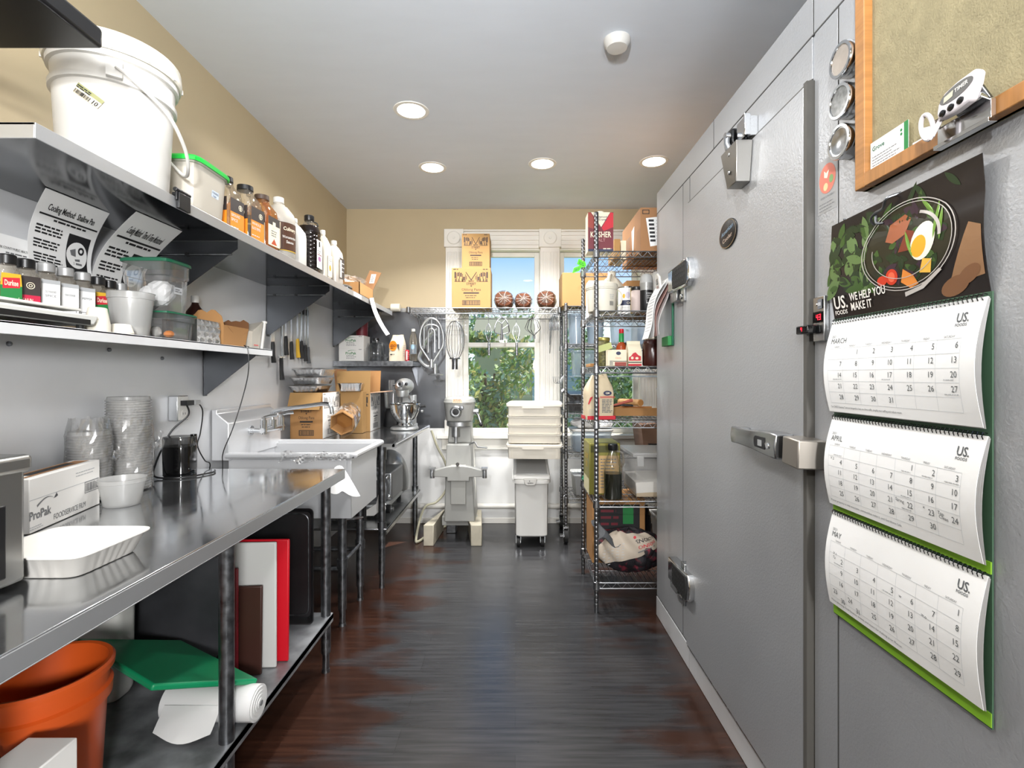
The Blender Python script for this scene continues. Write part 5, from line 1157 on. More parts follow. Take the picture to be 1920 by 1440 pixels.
def gold_print(b, fr, w, h, fr2, fr3):
    b.ell(fr, w * .36, h * .60, w * .27, h * .2, mat('orange_badge', '#ee8a1d', .5), .001); b.txt(fr, 'GOLD', w * .36, h * .56, h * .10, ink, 'c', bold=True, w=.002, fit=w * .4); b.lines(fr, w * .2, w * .5, h * .49, 1, .01, h * .03, ink, .002)
    b.poly(fr, [(w * .55, h * .66), (w * .8, h * .66), (w * .8, h * .4)], mat('slate_print', '#55585c', .6), .001); b.lines(fr, w * .15, w * .55, h * .24, 1, .01, h * .04, ink, .001); b.lines(fr2, .01, .08, h * .6, 6, h * .08, h * .02, inkl, .001)
paper_bag('flour_bag', 'crumpled flour bag with orange badge on the corner shelf', -1.003, 4.28, ZB, .125, .11, .215, bagp, gold_print, rz=-.15, pinch=.75)
t = thing('soda_can', 'narrow red and white can right of the flour bag', 'can', (-.92, 4.27, ZB)); b = B(red_l); b.lathe([(.014, 0), (.0165, .004), (.0165, .088), (.013, .096)], (-.919, 4.27, ZB), 22); b.done('body', t)
b = B(white_p); fr = Cyl((-.919, 4.27, ZB), .0167, -1.3); b.rect(fr, -.012, .0, .01, .085, white_p, .0006, 4); b.lines(fr, .004, .018, .07, 4, .015, .004, white_p); b.done('print', t, flat=True)
t = thing('water_bottle', 'clear plastic water bottle at the window end of the corner shelf', 'bottle', (-.88, 4.27, ZB)); b = B(pl_pet); b.lathe([(.03, 0), (.033, .006), (.033, .18), (.028, .215), (.014, .245), (.014, .255)], (-.868, 4.27, ZB), 26); b.done('body', t)
b = B(white_p); b.lathe([(.0165, .252), (.017, .255), (.017, .272), (.015, .275)], (-.868, 4.27, ZB), 18); b.done('cap', t)
b = B(navy); fr = Cyl((-.868, 4.27, ZB), .0333, -1.35); b.rect(fr, -.03, .03, .06, .14, mat('grey_label', '#6f7780', .5), .0005, 10); b.ell(fr, -.005, .12, .014, .022, mat('cyan_print', '#8fb3c6', .5), .001); b.txt(fr, 'WATER', .003, .07, .012, white_p, rot=PI / 2, w=.001); b.done('label', t, flat=True)
t = thing('wall_socket', 'small beige wall box at the end of the upper shelf on the back wall', 'socket', (-1.06, 4.5, 1.93)); b = B(offw); b.cyl((-1.10, 4.44, 1.93), (-1.02, 4.44, 1.93), .035, n=20); b.box(-1.09, -1.03, 4.44, 4.508, 1.905, 1.955); b.done('body', t, bev=.004)
# ================================================================== floor mixer
t = thing('floor_mixer', 'grey floor-standing planetary mixer in front of the window', 'mixer', (-.45, 4.15, 0))
mg = mat('mixer_grey_paint', '#a3a39f', .42, .15, var=.05, vs=6); mg2 = mat('mixer_feet_worn', '#b9b2a0', .6, var=.12, vs=14)
X0 = -.45
b = B(mg)
b.hexa([(X0 - .115, 3.98, .165), (X0 + .13, 3.98, .165), (X0 + .13, 4.30, .165), (X0 - .115, 4.30, .165)], [(X0 - .10, 4.0, .78), (X0 + .095, 4.0, .78), (X0 + .095, 4.28, .78), (X0 - .10, 4.28, .78)])
b.hexa([(X0 - .10, 4.08, .78), (X0 + .095, 4.08, .78), (X0 + .095, 4.28, .78), (X0 - .10, 4.28, .78)], [(X0 - .085, 4.08, 1.0), (X0 + .085, 4.08, 1.0), (X0 + .085, 4.28, 1.0), (X0 - .085, 4.28, 1.0)])
b.done('column', t, bev=.01, seg=3)
b = B(mg)
for s, (xa, xb) in ((-1, (-.265, -.185)), (1, (.105, .19))):
    b.hexa([(X0 + xa, 3.90, 0), (X0 + xb, 3.90, 0), (X0 + xb - s * .02, 4.3, 0), (X0 + xa - s * .06, 4.3, 0)], [(X0 + xa, 3.90, .165), (X0 + xb, 3.90, .165), (X0 + xb - s * .03, 4.3, .18), (X0 + xa - s * .10, 4.3, .18)], mg2)
b.box(X0 - .15, X0 + .14, 4.10, 4.32, .10, .175); b.box(X0 - .13, X0 - .05, 4.22, 4.32, 0, .12, steel_dk)
b.done('base', t, bev=.008)
b = B(mat('mixer_slide', '#b1b1ac', .4, .2)); b.box(X0 - .06, X0 + .06, 3.955, 3.985, .31, .62); b.done('slide', t, bev=.004)
b = B(mg); b.prism([(-.19, .535), (-.085, .53), (-.085, .50), (.09, .50), (.09, .53), (.20, .535), (.20, .582), (.09, .612), (.05, .618), (-.05, .618), (-.085, .612), (-.19, .582)], Fr((X0, 3.925, 0), (1, 0, 0), (0, 0, 1)), .06); b.done('bowl_yoke', t, bev=.005)
for s in (-1, 1):
    b = B(alu); xx = X0 + .005 + s * .205; b.cyl((xx, 3.93, .525), (xx, 3.93, .60), .018, n=14); b.box(xx - .024, xx + .024, 3.905, 3.955, .595, .607); b.cyl((xx, 3.91, .545), (xx, 3.91, .575), .012, n=10); b.done('clamp', t)
b = B(steel); b.cyl((X0, 3.925, .635), (X0, 3.91, .635), .014, n=14); b.done('bolt', t)
b = B(mg); pr = []
HZ = .955
for r, z in ((.098, 0), (.108, .012), (.122, .13), (.125, .165), (.118, .185), (.10, .198), (.04, .205)): pr.append((r, z))
b.lathe(pr, (X0 - .005, 4.12, HZ), 44, sq=2.8, sy=1.25)
b.lathe([(.1255, .150), (.128, .153), (.128, .163), (.1255, .166)], (X0 - .005, 4.12, HZ), 44, sq=2.8, sy=1.25); b.done('head', t)
b = B(alu); b.lathe([(.098, -.035), (.102, -.03), (.102, 0), (.095, .004)], (X0 - .005, 4.08, HZ), 36); b.cyl((X0 - .03, 4.06, HZ - .12), (X0 - .03, 4.06, HZ - .03), .034, n=24); b.cyl((X0 - .03, 4.06, HZ - .19), (X0 - .03, 4.06, HZ - .12), .012, n=14); b.done('planetary', t)
b = B(alu); Tm = TR(X0 - .02, 3.975, HZ + .085, rx=PI / 2); b.lathe([(.05, -.02), (.048, .012), (.04, .02), (.034, .034), (.03, .034), (.028, .018), (.0, .016)], n=28, T=Tm); b.lathe([(.026, .0181), (.02, .0185), (.0, .0185)], n=22, m=black, T=Tm); b.lathe([(.018, 0), (.016, .03), (.0, .032)], n=14, m=steel_dk, T=TR(X0 + .026, 3.962, HZ + .118, rx=PI / 2)); b.done('attachment_hub', t)
b = B(paper); fr = Fr((X0, 3.9625, HZ + .16), (1, 0, 0), (0, 0, 1)); b.rect(fr, -.045, .032, -.004, .028, cream, .004); b.lines(fr, -.04, .028, .02, 3, .009, .004, mat('warn_orange', '#d56b2e', .6), .0045, .1); b.done('sticker', t)
b = B(black); b.tube([(X0 + .13, 4.08, HZ + .07), (X0 + .155, 4.03, HZ + .05), (X0 + .175, 4.0, HZ - .005)], .009, 8, steel_dk); b.ball((X0 + .178, 3.99, HZ - .018), .016, n=12); b.cyl((X0 + .105, 4.1, HZ + .08), (X0 + .15, 4.1, HZ + .08), .024, n=16, m=alu); b.done('lever', t)
b = B(alu); b.tube([(X0 + .085, 4.0, .78), (X0 + .13, 3.97, .80), (X0 + .155, 3.95, .765), (X0 + .23, 3.94, .76)], .007, 8); b.done('crank', t)
b = B(mat('beige_cord', '#b7b39c', .6)); b.tube(spline([(-.745, 4.46, .84), (-.69, 4.44, .70), (-.62, 4.40, .58), (-.59, 4.40, .45), (-.605, 4.38, .33), (-.68, 4.34, .235), (-.76, 4.28, .215), (-.785, 4.15, .15), (-.79, 4.0, .03), (-.77, 3.98, .011), (-.70, 4.2, .011), (-.6, 4.4, .011), (-.52, 4.42, .05), (-.45, 4.3, .12)], 8), .010, 8); b.done('power_cord', t)

# ================================================================== ingredient bin and lug boxes
t = thing('ingredient_bin', 'white rolling ingredient bin with clear slanted lid beside the wire rack', 'bin', (.13, 3.98, 0))
bw = mat('bin_white', '#e4e3df', .42, var=.03, vs=3)
xa, xb, ya, yb = -.005, .258, 3.85, 4.36
b = B(bw); cx, cy = (xa + xb) / 2, (ya + yb) / 2; w, d = (xb - xa) / 2, (yb - ya) / 2
b.lathe([(w * .93, .085), (w * .97, .095), (w * 1.0, .48), (w * 1.02, .50)], (cx, cy, 0), 48, sq=9, sy=d / w); b.lathe([(w * 1.06, .50), (w * 1.14, .503), (w * 1.14, .525), (w * 1.06, .53)], (cx, cy, 0), 48, sq=7, sy=d / w); b.done('body', t)
b = B(bw); b.hexa([(xa - .012, ya - .02, .53), (xb + .012, ya - .02, .53), (xb + .012, yb, .53), (xa - .012, yb, .53)], [(xa - .01, ya - .01, .565), (xb + .01, ya - .01, .565), (xb + .01, yb, .70), (xa - .01, yb, .70)]); b.done('lid_frame', t, bev=.012, seg=3)
b = B(clear('grey_clear', (.9, .9, .9), .8, '#dededd', .04, .2)); b.hexa([(xa + .012, ya + .0, .566), (xb - .012, ya + .0, .566), (xb - .012, yb - .05, .69), (xa + .012, yb - .05, .69)], [(xa + .012, ya + .0, .575), (xb - .012, ya + .0, .575), (xb - .012, yb - .05, .70), (xa + .012, yb - .05, .70)]); b.done('lid_window', t, bev=.004)
b = B(white_p); fr = Fr((cx - .012, ya - .05, .492), (1, 0, 0), (0, 0, 1)); b.prism([(-.05, .052), (.05, .052), (.045, .015), (.03, 0), (-.03, 0), (-.045, .015)], fr, .03); h_ = b.done('handle', t, bev=.005)
b = B(ink); b.txt(fr, 'uplatu', 0, .016, .012, ink, 'c', bold=True, fit=.046); b.ell(fr, -.006, .035, .003, .004, ink); b.done('print', h_, flat=True)
for x, y in ((xa + .03, ya + .05), (xb - .045, ya + .06), (xa + .03, yb - .05), (xb - .04, yb - .05)):
    b = B(black_m); b.cyl((x - .013, y, .038), (x + .013, y, .038), .038, n=22); b.cyl((x - .015, y, .038), (x + .015, y, .038), .012, n=12, m=steel); b.box(x - .02, x - .015, y - .016, y + .016, .03, .09, steel); b.box(x + .015, x + .02, y - .016, y + .016, .03, .09, steel); b.done('caster', t)
# stack of lug boxes (four nested, one lidded below)
lug = mat('lug_white', '#e3ddd0', .45, var=.02)
G_ = 'white lug boxes stacked on the ingredient bin'
def lug_box(label, z, h, lid=False):
    t = thing('lug_box', label, 'lug box', (.155, 4.0, z), -.05, G_)
    b = B(lug); w, d = .205, .24
    b.lathe([(w * .97, 0), (w * .975, .004), (w * .985, h - .009), (w * 1.02, h - .008), (w * 1.025, h), (w * .98, h), (w * .95, .02), (w * .5, .018)], n=56, sq=16, sy=d / w)
    for x in (-.175, -.165, .165, .175): b.box(x - .002, x + .002, -d * .995, -d * .97, .005, h - .01)
    b.done('body', t, world=False)
    if lid:
        b = B(lug); b.lathe([(w * 1.0, h), (w * 1.045, h - .006), (w * 1.045, h + .010), (w * 1.0, h + .014), (w * .9, h + .014)], n=56, sq=14, sy=d / w); b.box(-.09, .07, -d * 1.07, -d * 1.03, h - .02, h + .008); b.done('lid', t, world=False)
    return t
lug_box('bottom lug box with overhanging lid, resting on the ingredient bin', .70, .095, True)
for k, nm in enumerate(('second lug box up, just above the lidded one', 'middle lug box of the stack, third from below', 'fourth lug box up, right under the topmost one')): lug_box(nm, .818 + k * .068, .066)
lug_box('topmost lug box of the stack, closed with a flat white lid', 1.022, .08, True)

# ================================================================== wire shelving
def wire_shelf(t, x0, x1, y0, y1, z, drop=.032, step=.026, name='shelf', rot=True):
    b = B(wire_m); r = .0036
    for zz in (z, z - drop): b.tube([(x0, y0, zz), (x1, y0, zz), (x1, y1, zz), (x0, y1, zz)], r, 5, closed=True)
    def zig(p, q):
        p, q = V(p), V(q); n = max(2, int((q - p).length / .055)); pts = []
        for i in range(2 * n + 1): pts.append(p + (q - p) * (i / (2 * n)) - V((0, 0, drop * (i % 2))))
        b.tube(pts, .0024, 4)
    for a, c in (((x0, y0, z), (x1, y0, z)), ((x0, y1, z), (x1, y1, z)), ((x0, y0, z), (x0, y1, z)), ((x1, y0, z), (x1, y1, z))): zig(a, c)
    n = int((x1 - x0) / step)
    for i in range(1, n): x = x0 + (x1 - x0) * i / n; b.cyl((x, y0, z + .002), (x, y1, z + .002), .0020, n=4)
    for k in (1, 2): y = y0 + (y1 - y0) * k / 3; b.cyl((x0, y, z - .003), (x1, y, z - .003), .0026, n=5); zig((x0, y, z - .003), (x1, y, z - .003))
    for x in (x0, x1):
        for y in (y0, y1): b.lathe([(.0135, -.04), (.0195, -.034), (.0165, .006), (.0135, .008)], (x, y, z), 12, cap=False)
    return b.done(name, t, flat=False)
post_m = mat('chrome_post', '#77787a', .3, 1)
def post(t, x, y, z0, z1, caster=False):
    b = B(post_m); pr = [(.0127, 0)]; n = int((z1 - z0) / .0254); L_ = z1 - z0
    for k in range(n): zz = k * L_ / n; pr += [(.0127, zz + .002), (.0127, zz + .022), (.0116, zz + .0235)]
    pr += [(.0127, L_ - .001), (.011, L_)]
    b.lathe(pr, (x, y, z0), 12); p = b.done('post', t)
    b = B(black_m)
    if caster:
        b.cyl((x - .014, y + .02, .06), (x + .014, y + .02, .06), .058, n=24); b.cyl((x - .016, y + .02, .06), (x + .016, y + .02, .06), .02, n=12, m=steel)
        b.box(x - .02, x - .016, y - .005, y + .04, .05, .13, steel); b.box(x + .016, x + .02, y - .005, y + .04, .05, .13, steel); b.box(x - .02, x + .02, y - .012, y + .04, .125, .14, steel); b.box(x - .05, x - .015, y - .05, y - .01, .075, .085, steel); b.done('caster', p)
    else: b = B(steel_dk); b.cyl((x, y, 0), (x, y, z0 + .004), .012, .009, n=12); b.done('foot', p)
RX0, RX1, RY0, RY1 = .454, 1.66, 2.807, 3.354
rack = thing('wire_rack', 'tall chrome wire rack behind the walk-in cooler, loaded with dry goods', 'rack', (1.06, 3.08, 0))
RZ = [2.02, 1.687, 1.374, 1.065, .621, .165]
for z in RZ: wire_shelf(rack, RX0, RX1, RY0, RY1, z)
for x in (RX0, RX1):
    for y in (RY0, RY1): post(rack, x, y, .03, 2.24)
QX0, QX1, QY0, QY1 = .40, 1.30, 3.95, 4.34
rack2 = thing('wire_rack', 'narrower wire rack on casters standing against the window', 'rack', (.86, 4.15, 0))
QZ = [1.875, 1.575, 1.03, .71, .36]
for z in QZ: wire_shelf(rack2, QX0, QX1, QY0, QY1, z)
for x in (QX0, QX1):
    for y in (QY0, QY1): post(rack2, x, y, .12, 1.90, True)
b = B(wire_m)
for k in range(4): b.tube(spline([(QX0 - .012, QY0 + .05 + .01 * k, 1.33), (QX0 - .03 - .012 * k, QY0 + .03, 1.27), (QX0 - .05 - .014 * k, QY0 + .02, 1.275), (QX0 - .055 - .015 * k, QY0 + .02, 1.32)], 5), .002, 5)
o = b.done('utensil_hook', None, loc=(QX0 - .03, QY0 + .04, 1.3)); tag(o, 'bent wire hooks hanging on the side of the window rack', 'hook')
# wall-hung wire shelf
wsh = thing('wall_wire_shelf', 'wire wall shelf across the window, with whisks hung beneath it', 'shelf', (-.23, 4.28, 1.875))
SX0, SX1, SY0, SY1, SZ = -.865, .360, 4.06, 4.44, 1.875
wire_shelf(wsh, SX0, SX1, SY0, SY1, SZ, .045)
for x in (-.80, .31):
    b = B(wire_m); y1 = YB - .007
    b.box(x - .012, x + .012, y1 - .004, y1, 1.50, 1.86); b.tube([(x, y1, 1.52), (x, SY0 + .02, SZ - .05)], .0035, 5); b.tube([(x, y1, 1.60), (x, SY0 + .12, SZ - .05)], .003, 5); b.tube([(x, y1 - .02, SZ - .05), (x, SY0, SZ - .05)], .004, 5)
    for q in range(4): b.tube([(x, y1 - .07 * q, 1.52 + .07 * q), (x, y1 - .07 * q - .05, SZ - .05)], .002, 4)
    b.done('bracket', wsh)
b = B(wire_m)
for k in range(46): x = SX0 + .03 + k * .018; 
for k in range(14): b.cyl((SX0 + .06 + k * .028, SY1 + .02, 1.67), (SX0 + .06 + k * .028, SY1 + .02, 1.83), .0012, n=4)
for k in range(4): b.cyl((SX0 + .05, SY1 + .02, 1.69 + k * .04), (SX0 + .44, SY1 + .02, 1.69 + k * .04), .0012, n=4)
b.done('back_grid', wsh)
# goods on the wall shelf
carton('cardboard_box', 'lower carton of oblong pans on the wall wire shelf', WX(847, 4.1), WX(920, 4.1), 4.10, 4.36, SZ + .0065, WZ(503, 4.1) - SZ - .004, kraft_l, (('front', lambda b, fr, w, h: main_street(b, fr, w, h, choc)),))
zt_ = WZ(503, 4.1)
carton('cardboard_box', 'upper carton of oblong pans standing on another before the window', WX(866, 4.12), WX(918, 4.12), 4.12, 4.36, zt_ + .004, WZ(438, 4.12) - zt_ - .004, kraft_l, (('front', lambda b, fr, w, h: main_street(b, fr, w, h, choc)),))
carton('cardboard_box', 'plain tan carton at the rack end of the wall wire shelf', .375, .53, 4.0, 4.30, QZ[0] + .0095, .265, kraft_l, ()); 
carton('cardboard_box', 'second plain carton beyond the gap beside the plain tan one', .545, .80, 4.02, 4.3, QZ[0] + .0065, .27, kraft, ())
crust = mat('bread_crust', '#67391f', .8, var=.45, vs=16, bump=.3, bs=30)
def loaf(label, x, y, z, r, rz=0.0):
    t = thing('bread_loaf', label, 'bread', (x, y, z + .008), rz, 'bagged loaves on the wall shelf')
    b = B(crust); rings = []
    for j in range(9):
        k = (.8, .95, 1, 1, 1, 1, 1, .95, .8)[j]; yy = -.13 + .26 * j / 8
        rings.append(b.vs([(r * k * q * math.cos(a), yy, r * .92 + r * .92 * k * q * math.sin(a)) for a in (2 * PI * i / 24 for i in range(24)) for q in ((abs(math.cos(a)) ** 3 + abs(math.sin(a)) ** 3) ** (-1 / 3),)]))
    b.loft(rings, crust); b.done('loaf', t, world=False)
    rnd = random.Random(int(x * 1000)); b = B(pl_film); rings = []
    for j in range(10):
        k = (.12, .55, .98, 1.06, 1.06, 1.06, 1.06, 1.05, .98, .8)[j]; yy = -.17 + .31 * j / 9
        rings.append(b.vs([(r * k * 1.03 * math.cos(2 * PI * i / 30) * rnd.uniform(.9, 1.1), yy + rnd.uniform(-.005, .005), r * .95 + r * k * .97 * math.sin(2 * PI * i / 30) * rnd.uniform(.92, 1.06)) for i in range(30)]))
    b.loft(rings, pl_film, True)
    for i in range(9):
        a = i * PI / 4.5 + .25 * math.sin(i * 5); b.tube([(.004 * math.cos(a), -.172, r * .95 + .004 * math.sin(a)), (r * .5 * math.cos(a + .1), -.155, r * .95 + r * .5 * math.sin(a + .1)), (r * .9 * math.cos(a), -.135, r * .95 + r * .88 * math.sin(a))], .0012, 4, mat('film_crease', '#e8e2dc', .3))
    b.done('bag', t, world=False, flat=True)
loaf('bagged dark loaf next to the pan cartons on the wall shelf', WX(945, 4.15), 4.24, SZ + .0065, .074); loaf('middle bagged loaf of three on the wall shelf', WX(981, 4.15), 4.25, SZ + .0065, .067); loaf('bagged loaf nearest the plain tan carton', WX(1026, 4.15), 4.22, SZ + .0065, .074, -.1)
# hanging mixer attachments
def s_hook(b, x, y, z, m=chrome): b.tube(spline([(x, y + .012, z + .006), (x, y + .004, z + .014), (x, y - .004, z + .006), (x, y, z - .03), (x, y + .006, z - .04)], 4), .0022, 6, m)
hy = SY0 - .006
ut = mat('utensil_steel', '#808286', .25, 1)
def hang(name, label, px, cat, build):
    t = thing(name, label, cat, (WX(px, hy), hy, SZ), group=None); build(t, WX(px, hy)); return t
def flat_beater(t, x, w, h, y, m, zt, th=.009, big=True):
    b = B(m); s_hook(b, x, hy, SZ - .05); 
    pts = [(-w * .5 * math.sin(a) * (1 if a < 2.0 else 1), 0, 0) for a in (0,)]
    out = [(x + w / 2 * math.sin(a), y, zt - h * .42 + h * .42 * math.cos(a)) for a in [-2.0 + 4.0 * i / 28 for i in range(29)]]
    b.tube(out + [(x + .02, y, zt - h * .86)] if False else [(x - .012, y, zt - h * .88)] + out + [(x + .012, y, zt - h * .88)], th, 8)
    b.tube([(x, y, zt), (x, y, zt - h * (.28 if big else .42))], th * .8, 8)
    if big:
        for k, hh in ((.64, .22), (.28, .30)):
            arc_ = [(x + w * k / 2 * math.sin(a), y, zt - h * hh + h * .09 * math.cos(a) - h * .0) for a in [-1.57 + 3.14 * i / 14 for i in range(15)]]
            b.tube([(arc_[0][0], y, zt - h * (.62 if k > .5 else .70))] + arc_ + [(arc_[-1][0], y, zt - h * (.62 if k > .5 else .70))], th * .8, 8)
    b.cyl((x, y, zt - h), (x, y, zt - h * .84), w * .085, n=16); b.done('body', t)
hang('flat_beater', 'large aluminium flat beater hanging beside the steel wall panel', 809, 'beater', lambda t, x: flat_beater(t, x, .19, .395, hy - .004, alu, SZ - .085))
def hook_big(t, x):
    b = B(alu); y = hy + .09; z = SZ - .16
    b.tube(spline([(x + .09, y, z), (x + .02, y, z - .06), (x - .045, y, z - .19), (x - .055, y, z - .25), (x - .0, y, z - .31), (x + .05, y, z - .31), (x + .07, y, z - .30)], 6), [.009 + .008 * min(1, i / 20) for i in range(37)], 10); b.cyl((x + .075, y, z - .37), (x + .075, y, z - .29), .016, n=14)
    b.lathe([(.0, 0), (.06, .002), (.062, .008), (.03, .014)], (x + .085, y - .02, z - .385), 30); b.tube([(x + .09, y, z), (x + .085, y, SZ - .045)], .003, 6, chrome); b.done('body', t)
hang('dough_hook', 'aluminium dough hook with round collar hanging behind the flat beater', 795, 'dough hook', hook_big)
def whip(t, x, w, h, n, r, zt, hub=True, m=ut):
    b = B(m); y = hy - .004; s_hook(b, x, hy, SZ - .05)
    for k in range(n):
        a = PI * k / n; ca, sa = math.cos(a), math.sin(a)
        pts = [(x + ca * w / 2 * math.sin(s) ** .9 * (1.0 if s < 1.9 else 1 - .38 * (s - 1.9)), y - sa * w / 2 * math.sin(s), zt - h * .5 * (1 - math.cos(s * 1.0)) * 1.0) for s in [.02 + 2.55 * i / 12 for i in range(13)]]
        b.tube(pts, r, 5)
        pts = [(x - ca * w / 2 * math.sin(s) ** .9 * (1.0 if s < 1.9 else 1 - .38 * (s - 1.9)), y + sa * w / 2 * math.sin(s), zt - h * .5 * (1 - math.cos(s))) for s in [.02 + 2.55 * i / 12 for i in range(13)]]
        b.tube(pts, r, 5)
    zb = zt - h * .92; b.lathe([(w * .27, -.006), (w * .28, 0), (w * .25, .006)], (x, y, zb), 26)
    if hub: b.lathe([(w * .16, -h * .27), (w * .15, -h * .1), (w * .17, -.004)], (x, y, zb), 20, m=ut)
    b.done('body', t)
hang('wire_whip', 'large balloon whip attachment hanging in front of the window casing', 853, 'whip', lambda t, x: whip(t, x, .155, .33, 9, .0017, SZ - .105))
def whisk(t, x):
    b = B(ut); y = hy; z = SZ - .05; s_hook(b, x, hy, z); b.tube([(x, y, z - .03), (x, y, z - .09)], .0018, 5)
    for k in range(5):
        a = PI * k / 5
        for s in (-1, 1): b.tube(spline([(x, y, z - .07), (x + s * .028 * math.cos(a), y + s * .028 * math.sin(a), z - .13), (x + s * .022 * math.cos(a), y + s * .022 * math.sin(a), z - .17), (x + .004, y, z - .24)], 5), .0013, 4)
    b.done('wires', t); b = B(ut); b.cyl((x + .004, y, z - .335), (x + .004, y, z - .235), .0105, n=14); b.done('handle', t)
hang('whisk', 'slim whisk with steel handle hanging left of the small beater', 916, 'whisk', whisk); hang('whisk', 'slim whisk with steel handle hanging right of the small beater', 968, 'whisk', whisk)
def small_beater(t, x):
    b = B(ut); y = hy - .002; zt = SZ - .075; w, h = .122, .15; s_hook(b, x, hy, SZ - .05)
    b.tube([(x - .0, y, zt - h * .94), (x - w * .42, y, zt - h * .84), (x - w * .5, y, zt - h * .76), (x - w * .44, y, zt - h * .42), (x - w * .26, y, zt - h * .13), (x, y, zt), (x + w * .26, y, zt - h * .13), (x + w * .44, y, zt - h * .42), (x + w * .5, y, zt - h * .76), (x + w * .42, y, zt - h * .84), (x, y, zt - h * .94)], .0048, 8)
    b.tube([(x, y, zt - h * .35), (x - w * .34, y, zt - h * .17)], .004, 7); b.tube([(x, y, zt - h * .35), (x + w * .24, y, zt - h * .1)], .004, 7); b.tube([(x, y, zt - h * .66), (x + w * .45, y, zt - h * .38)], .004, 7)
    b.cyl((x, y, zt - h * 1.25), (x, y, zt - h * .35), .013, .005, n=14); b.done('body', t)
hang('flat_beater', 'small dark flat beater hanging mid-window', 941, 'beater', small_beater)
def kwhip(t, x):
    b = B(ut); y = hy - .002; zt = SZ - .075; w = .13; s_hook(b, x, hy, SZ - .05)
    for k in range(6):
        a = PI * k / 6 - .3; ca, sa = math.cos(a), math.sin(a)
        b.tube([(x, y, zt), (x + ca * w * .32, y + sa * w * .32, zt - .03), (x + ca * w * .5, y + sa * w * .5, zt - .09), (x + ca * w * .42, y + sa * w * .42, zt - .105), (x + .01, y, zt - .15)], .002, 5); b.tube([(x, y, zt), (x - ca * w * .32, y - sa * w * .32, zt - .03), (x - ca * w * .5, y - sa * w * .5, zt - .09), (x - ca * w * .42, y - sa * w * .42, zt - .105), (x + .01, y, zt - .15)], .002, 5)
    b.cyl((x + .01, y, zt - .175), (x + .01, y, zt - .148), .01, n=12); b.done('body', t)
hang('wire_whip', 'small wide whip attachment hanging nearest the centre casing', 999, 'whip', kwhip)
def paddles(t, x):
    b = B(ut); y = hy + .02
    for k in range(7): xx = x - .035 + .012 * k; b.tube(spline([(xx, y, SZ - .01), (xx + .004, y - .01, SZ - .06), (xx - .004, y, SZ - .12), (xx - .006, y - .006, SZ - .18)], 4), .0022, 5); b.tube([(xx - .006, y - .006, SZ - .18), (xx + .004, y - .01, SZ - .172), (xx + .006, y - .004, SZ - .15)], .002, 5)
    b.done('body', t)
hang('hook_set', 'bunch of bent wire hooks hanging by the centre casing', 1040, 'hooks', paddles)

# ================================================================== goods on the tall rack
def on(z): return z + .0065
y = 2.86
# top shelf
x0, x1 = WX(1101, y), WX(1148, y)
def salt(b, fr, w, h):
    b.rect(fr, 0, w, 0, h, mar, .0003); b.rect(fr, 0, w, 0, h * .06, navy, .0007); b.poly(fr, [(w * .12, h), (w * .88, h), (w * .52, h * .62)], cream, .0007); b.poly(fr, [(0, h), (w * .1, h), (w * .42, h * .66), (w * .3, h * .56), (0, h * .62)], mat('brick_print', '#93382c', .5), .0006)
    b.poly(fr, [(w, h * .98), (w * .9, h), (w * .54, h * .60), (w * .62, h * .52), (w, h * .62)], red_l, .0005); b.txt(fr, 'KOSHER', w * .5, h * .36, h * .15, cream, 'c', bold=True, w=.001, fit=w * .82); b.txt(fr, 'SALT', w * .5, h * .25, h * .08, mat('rose_print', '#b98a86', .5), 'c', w=.001)
    b.txt(fr, 'Diamond', w * .56, h * .86, h * .05, navy, 'c', bold=True, w=.0012); b.txt(fr, 'Crystal', w * .58, h * .79, h * .05, navy, 'c', bold=True, w=.0012); b.lines(fr, w * .6, w * .95, h * .055, 1, .01, h * .025, cream, .001)
st = carton('salt_carton', 'dark red carton of kosher salt with white cap on the rack top', x0, x1, 2.83, 2.93, on(RZ[0]), WZ(398, 2.83) - on(RZ[0]), cream, (('front', salt),), cat='carton')
b = B(offw); xc = (x0 + x1) / 2 + .005; zt = WZ(398, 2.83); b.lathe([(.02, 0), (.022, .002), (.021, .016), (.018, .018)], (xc, 2.88, zt), 20); b.done('cap', st)
def shipping(b, fr, w, h):
    b.poly(fr, [(.03, h * .76), (w * .5, h * .82), (w * .54, h * .2), (.055, h * .12)], paper, .0006)
    for k in range(6): b.rect(fr, .045 + .002 * k, .075 + .002 * k, h * (.68 - .09 * k), h * (.73 - .09 * k), ink, .001)
    b.lines(fr, .09, w * .5, h * .7, 7, h * .07, h * .015, inkg, .001); b.frame(fr, .01, .05, h * .85, h * .95, .004, ink)
carton('cardboard_box', 'brown shipping carton with white address label on the rack top by the cooler', WX(1201, 2.84), WX(1201, 2.84) + .32, 2.84, 3.32, on(RZ[0]), WZ(389, 2.84) - on(RZ[0]), kraft_d, (('front', shipping), ('left', lambda b, fr, w, h: (b.poly(fr, [(w * .55, h * .7), (w * .7, h * .75), (w * .65, h * .1), (w * .6, h * .1)], paper, .001), b.lines(fr, w * .2, w * .5, h * .6, 5, h * .06, h * .02, inkg)))))
for i, (pa, pb, pt, yy) in enumerate(((1152, 1163, 448, 3.0), (1164, 1174, 451, 3.02))): carton('small_carton', ('slim tan carton right beside the salt on the rack top', 'pale slim carton between the tan one and the shipping carton')[i], WX(pa, yy), WX(pb, yy), yy, yy + .2, on(RZ[0]), WZ(pt, yy) - on(RZ[0]), (kraft_l, cream)[i], ())
t = thing('price_tags', 'neon green price tags clipped to the rear post of the rack', 'tags', (.43, 3.33, 1.96)); b = B(lime_n)
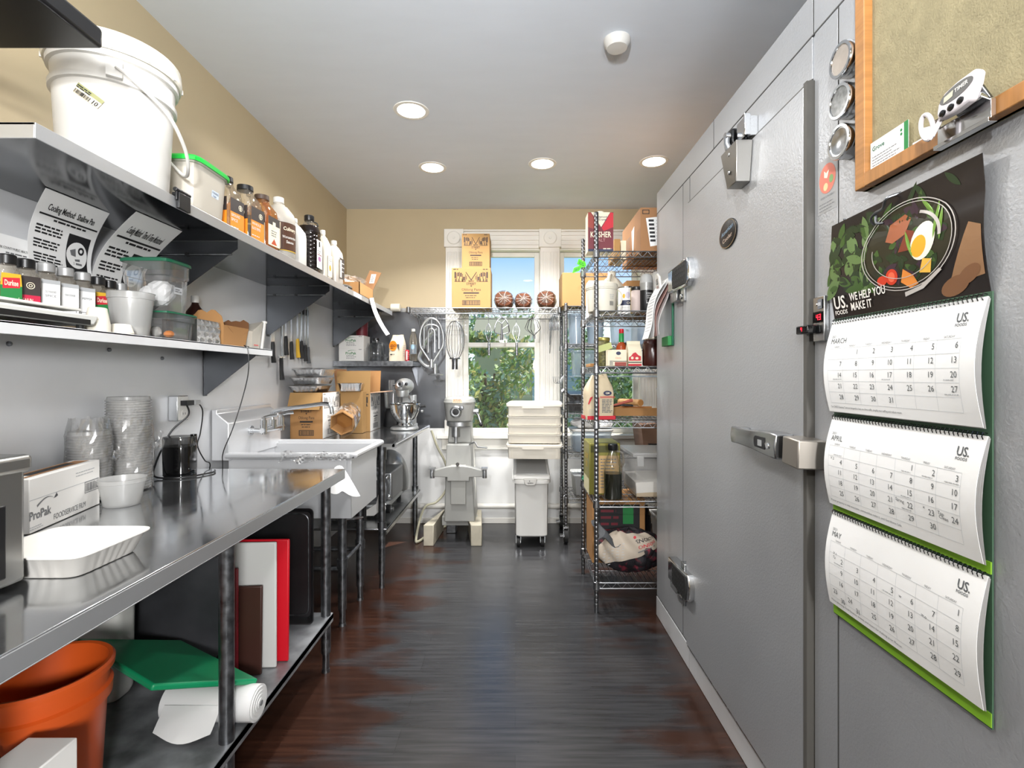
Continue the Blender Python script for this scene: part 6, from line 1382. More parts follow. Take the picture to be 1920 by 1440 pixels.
for q, (px, py) in enumerate(((1091, 494), (1082, 505))): x, z = WX(px, 3.31), WZ(py, 3.31); fr = Fr((x, 3.31 - q * .01, z), (1, 0, -.5 + q * .9), (.3, 0, 1)); b.prism([(-.03, -.018), (.02, -.02), (.032, 0), (.02, .02), (-.03, .02)], fr, .003); b.lines(fr, -.02, .02, 0, 2, .01, .005, green_p, .001)
b.done('tag', t, bev=.001)
# second shelf
t = thing('white_tub', 'cream lidded tub with handle at the near end of the second rack shelf', 'tub', (WX(1128, 2.92), 2.92, on(RZ[1]))); x = WX(1128, 2.92); b = B(offw); r = .087
b.lathe([(r * .9, 0), (r * .92, .004), (r, .125), (r * 1.04, .127), (r * 1.05, .138)], (x, 2.92, on(RZ[1])), 44); b.done('body', t)
b = B(offw); b.lathe([(r * 1.07, .134), (r * 1.09, .138), (r * 1.06, .158), (r * .96, .165), (r * .9, .160)], (x, 2.92, on(RZ[1])), 44); b.done('lid', t)
b = B(offw); b.tube(spline([(x + r * 1.03, 2.90, on(RZ[1]) + .13), (x + r * 1.22, 2.88, on(RZ[1]) + .10), (x + r * 1.18, 2.87, on(RZ[1]) + .05), (x + r * .98, 2.88, on(RZ[1]) + .03)], 5), .004, 6); b.done('handle', t)
b = B(gold); fr = Cyl((x, 2.92, on(RZ[1])), r * .97, -2.0); b.rect(fr, -.02, .005, .03, .055, yellow_p, .004, 4); fr = Cyl((x, 2.92, on(RZ[1])), r * .97, -1.2); b.barcode(fr, .0, .025, .03, .055, inkg, .004); b.lines(fr, 0, .035, .09, 3, .01, .003, inkl, .005); b.done('print', t, flat=True)
jug('vinegar_jug', 'cream gallon jug standing behind the cream tub on the rack', WX(1147, 3.22), 3.22, on(RZ[1]), .15, .30, offw, None, 1, offw, rz=2.7, handle=offw, sq=2.4)
t = thing('tin_can', 'tall tin with blue and gold label beside the cream tub', 'can', (WX(1173, 3.06), 3.06, on(RZ[1]))); x = WX(1173, 3.06); z = on(RZ[1]); b = B(steel); b.lathe([(.052, 0), (.053, .003), (.053, .163), (.055, .165), (.055, .169), (.05, .167)], (x, 3.06, z), 36); b.done('body', t)
b = B(cream); fr = Cyl((x, 3.06, z), .0535, -1.45); b.rect(fr, -.07, .012, .005, .16, paper, .0004, 16); b.rect(fr, .012, .07, .005, .16, gold, .0004, 12); b.rect(fr, -.05, .012, .055, .085, navy, .0009, 10); b.ell(fr, -.005, .115, .014, .02, mat('pale_mauve', '#c9c2cf', .6), .0009); b.ell(fr, -.028, .11, .008, .014, yellow_p, .001); b.txt(fr, 'OIL', -.012, .062, .015, cream, w=.0013); b.lines(fr, -.04, .008, .04, 3, .01, .003, inkl, .001); b.done('label', t, flat=True)
t = thing('spice_jar', 'small glass jar with dark lid between tin and spray can', 'jar', (WX(1193, 2.92), 2.92, z)); x = WX(1193, 2.92); b = B(mat('pale_pink_fill', '#c9b8b2', .6)); b.lathe([(.028, 0), (.03, .004), (.03, .12), (.027, .128)], (x, 2.92, z), 24); b.done('body', t); b = B(black); b.lathe([(.029, .126), (.03, .128), (.03, .145), (.027, .148)], (x, 2.92, z), 20); b.done('lid', t)
t = thing('spray_can', 'grey-capped spray can with black label on the second rack shelf', 'spray can', (WX(1212, 2.9), 2.9, z)); x = WX(1212, 2.9); b = B(black); b.lathe([(.036, 0), (.038, .003), (.038, .122)], (x, 2.9, z), 32); b.lathe([(.038, .122), (.038, .165)], (x, 2.9, z), 32, m=mat('can_grey', '#a6a6a4', .35, .3), cap=False); b.done('body', t)
b = B(mat('cap_grey', '#b9bab9', .4)); b.lathe([(.038, .165), (.037, .18), (.033, .205), (.022, .217), (.0, .22)], (x, 2.9, z), 28); b.done('cap', t)
b = B(paper); fr = Cyl((x, 2.9, z), .0382, -1.25); b.txt(fr, 'CANOLA', 0, .098, .010, paper, 'c', fit=.042); b.txt(fr, 'BASED', 0, .085, .009, paper, 'c'); b.txt(fr, 'SPRAY', 0, .072, .009, paper, 'c'); b.lines(fr, -.022, .022, .055, 2, .009, .004, paper); b.txt(fr, '16 OZ', -.018, .012, .012, paper); b.lines(fr, -.02, .02, .138, 1, .01, .005, inkg); b.done('print', t, flat=True)
b = B(white_p); b.lathe([(.03, 0), (.032, .004), (.032, .22), (.02, .24)], (WX(1231, 2.95), 2.95, z), 24); o = b.done('ribbed_bottle', None, loc=(WX(1231, 2.95), 2.95, z)); tag(o, 'white bottle half hidden by the cooler corner, right of the spray can', 'bottle')
carton('cardboard_box', 'low orange-brown carton at the rear of the second rack shelf', .70, 1.05, 3.15, 3.33, z, .23, kraft, ())
b = B(paper); b.box(.47, .60, 3.2, 3.33, z, z + .24); fr = Fr((.47, 3.2, z), (1, 0, 0), (0, 0, 1)); b.rect(fr, .0, .13, .13, .20, mat('mint_print', '#a9cf9a', .6)); b.rect(fr, .0, .13, .05, .1, mat('mint_print', '#a9cf9a', .6)); o = b.done('green_carton', None, loc=(.53, 3.26, z)); tag(o, 'white carton with pale green print behind the cream tub', 'carton')
# third shelf
z = on(RZ[2])
def jar(label, px, yy, r, h, fillm, lidm, name='jar'):
    x = WX(px, yy); t = thing(name, label, 'jar', (x, yy, z)); b = B(fillm); b.lathe([(r * .94, 0), (r, .008), (r, h * .72), (r * .93, h * .80), (r * .76, h * .87), (r * .76, h * .9)], (x, yy, z), 32); b.done('body', t)
    b = B(lidm); b.lathe([(r * .8, h * .885), (r * .83, h * .9), (r * .83, h * .975), (r * .78, h)], (x, yy, z), 28); b.done('lid', t); return t
jar('glass jar of green peppercorns or herbs beside the rack post', 1131, 3.0, .048, .172, mat('herb_green', '#5e5a30', .5, var=.7, vs=90, bump=.4, bs=150), mat('gold_lid', '#a39a5a', .35, .6), 'herb_jar')
x0, x1, yy = WX(1140, 2.85), WX(1175, 2.85), 2.85
carton('juice_carton', 'pale printed drink carton before the hot sauce bottle', x0, x1, yy, yy + .07, z, .092, cream, (('front', lambda b, fr, w, h: (b.ell(fr, w * .56, h * .78, w * .13, h * .11, navy, .001), b.txt(fr, 'Classic', w * .55, h * .45, h * .1, mat('warn_orange', '#d56b2e', .6), 'c', w=.001), b.rect(fr, w * .28, w, h * .27, h * .31, ink), b.rect(fr, w * .36, w * .98, 0, h * .24, mat('brick_print', '#93382c', .5)), b.barcode(fr, w * .08, w * .28, h * .04, h * .34, inkg))),), cat='carton')
t = thing('hot_sauce_bottle', 'hot sauce bottle with red cap and green neck wrap', 'bottle', (WX(1164, 2.98), 2.98, z)); x = WX(1165, 2.98); b = B(mat('hot_sauce', '#9b4420', .2)); b.lathe([(.03, 0), (.032, .004), (.032, .105), (.026, .125), (.0145, .145)], (x, 2.98, z), 28); b.done('body', t); b = B(mat('neck_green', '#1f8a45', .4)); b.lathe([(.015, .14), (.0155, .143), (.0145, .195), (.013, .197)], (x, 2.98, z), 20); b.done('neck_wrap', t); b = B(red); b.lathe([(.0135, .195), (.0145, .197), (.014, .22), (.012, .222)], (x, 2.98, z), 20); b.done('cap', t)
t = thing('milk_carton', 'gable carton with red splash print beside the dark jar', 'carton', (WX(1189, 2.9), 2.9, z)); x0, x1 = WX(1178, 2.87), WX(1203, 2.87); b = B(cream); b.box(x0, x1, 2.87, 2.95, z, z + .09); b.hexa([(x0, 2.87, z + .09), (x1, 2.87, z + .09), (x1, 2.95, z + .09), (x0, 2.95, z + .09)], [(x0, 2.905, z + .128), (x1, 2.905, z + .128), (x1, 2.915, z + .128), (x0, 2.915, z + .128)]); b.box(x0, x1, 2.906, 2.914, z + .126, z + .145); b.done('body', t)
b = B(red_l); fr = Fr((x0, 2.87, z), (1, 0, 0), (0, 0, 1)); w = x1 - x0; b.rect(fr, 0, w, 0, .012, red_l); b.poly(fr, [(w * .05, .03), (w * .95, .03), (w * .95, .055), (w * .75, .062), (w * .55, .078), (w * .35, .072), (w * .2, .056), (w * .05, .05)], red_l); b.ell(fr, w * .3, .046, .008, .008, cream, .001); b.ell(fr, w * .65, .044, .009, .007, cream, .001); b.rect(fr, 0, w, .018, .024, ink); b.done('print', t, flat=True)
t = thing('small_bottle', 'small white dropper bottle with brown cap, tilted behind the cartons', 'bottle', (WX(1176, 3.05), 3.05, z)); T = TR(WX(1178, 3.05), 3.05, z + .095, ry=-.5); b = B(white_p); b.lathe([(.016, -.09), (.017, .02), (.008, .035)], n=18, T=T); b.done('body', t); b = B(mat('brown_cap', '#4b3a2f', .4)); b.lathe([(.012, .034), (.012, .055)], n=16, T=T); b.done('cap', t)
jar('big dark brown sauce jar with silver lid next to the cooler', 1223, 2.88, .055, .17, sauce, mat('lid_silver', '#b5ada0', .35, .6), 'sauce_jar')
b = B(black); b.ball((WX(1222, 3.15), 3.15, z + .12), .06, .05, .12, 16, jit=.08); o = b.done('black_bag', None, loc=(WX(1222, 3.15), 3.15, z), flat=True); tag(o, 'black plastic bag behind the dark sauce jar', 'bag')
b = B(cream); T = TR(WX(1134, 2.84), 2.84, z + .105, ry=-.3); b.box(-.045, .04, -.004, .0, -.018, .018, m=mat('pale_lime_label', '#b8bf7a', .6), T=T); o = b.done('shelf_tag', None, loc=(WX(1134, 2.84), 2.84, z + .1)); tag(o, 'tilted yellow-green paper tag leaning on the herb jar', 'tag')
b = B(kraft); b.box(.465, .51, 3.1, 3.3, z, z + .02); o = b.done('wood_block', None, loc=(.49, 3.2, z), bev=.002); tag(o, 'small wooden block at the rear of the third rack shelf', 'block')
# fourth shelf
z = on(RZ[3])
def gm_print(b, fr, w, h, fr2, fr3):
    b.rect(fr, 0, w, 0, h * .085, red_l, .001); b.rect(fr2, 0, .09, 0, h * .085, red_l, .001); b.rect(fr3, 0, .09, 0, h * .085, red_l, .001); b.rect(fr, w * .36, w * .42, h * .085, h * .5, red_l, .001)
    b.ell(fr, w * .72, h * .60, w * .15, h * .055, navy, .001); b.txt(fr, 'GM', w * .72, h * .58, h * .045, cream, 'c', bold=True, w=.002); b.rect(fr, w * .45, w * .98, h * .51, h * .525, red_l, .001); b.rect(fr, w * .45, w * .98, h * .49, h * .498, red_l, .001)
    b.lines(fr, w * .52, w * .9, h * .44, 9, h * .035, h * .018, inkg, .001); b.lines(fr, w * .05, w * .34, h * .22, 4, h * .04, h * .008, inkl, .001); b.poly(fr, [(w * .02, h * .36), (w * .1, h * .5), (w * .2, h * .53), (w * .05, h * .34)], red_l, .001)
paper_bag('flour_bag', 'tall flour bag with red base band and rolled top on the rack', WX(1122, 2.95), 2.955, z, .165, .12, .254, mat('sack_paper', '#cdbd9f', .8, bump=.35, bs=25), gm_print, rz=.12, pinch=.55)
t = thing('tool_tray', 'wooden tray of rolling pins and kitchen tools at the rear of the fourth shelf', 'tray', (.80, 3.25, z)); b = B(kraft); b.box(.60, .91, 3.17, 3.34, z, z + .012); b.box(.60, .91, 3.165, 3.172, z, z + .05); b.box(.60, .91, 3.338, 3.345, z, z + .05); b.done('body', t)
t = thing('rolling_pin', 'wooden rolling pin with its round end toward the camera', 'rolling pin', (.8, 3.2, z + .09)); b = B(mat('pin_wood', '#c79a66', .5)); b.cyl((.78, 3.12, z + .085), (.70, 3.34, z + .08), .022, n=20); b.done('roller', t); b = B(mat('pin_end', '#a8743d', .5)); b.cyl((.7815, 3.115, z + .085), (.78, 3.12, z + .085), .018, n=18); b.done('handle', t)
b = B(mat('red_handle', '#b05a4a', .5)); b.tube([(.60, 3.13, z + .065), (.68, 3.14, z + .085), (.735, 3.15, z + .10)], [.006, .008, .011], 10); o = b.done('spatula', None, loc=(.68, 3.14, z + .08)); tag(o, 'spatula with dull red handle lying across the tool tray', 'spatula')
b = B(black); b.tube([(.58, 3.16, z + .06), (.66, 3.15, z + .07), (.74, 3.15, z + .066)], [.012, .008, .007], 10); o = b.done('ladle', None, loc=(.66, 3.16, z + .065)); tag(o, 'dark utensil lying beside the rolling pin', 'utensil')
t = thing('plastic_tub', 'clear plastic tub with stickers at the rear right of the fourth shelf', 'tub', (.98, 3.28, z)); b = B(pl_frost); b.lathe([(.055, 0), (.06, .01), (.066, .17), (.07, .175)], (1.0, 3.27, z), 28, sq=6); b.done('body', t)
# fifth shelf
z = on(RZ[4]); yy = 2.93
def oil(b, fr, w, h): b.rect(fr, .008, w - .008, h * .82, h * .95, mat('olive_dark', '#4a4a16', .5)); b.rect(fr, w * .3, w * .96, .01, h * .76, mat('label_tan', '#c5a36e', .6)); b.lines(fr, w * .36, w * .9, h * .68, 10, h * .06, h * .018, inkg, .001)
ol = mat('olive_tin', '#85803a', .4, .3, var=.08)
carton('oil_tin', 'olive green oil tin behind the dark oil jug on the rack', WX(1105, yy), WX(1163, yy), yy, yy + .24, z, WZ(831, yy) - z, ol, (('front', oil), ('left', lambda b, fr, w, h: (b.rect(fr, .01, w - .01, 0, h * .3, mat('pale_gold', '#cfc8a0', .5)), b.txt(fr, 'OLIVE', w * .55, h * .66, h * .11, gold, 'c', bold=True, w=.001), b.txt(fr, 'OIL', w * .55, h * .5, h * .11, gold, 'c', bold=True, w=.001)))), cat='tin', bev=.006)
yy = 2.85; x = WX(1149, yy)
t = thing('oil_jug', 'clear jug half full of dark oil at the front of the fifth shelf', 'jug', (x, yy, z)); r = .05
b = B(clear('thin_clear_pet', (.97, .97, .95), .04, '#777766', .05, .05)); b.lathe([(r * .95, 0), (r, .01), (r, .17), (r * .9, .21), (r * .4, .265), (r * .4, .28)], (x, yy, z), 36, sq=3); b.done('body', t)
b = B(mat('dark_oil', '#12150c', .12)); b.lathe([(r * .93, .004), (r * .97, .012), (r * .97, .145)], (x, yy, z), 36, sq=3); b.done('contents', t)
b = B(black); b.lathe([(.026, .275), (.028, .28), (.028, .305), (.024, .31)], (x, yy, z), 22); b.done('cap', t)
b = B(pl_pet); b.tube(spline([(x + .02, yy - .01, z + .27), (x + .05, yy - .02, z + .26), (x + .055, yy - .02, z + .21), (x + .047, yy - .01, z + .18)], 5), .006, 8); b.done('handle', t)
t = thing('flour_container', 'clear lidded container of flour beside the cooler on the fifth shelf', 'container', (.84, 3.0, z)); x0, x1, y0, y1 = WX(1190, 2.86), 1.02, 2.86, 3.2
b = B(pl_clear); b.hexa([(x0 + .01, y0 + .01, z), (x1, y0 + .01, z), (x1, y1, z), (x0 + .01, y1, z)], [(x0, y0, z + .235), (x1, y0, z + .235), (x1, y1, z + .235), (x0, y1, z + .235)]); b.done('body', t, bev=.008)
b = B(mat('flour', '#f4f0e8', .9)); b.hexa([(x0 + .014, y0 + .014, z + .004), (x1 - .005, y0 + .014, z + .004), (x1 - .005, y1 - .005, z + .004), (x0 + .014, y1 - .005, z + .004)], [(x0 + .008, y0 + .008, z + .085), (x1 - .005, y0 + .008, z + .105), (x1 - .005, y1 - .005, z + .10), (x0 + .008, y1 - .005, z + .09)]); b.box(x0 + .013, x1 - .005, y0 + .0125, y1 - .005, z + .003, z + .03, mat('tan_flour', '#cdb898', .9)); b.done('contents', t)
b = B(pl_frost); b.box(x0 - .012, x1 + .01, y0 - .012, y1 + .01, z + .232, z + .255); b.box(x0 + .01, x0 + .05, y0 - .018, y0 - .01, z + .18, z + .24); b.done('lid', t, bev=.006)
b = B(green_dk); b.ball((.47, 3.25, z + .03), .04, .04, .03, 12, jit=.15); b.ball((.455, 3.2, z + .05), .02, .02, .03, 10, m=black, jit=.1); o = b.done('net_bag', None, loc=(.47, 3.25, z), flat=True); tag(o, 'small green and black bundle on the rack behind the oil tin', 'bundle')
# sixth shelf
z = on(RZ[5])
def veg(b, fr, w, h):
    b.rect(fr, w * .1, w * .9, h * .36, h * .90, ink); b.rect(fr, w * .58, w * .78, h * .60, h * .88, green_p, .001); b.poly(fr, [(w * .62, h * .4), (w * .66, h * .55), (w * .72, h * .5), (w * .74, h * .4)], mat('warn_orange', '#d56b2e', .6), .001); b.lines(fr, w * .16, w * .5, h * .78, 4, h * .1, h * .04, mar, .001)
carton('cardboard_box', 'cardboard produce carton with black and green label on the bottom shelf', .475, .80, 3.09, 3.34, z, .40, kraft, (('front', veg),))
t = thing('onion_sack', 'net sack of red onions with white printed label on the bottom shelf', 'sack', (.68, 2.95, z)); net = mat('dark_net', '#2a1a1d', .7, var=.8, vs=26, bump=.9, bs=130)
nn = net.node_tree; rpn = [n for n in nn.nodes if n.type == 'VALTORGB'][0]; rpn.color_ramp.elements[0].color = lin('#17141a'); rpn.color_ramp.elements[1].color = lin('#8c2a3c'); rpn.color_ramp.elements[0].position = .55; rpn.color_ramp.elements[1].position = .74
b = B(net); rnd = random.Random(9); sc_ = V((.675, 2.965, z + .125)); sr = V((.195, .115, .125))
def sackp(az, el, k=1.0):
    d = V((math.cos(el) * math.sin(az), -math.cos(el) * math.cos(az), math.sin(el)))
    lump_ = 1 + .05 * math.sin(5 * az + 2) * math.cos(4 * el) + .04 * math.sin(9 * az + 7 * el)
    return V((sc_.x + sr.x * d.x * lump_ * k, sc_.y + sr.y * d.y * lump_ * k, max(z + .001, sc_.z + sr.z * d.z * lump_ * k)))
b.sheet(lambda u, v: sackp(-PI + 2 * PI * u, -PI / 2 + PI * v), 40, 22); bmesh.ops.remove_doubles(b.bm, verts=b.bm.verts, dist=.0005); b.done('net', t)
onion = mat('red_onion', '#5e1c2c', .4, var=.3, vs=6); b = B(net)
for az, el in ((.25, -.25), (.75, -.1), (.95, -.45), (.55, .15), (.3, -.6)): b.ball(sackp(az, el, .86), .042, .036, .04, 14)
b.done('bulges', t)
def lbl(u, v, n=0.0): return sackp(-1.25 + 2.25 * u, (-.55 + .95 * u ** 1.1) * (1 - v) + (1.15 - .15 * u) * v, 1.05 + n * 6)
b = B(mat('sack_label', '#b9ac9c', .6, bump=.2, bs=20)); b.sheet(lambda u, v: lbl(u, v), 22, 14, None, .002); lab_o = b.done('label', t)
b = B(ink); fr = Fn(lbl); b.txt(fr, 'SNOBOY', .60, .52, .17, ink, bold=True, fit=.38, w=.001, rot=.0); b.txt(fr, 'ONIONS', .62, .28, .15, red_l, bold=True, fit=.34, w=.001); b.lines(fr, .6, .95, .16, 1, .1, .04, inkg, .001); b.ell(fr, .60, .80, .025, .06, red_l, .001)
for k in range(5): b.lines(fr, .12 + .07 * k, .16 + .07 * k, .35 + .05 * k, 6, .09, .02, inkl, .001)
b.done('print', lab_o, flat=True)
b = B(mat('grey_mesh', '#4d4f52', .7, bump=.6, bs=120)); b.sheet(lambda u, v: (.465 + .14 * u + .02 * math.sin(5 * v), 2.87 + .08 * v, z + .20 + .10 * v * (1 - u) + .03 * math.sin(6 * u)), 8, 6, None, .003); b.done('mesh_top', t)
t = thing('vegetable_bin', 'clear plastic bin holding potatoes at the cooler end of the bottom shelf', 'bin', (.95, 3.05, z)); x0, x1, y0, y1 = .885, 1.25, 2.84, 3.3
b = B(pl_frost); q0 = [(x0 + .03, y0 + .02, z), (x1, y0 + .02, z), (x1, y1, z), (x0 + .03, y1, z)]; q1 = [(x0 + .01, y0, z + .26), (x1, y0, z + .26), (x1, y1, z + .26), (x0 + .01, y1, z + .26)]; A_ = b.vs(q0); b.loft([A_, b.vs(q1)], None, False); b.face(list(reversed(A_))); b.done('body', t)
b = B(white_p); b.tube([(x0, y0 - .01, z + .265), (x1, y0 - .01, z + .265), (x1, y1 + .005, z + .265), (x0, y1 + .005, z + .265)], .009, 8, closed=True); b.done('rim', t)
for k, (dx, dy) in enumerate(((.08, .08), (.15, .2), (.06, .25), (.22, .1))):
    b = B(mat('potato', '#a8794a', .8, var=.15)); b.ball((x0 + dx + .02, y0 + dy + .01, z + .225), .045, .05, .033, 14); o = b.done('potato', None, loc=(x0 + dx, y0 + dy, z + .25)); tag(o, ('potato at the near corner of the clear bin', 'potato in the middle of the clear bin heap', 'potato toward the back of the clear bin', 'potato nearest the cooler in the clear bin')[k], 'potato', 'potatoes in the clear bin')
b = B(black); b.ball((.838, 3.2, z + .171), .028, .05, .16, 14, jit=.1); o = b.done('black_bag', None, loc=(.84, 3.2, z), flat=True); tag(o, 'black bag wedged between the produce carton and the clear bin', 'bag')

# ================================================================== goods on the window rack
def tub(label, x, y, z, wx, wy, h, m=pl_frost, name='storage_bin', lidm=None, cat='bin'):
    t = thing(name, label, cat, (x, y, z)); b = B(m); b.lathe([(wx * .88, 0), (wx * .9, .004), (wx, h * .95), (wx * 1.05, h * .96), (wx * 1.05, h)], (x, y, z), 40, sq=8, sy=wy / wx); b.done('body', t)
    if lidm: b = B(lidm); b.lathe([(wx * 1.06, h * .97), (wx * 1.07, h * 1.03), (wx * .9, h * 1.05)], (x, y, z), 40, sq=8, sy=wy / wx); b.done('lid', t)
    return t
bluep = clear('bluish_plastic', (.9, .95, 1), .4, '#cfdeec', .05, .15)
deli('water_pitcher', 'bluish plastic pitcher on the window rack, upper left', .50, 4.12, QZ[1] + .0065, .055, .065, .25, bluep); deli('water_pitcher', 'second bluish pitcher on the window rack, partly behind the rack post', .66, 4.14, QZ[1] + .0065, .06, .07, .21, bluep); tub('wide clear bin on the upper tier of the window rack behind the hot sauce', .93, 4.16, QZ[1] + .0065, .13, .13, .24, bluep)
tub('tall pale bin hanging low on the window rack beneath the pitchers', .56, 4.15, QZ[2] + .30, .09, .12, .20, bluep); 
b = B(bluep); b.box(.46, 1.2, 4.02, 4.30, QZ[2] + .285, QZ[2] + .297); o = b.done('plastic_tray', None, loc=(.8, 4.15, QZ[2] + .29), bev=.003); tag(o, 'clear plastic tray slung across the window rack under the bins', 'tray')
z = QZ[2] + .0065
t = thing('loaf_pan', 'dark loaf pans piled at the near end of the window rack', 'baking pan', (.48, 4.1, z)); b = B(steel_dk); b.hexa([(.43, 4.0, z), (.56, 4.0, z), (.56, 4.25, z), (.43, 4.25, z)], [(.415, 3.98, z + .07), (.575, 3.98, z + .07), (.575, 4.27, z + .07), (.415, 4.27, z + .07)]); b.hexa([(.44, 4.02, z + .072), (.56, 4.02, z + .072), (.56, 4.25, z + .072), (.44, 4.25, z + .072)], [(.42, 4.0, z + .14), (.56, 4.0, z + .14), (.56, 4.27, z + .16), (.42, 4.27, z + .16)]); b.done('body', t, bev=.003)
b = B(black); b.box(-.06, .06, -.006, .006, -.012, .012, T=TR(.425, 3.97, z + .13, ry=.75)); b.box(-.075, -.06, -.007, .007, -.013, .013, m=steel, T=TR(.425, 3.97, z + .13, ry=.75)); o = b.done('bench_scraper', None, loc=(.425, 3.97, z + .13)); tag(o, 'black-handled scraper leaning on the loaf pans', 'scraper')
z = QZ[3] + .0065
tub('long clear bin under crumpled bags on the window rack', .62, 4.15, z, .16, .15, .17, bluep, lidm=white_p)
b = B(mat('white_bag', '#dcdcdc', .5)); b.ball((.58, 4.12, z + .225), .13, .10, .045, 16, jit=.12); b.ball((.72, 4.1, z + .215), .08, .07, .035, 14, jit=.12); o = b.done('plastic_bag', None, loc=(.6, 4.12, z + .2), flat=True); tag(o, 'crumpled white plastic bags lying on the long clear bin', 'bag')
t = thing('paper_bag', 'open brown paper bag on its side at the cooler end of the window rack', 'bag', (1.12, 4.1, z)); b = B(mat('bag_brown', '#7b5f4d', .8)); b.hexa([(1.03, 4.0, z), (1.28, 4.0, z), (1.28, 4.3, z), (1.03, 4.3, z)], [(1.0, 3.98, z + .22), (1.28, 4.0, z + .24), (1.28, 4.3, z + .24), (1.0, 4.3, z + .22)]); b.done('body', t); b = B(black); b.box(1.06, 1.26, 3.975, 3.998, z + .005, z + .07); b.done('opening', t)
tub('white tub with grey lid on the lower tier of the window rack', .60, 4.15, QZ[4] + .0065, .13, .14, .16, mat('grey_tub', '#b6b8b8', .5), 'white_tub', None, 'tub')
# ================================================================== walk-in cooler
XC = .789; CZ = 2.335
def CYp(px): return XC * F / (px - CX)
FRM = lambda y, z, d=0.0: Fr((XC - d, y, z), (0, -1, 0), (0, 0, 1))   # right = toward the camera, out = into the aisle
cool = thing('walk_in_cooler', 'big embossed-metal walk-in cooler filling the whole right side', 'cooler', (1.5, 1.0, 0))
YC0, YC1 = -1.6, 2.78; dY0, dY1, dZ0, dZ1 = 1.322, 2.254, .118, 2.098
b = B(cooler_m)
b.box(XC, XR - .02, YC0, YC1, 0, CZ); b.done('cabinet', cool)
b = B(cooler_m)   # face panels, seams left open between them
g = .0028
def pan(y0, y1, z0, z1, d=.004, m=None): b.box(XC - d, XC, y0 + g, y1 - g, z0 + g, z1 - g, m)
pan(2.345, YC1, .11, 2.22); pan(dY1, 2.345, .11, 2.22); pan(dY0, dY1, dZ1 + .006, 2.22); pan(1.218, dY0 - .006, .0, 2.22); pan(YC0, 1.218, 0, 2.22)
pan(1.983, YC1, 2.22, CZ); pan(1.32, 1.983, 2.22, CZ); pan(YC0, 1.32, 2.22, CZ)
pan(dY1, YC1, 0, .108, .007, steel_wall); pan(1.218, dY1, 0, .108, .007, steel_wall)
b.done('face_panels', cool, bev=.0005)
for ya_, yb_, za_, zb2 in ((2.3435, 2.3465, .11, 2.22), (2.2525, 2.2555, .11, 2.22), (1.2165, 1.2195, 0, 2.22), (1.9815, 1.9845, 2.22, CZ), (1.3185, 1.3215, 2.22, CZ), (YC0, YC1, 2.2185, 2.2215), (1.22, YC1, .1075, .1105)): b = B(seam_m); b.box(XC - .0044, XC, ya_, yb_, za_, zb2); b.done('seam', cool)
d = B(cooler_m); d.box(XC - .022, XC - .004, dY0 + .012, dY1 - .004, dZ0 + .004, dZ1 - .008); door = d.done('door', cool, bev=.003)
b = B(gasket); b.box(XC - .0225, XC, dY0 - .004, dY0 + .0115, dZ0, dZ1); b.box(XC - .012, XC, dY0, dY1, dZ1 - .008, dZ1 + .004); b.box(XC - .016, XC, dY0, dY1 - .002, dZ0 - .008, dZ0 + .004, steel); b.done('gasket', door)
XD = XC - .022
# cam hinges with tread-plate covers
for zz, lab_ in ((1.775, 1), (.40, 0)):
    b = B(chrome); s = 1 if lab_ else -1
    O = V((XD - .006, 2.43, zz)); fr = Fr(O, (0, -1, .0), (0, 0, 1))
    b.prism([(0, -.055), (.255, -.062), (.285, -.04), (.29, .02), (.27, .062), (.0, .05)], Fr(V((XC - .05, 2.43, zz)), (0, -1, 0), (0, 0, 1)), .046); h = b.done('hinge', cool, bev=.008, seg=3)
    b = B(black_m); f2 = Fr(V((XC - .0505, 2.43, zz)), (0, -1, 0), (0, 0, 1)); b.prism([(.085, -.046), (.075, 0), (.085, .043), (.255, .05), (.268, .0), (.255, -.05)], Fr(f2.p(0, 0, .004), (0, -1, 0), (0, 0, 1)), .006)
    for i in range(7):
        for j in range(4):
            u = .095 + i * .024; v = -.035 + j * .022; a = .7 if (i + j) % 2 else -.7; b.poly(f2, [(u - .008 * math.cos(a), v - .008 * math.sin(a)), (u + .003 * math.sin(a), v - .003 * math.cos(a)), (u + .008 * math.cos(a), v + .008 * math.sin(a)), (u - .003 * math.sin(a), v + .003 * math.cos(a))], black, .0065)
    b.done('cover_plate', h)
    b = B(steel); b.box(XC - .035, XC, 2.345, 2.44, zz - .10, zz - .05); b.box(XC - .03, XC, 2.255, 2.30, zz - .115, zz + .075); b.lathe([(.014, 0), (.012, .006)], n=14, T=TR(XC - .03, 2.29, zz - .09, ry=-PI / 2)); b.done('bracket', h, bev=.003)
# door closer
b = B(mat('closer_steel', '#8c8a86', .3, 1)); fr = Fr(V((XD - .05, 1.60, 2.09)), (0, -1, 0), (0, 0, 1))
yc = 1.665
hk = lambda y_, z_: (y_, z_)
b.hexa([(XD - .048, yc + .038, 1.955), (XD - .048, yc - .030, 1.955), (XD, yc - .030, 1.955), (XD, yc + .038, 1.955)], [(XD - .055, yc + .075, 2.085), (XD - .055, yc - .050, 2.085), (XD, yc - .050, 2.085), (XD, yc + .075, 2.085)]); cl = b.done('closer', cool, bev=.003)
b = B(steel)
for z_ in (2.06, 2.0): b.lathe([(.007, 0), (.005, .003)], n=12, T=TR(XD - .053, yc + .01, z_, ry=-PI / 2))
b.done('screw', cl)
b = B(steel); b.tube([(XD - .04, yc + .035, 2.085), (XD - .045, yc + .045, 2.11), (XD - .042, yc + .05, 2.14)], [.012, .011, .010], 10); b.cyl((XD - .05, yc + .05, 2.14), (XD - .034, yc + .05, 2.14), .013, n=16); b.done('arm', cl)
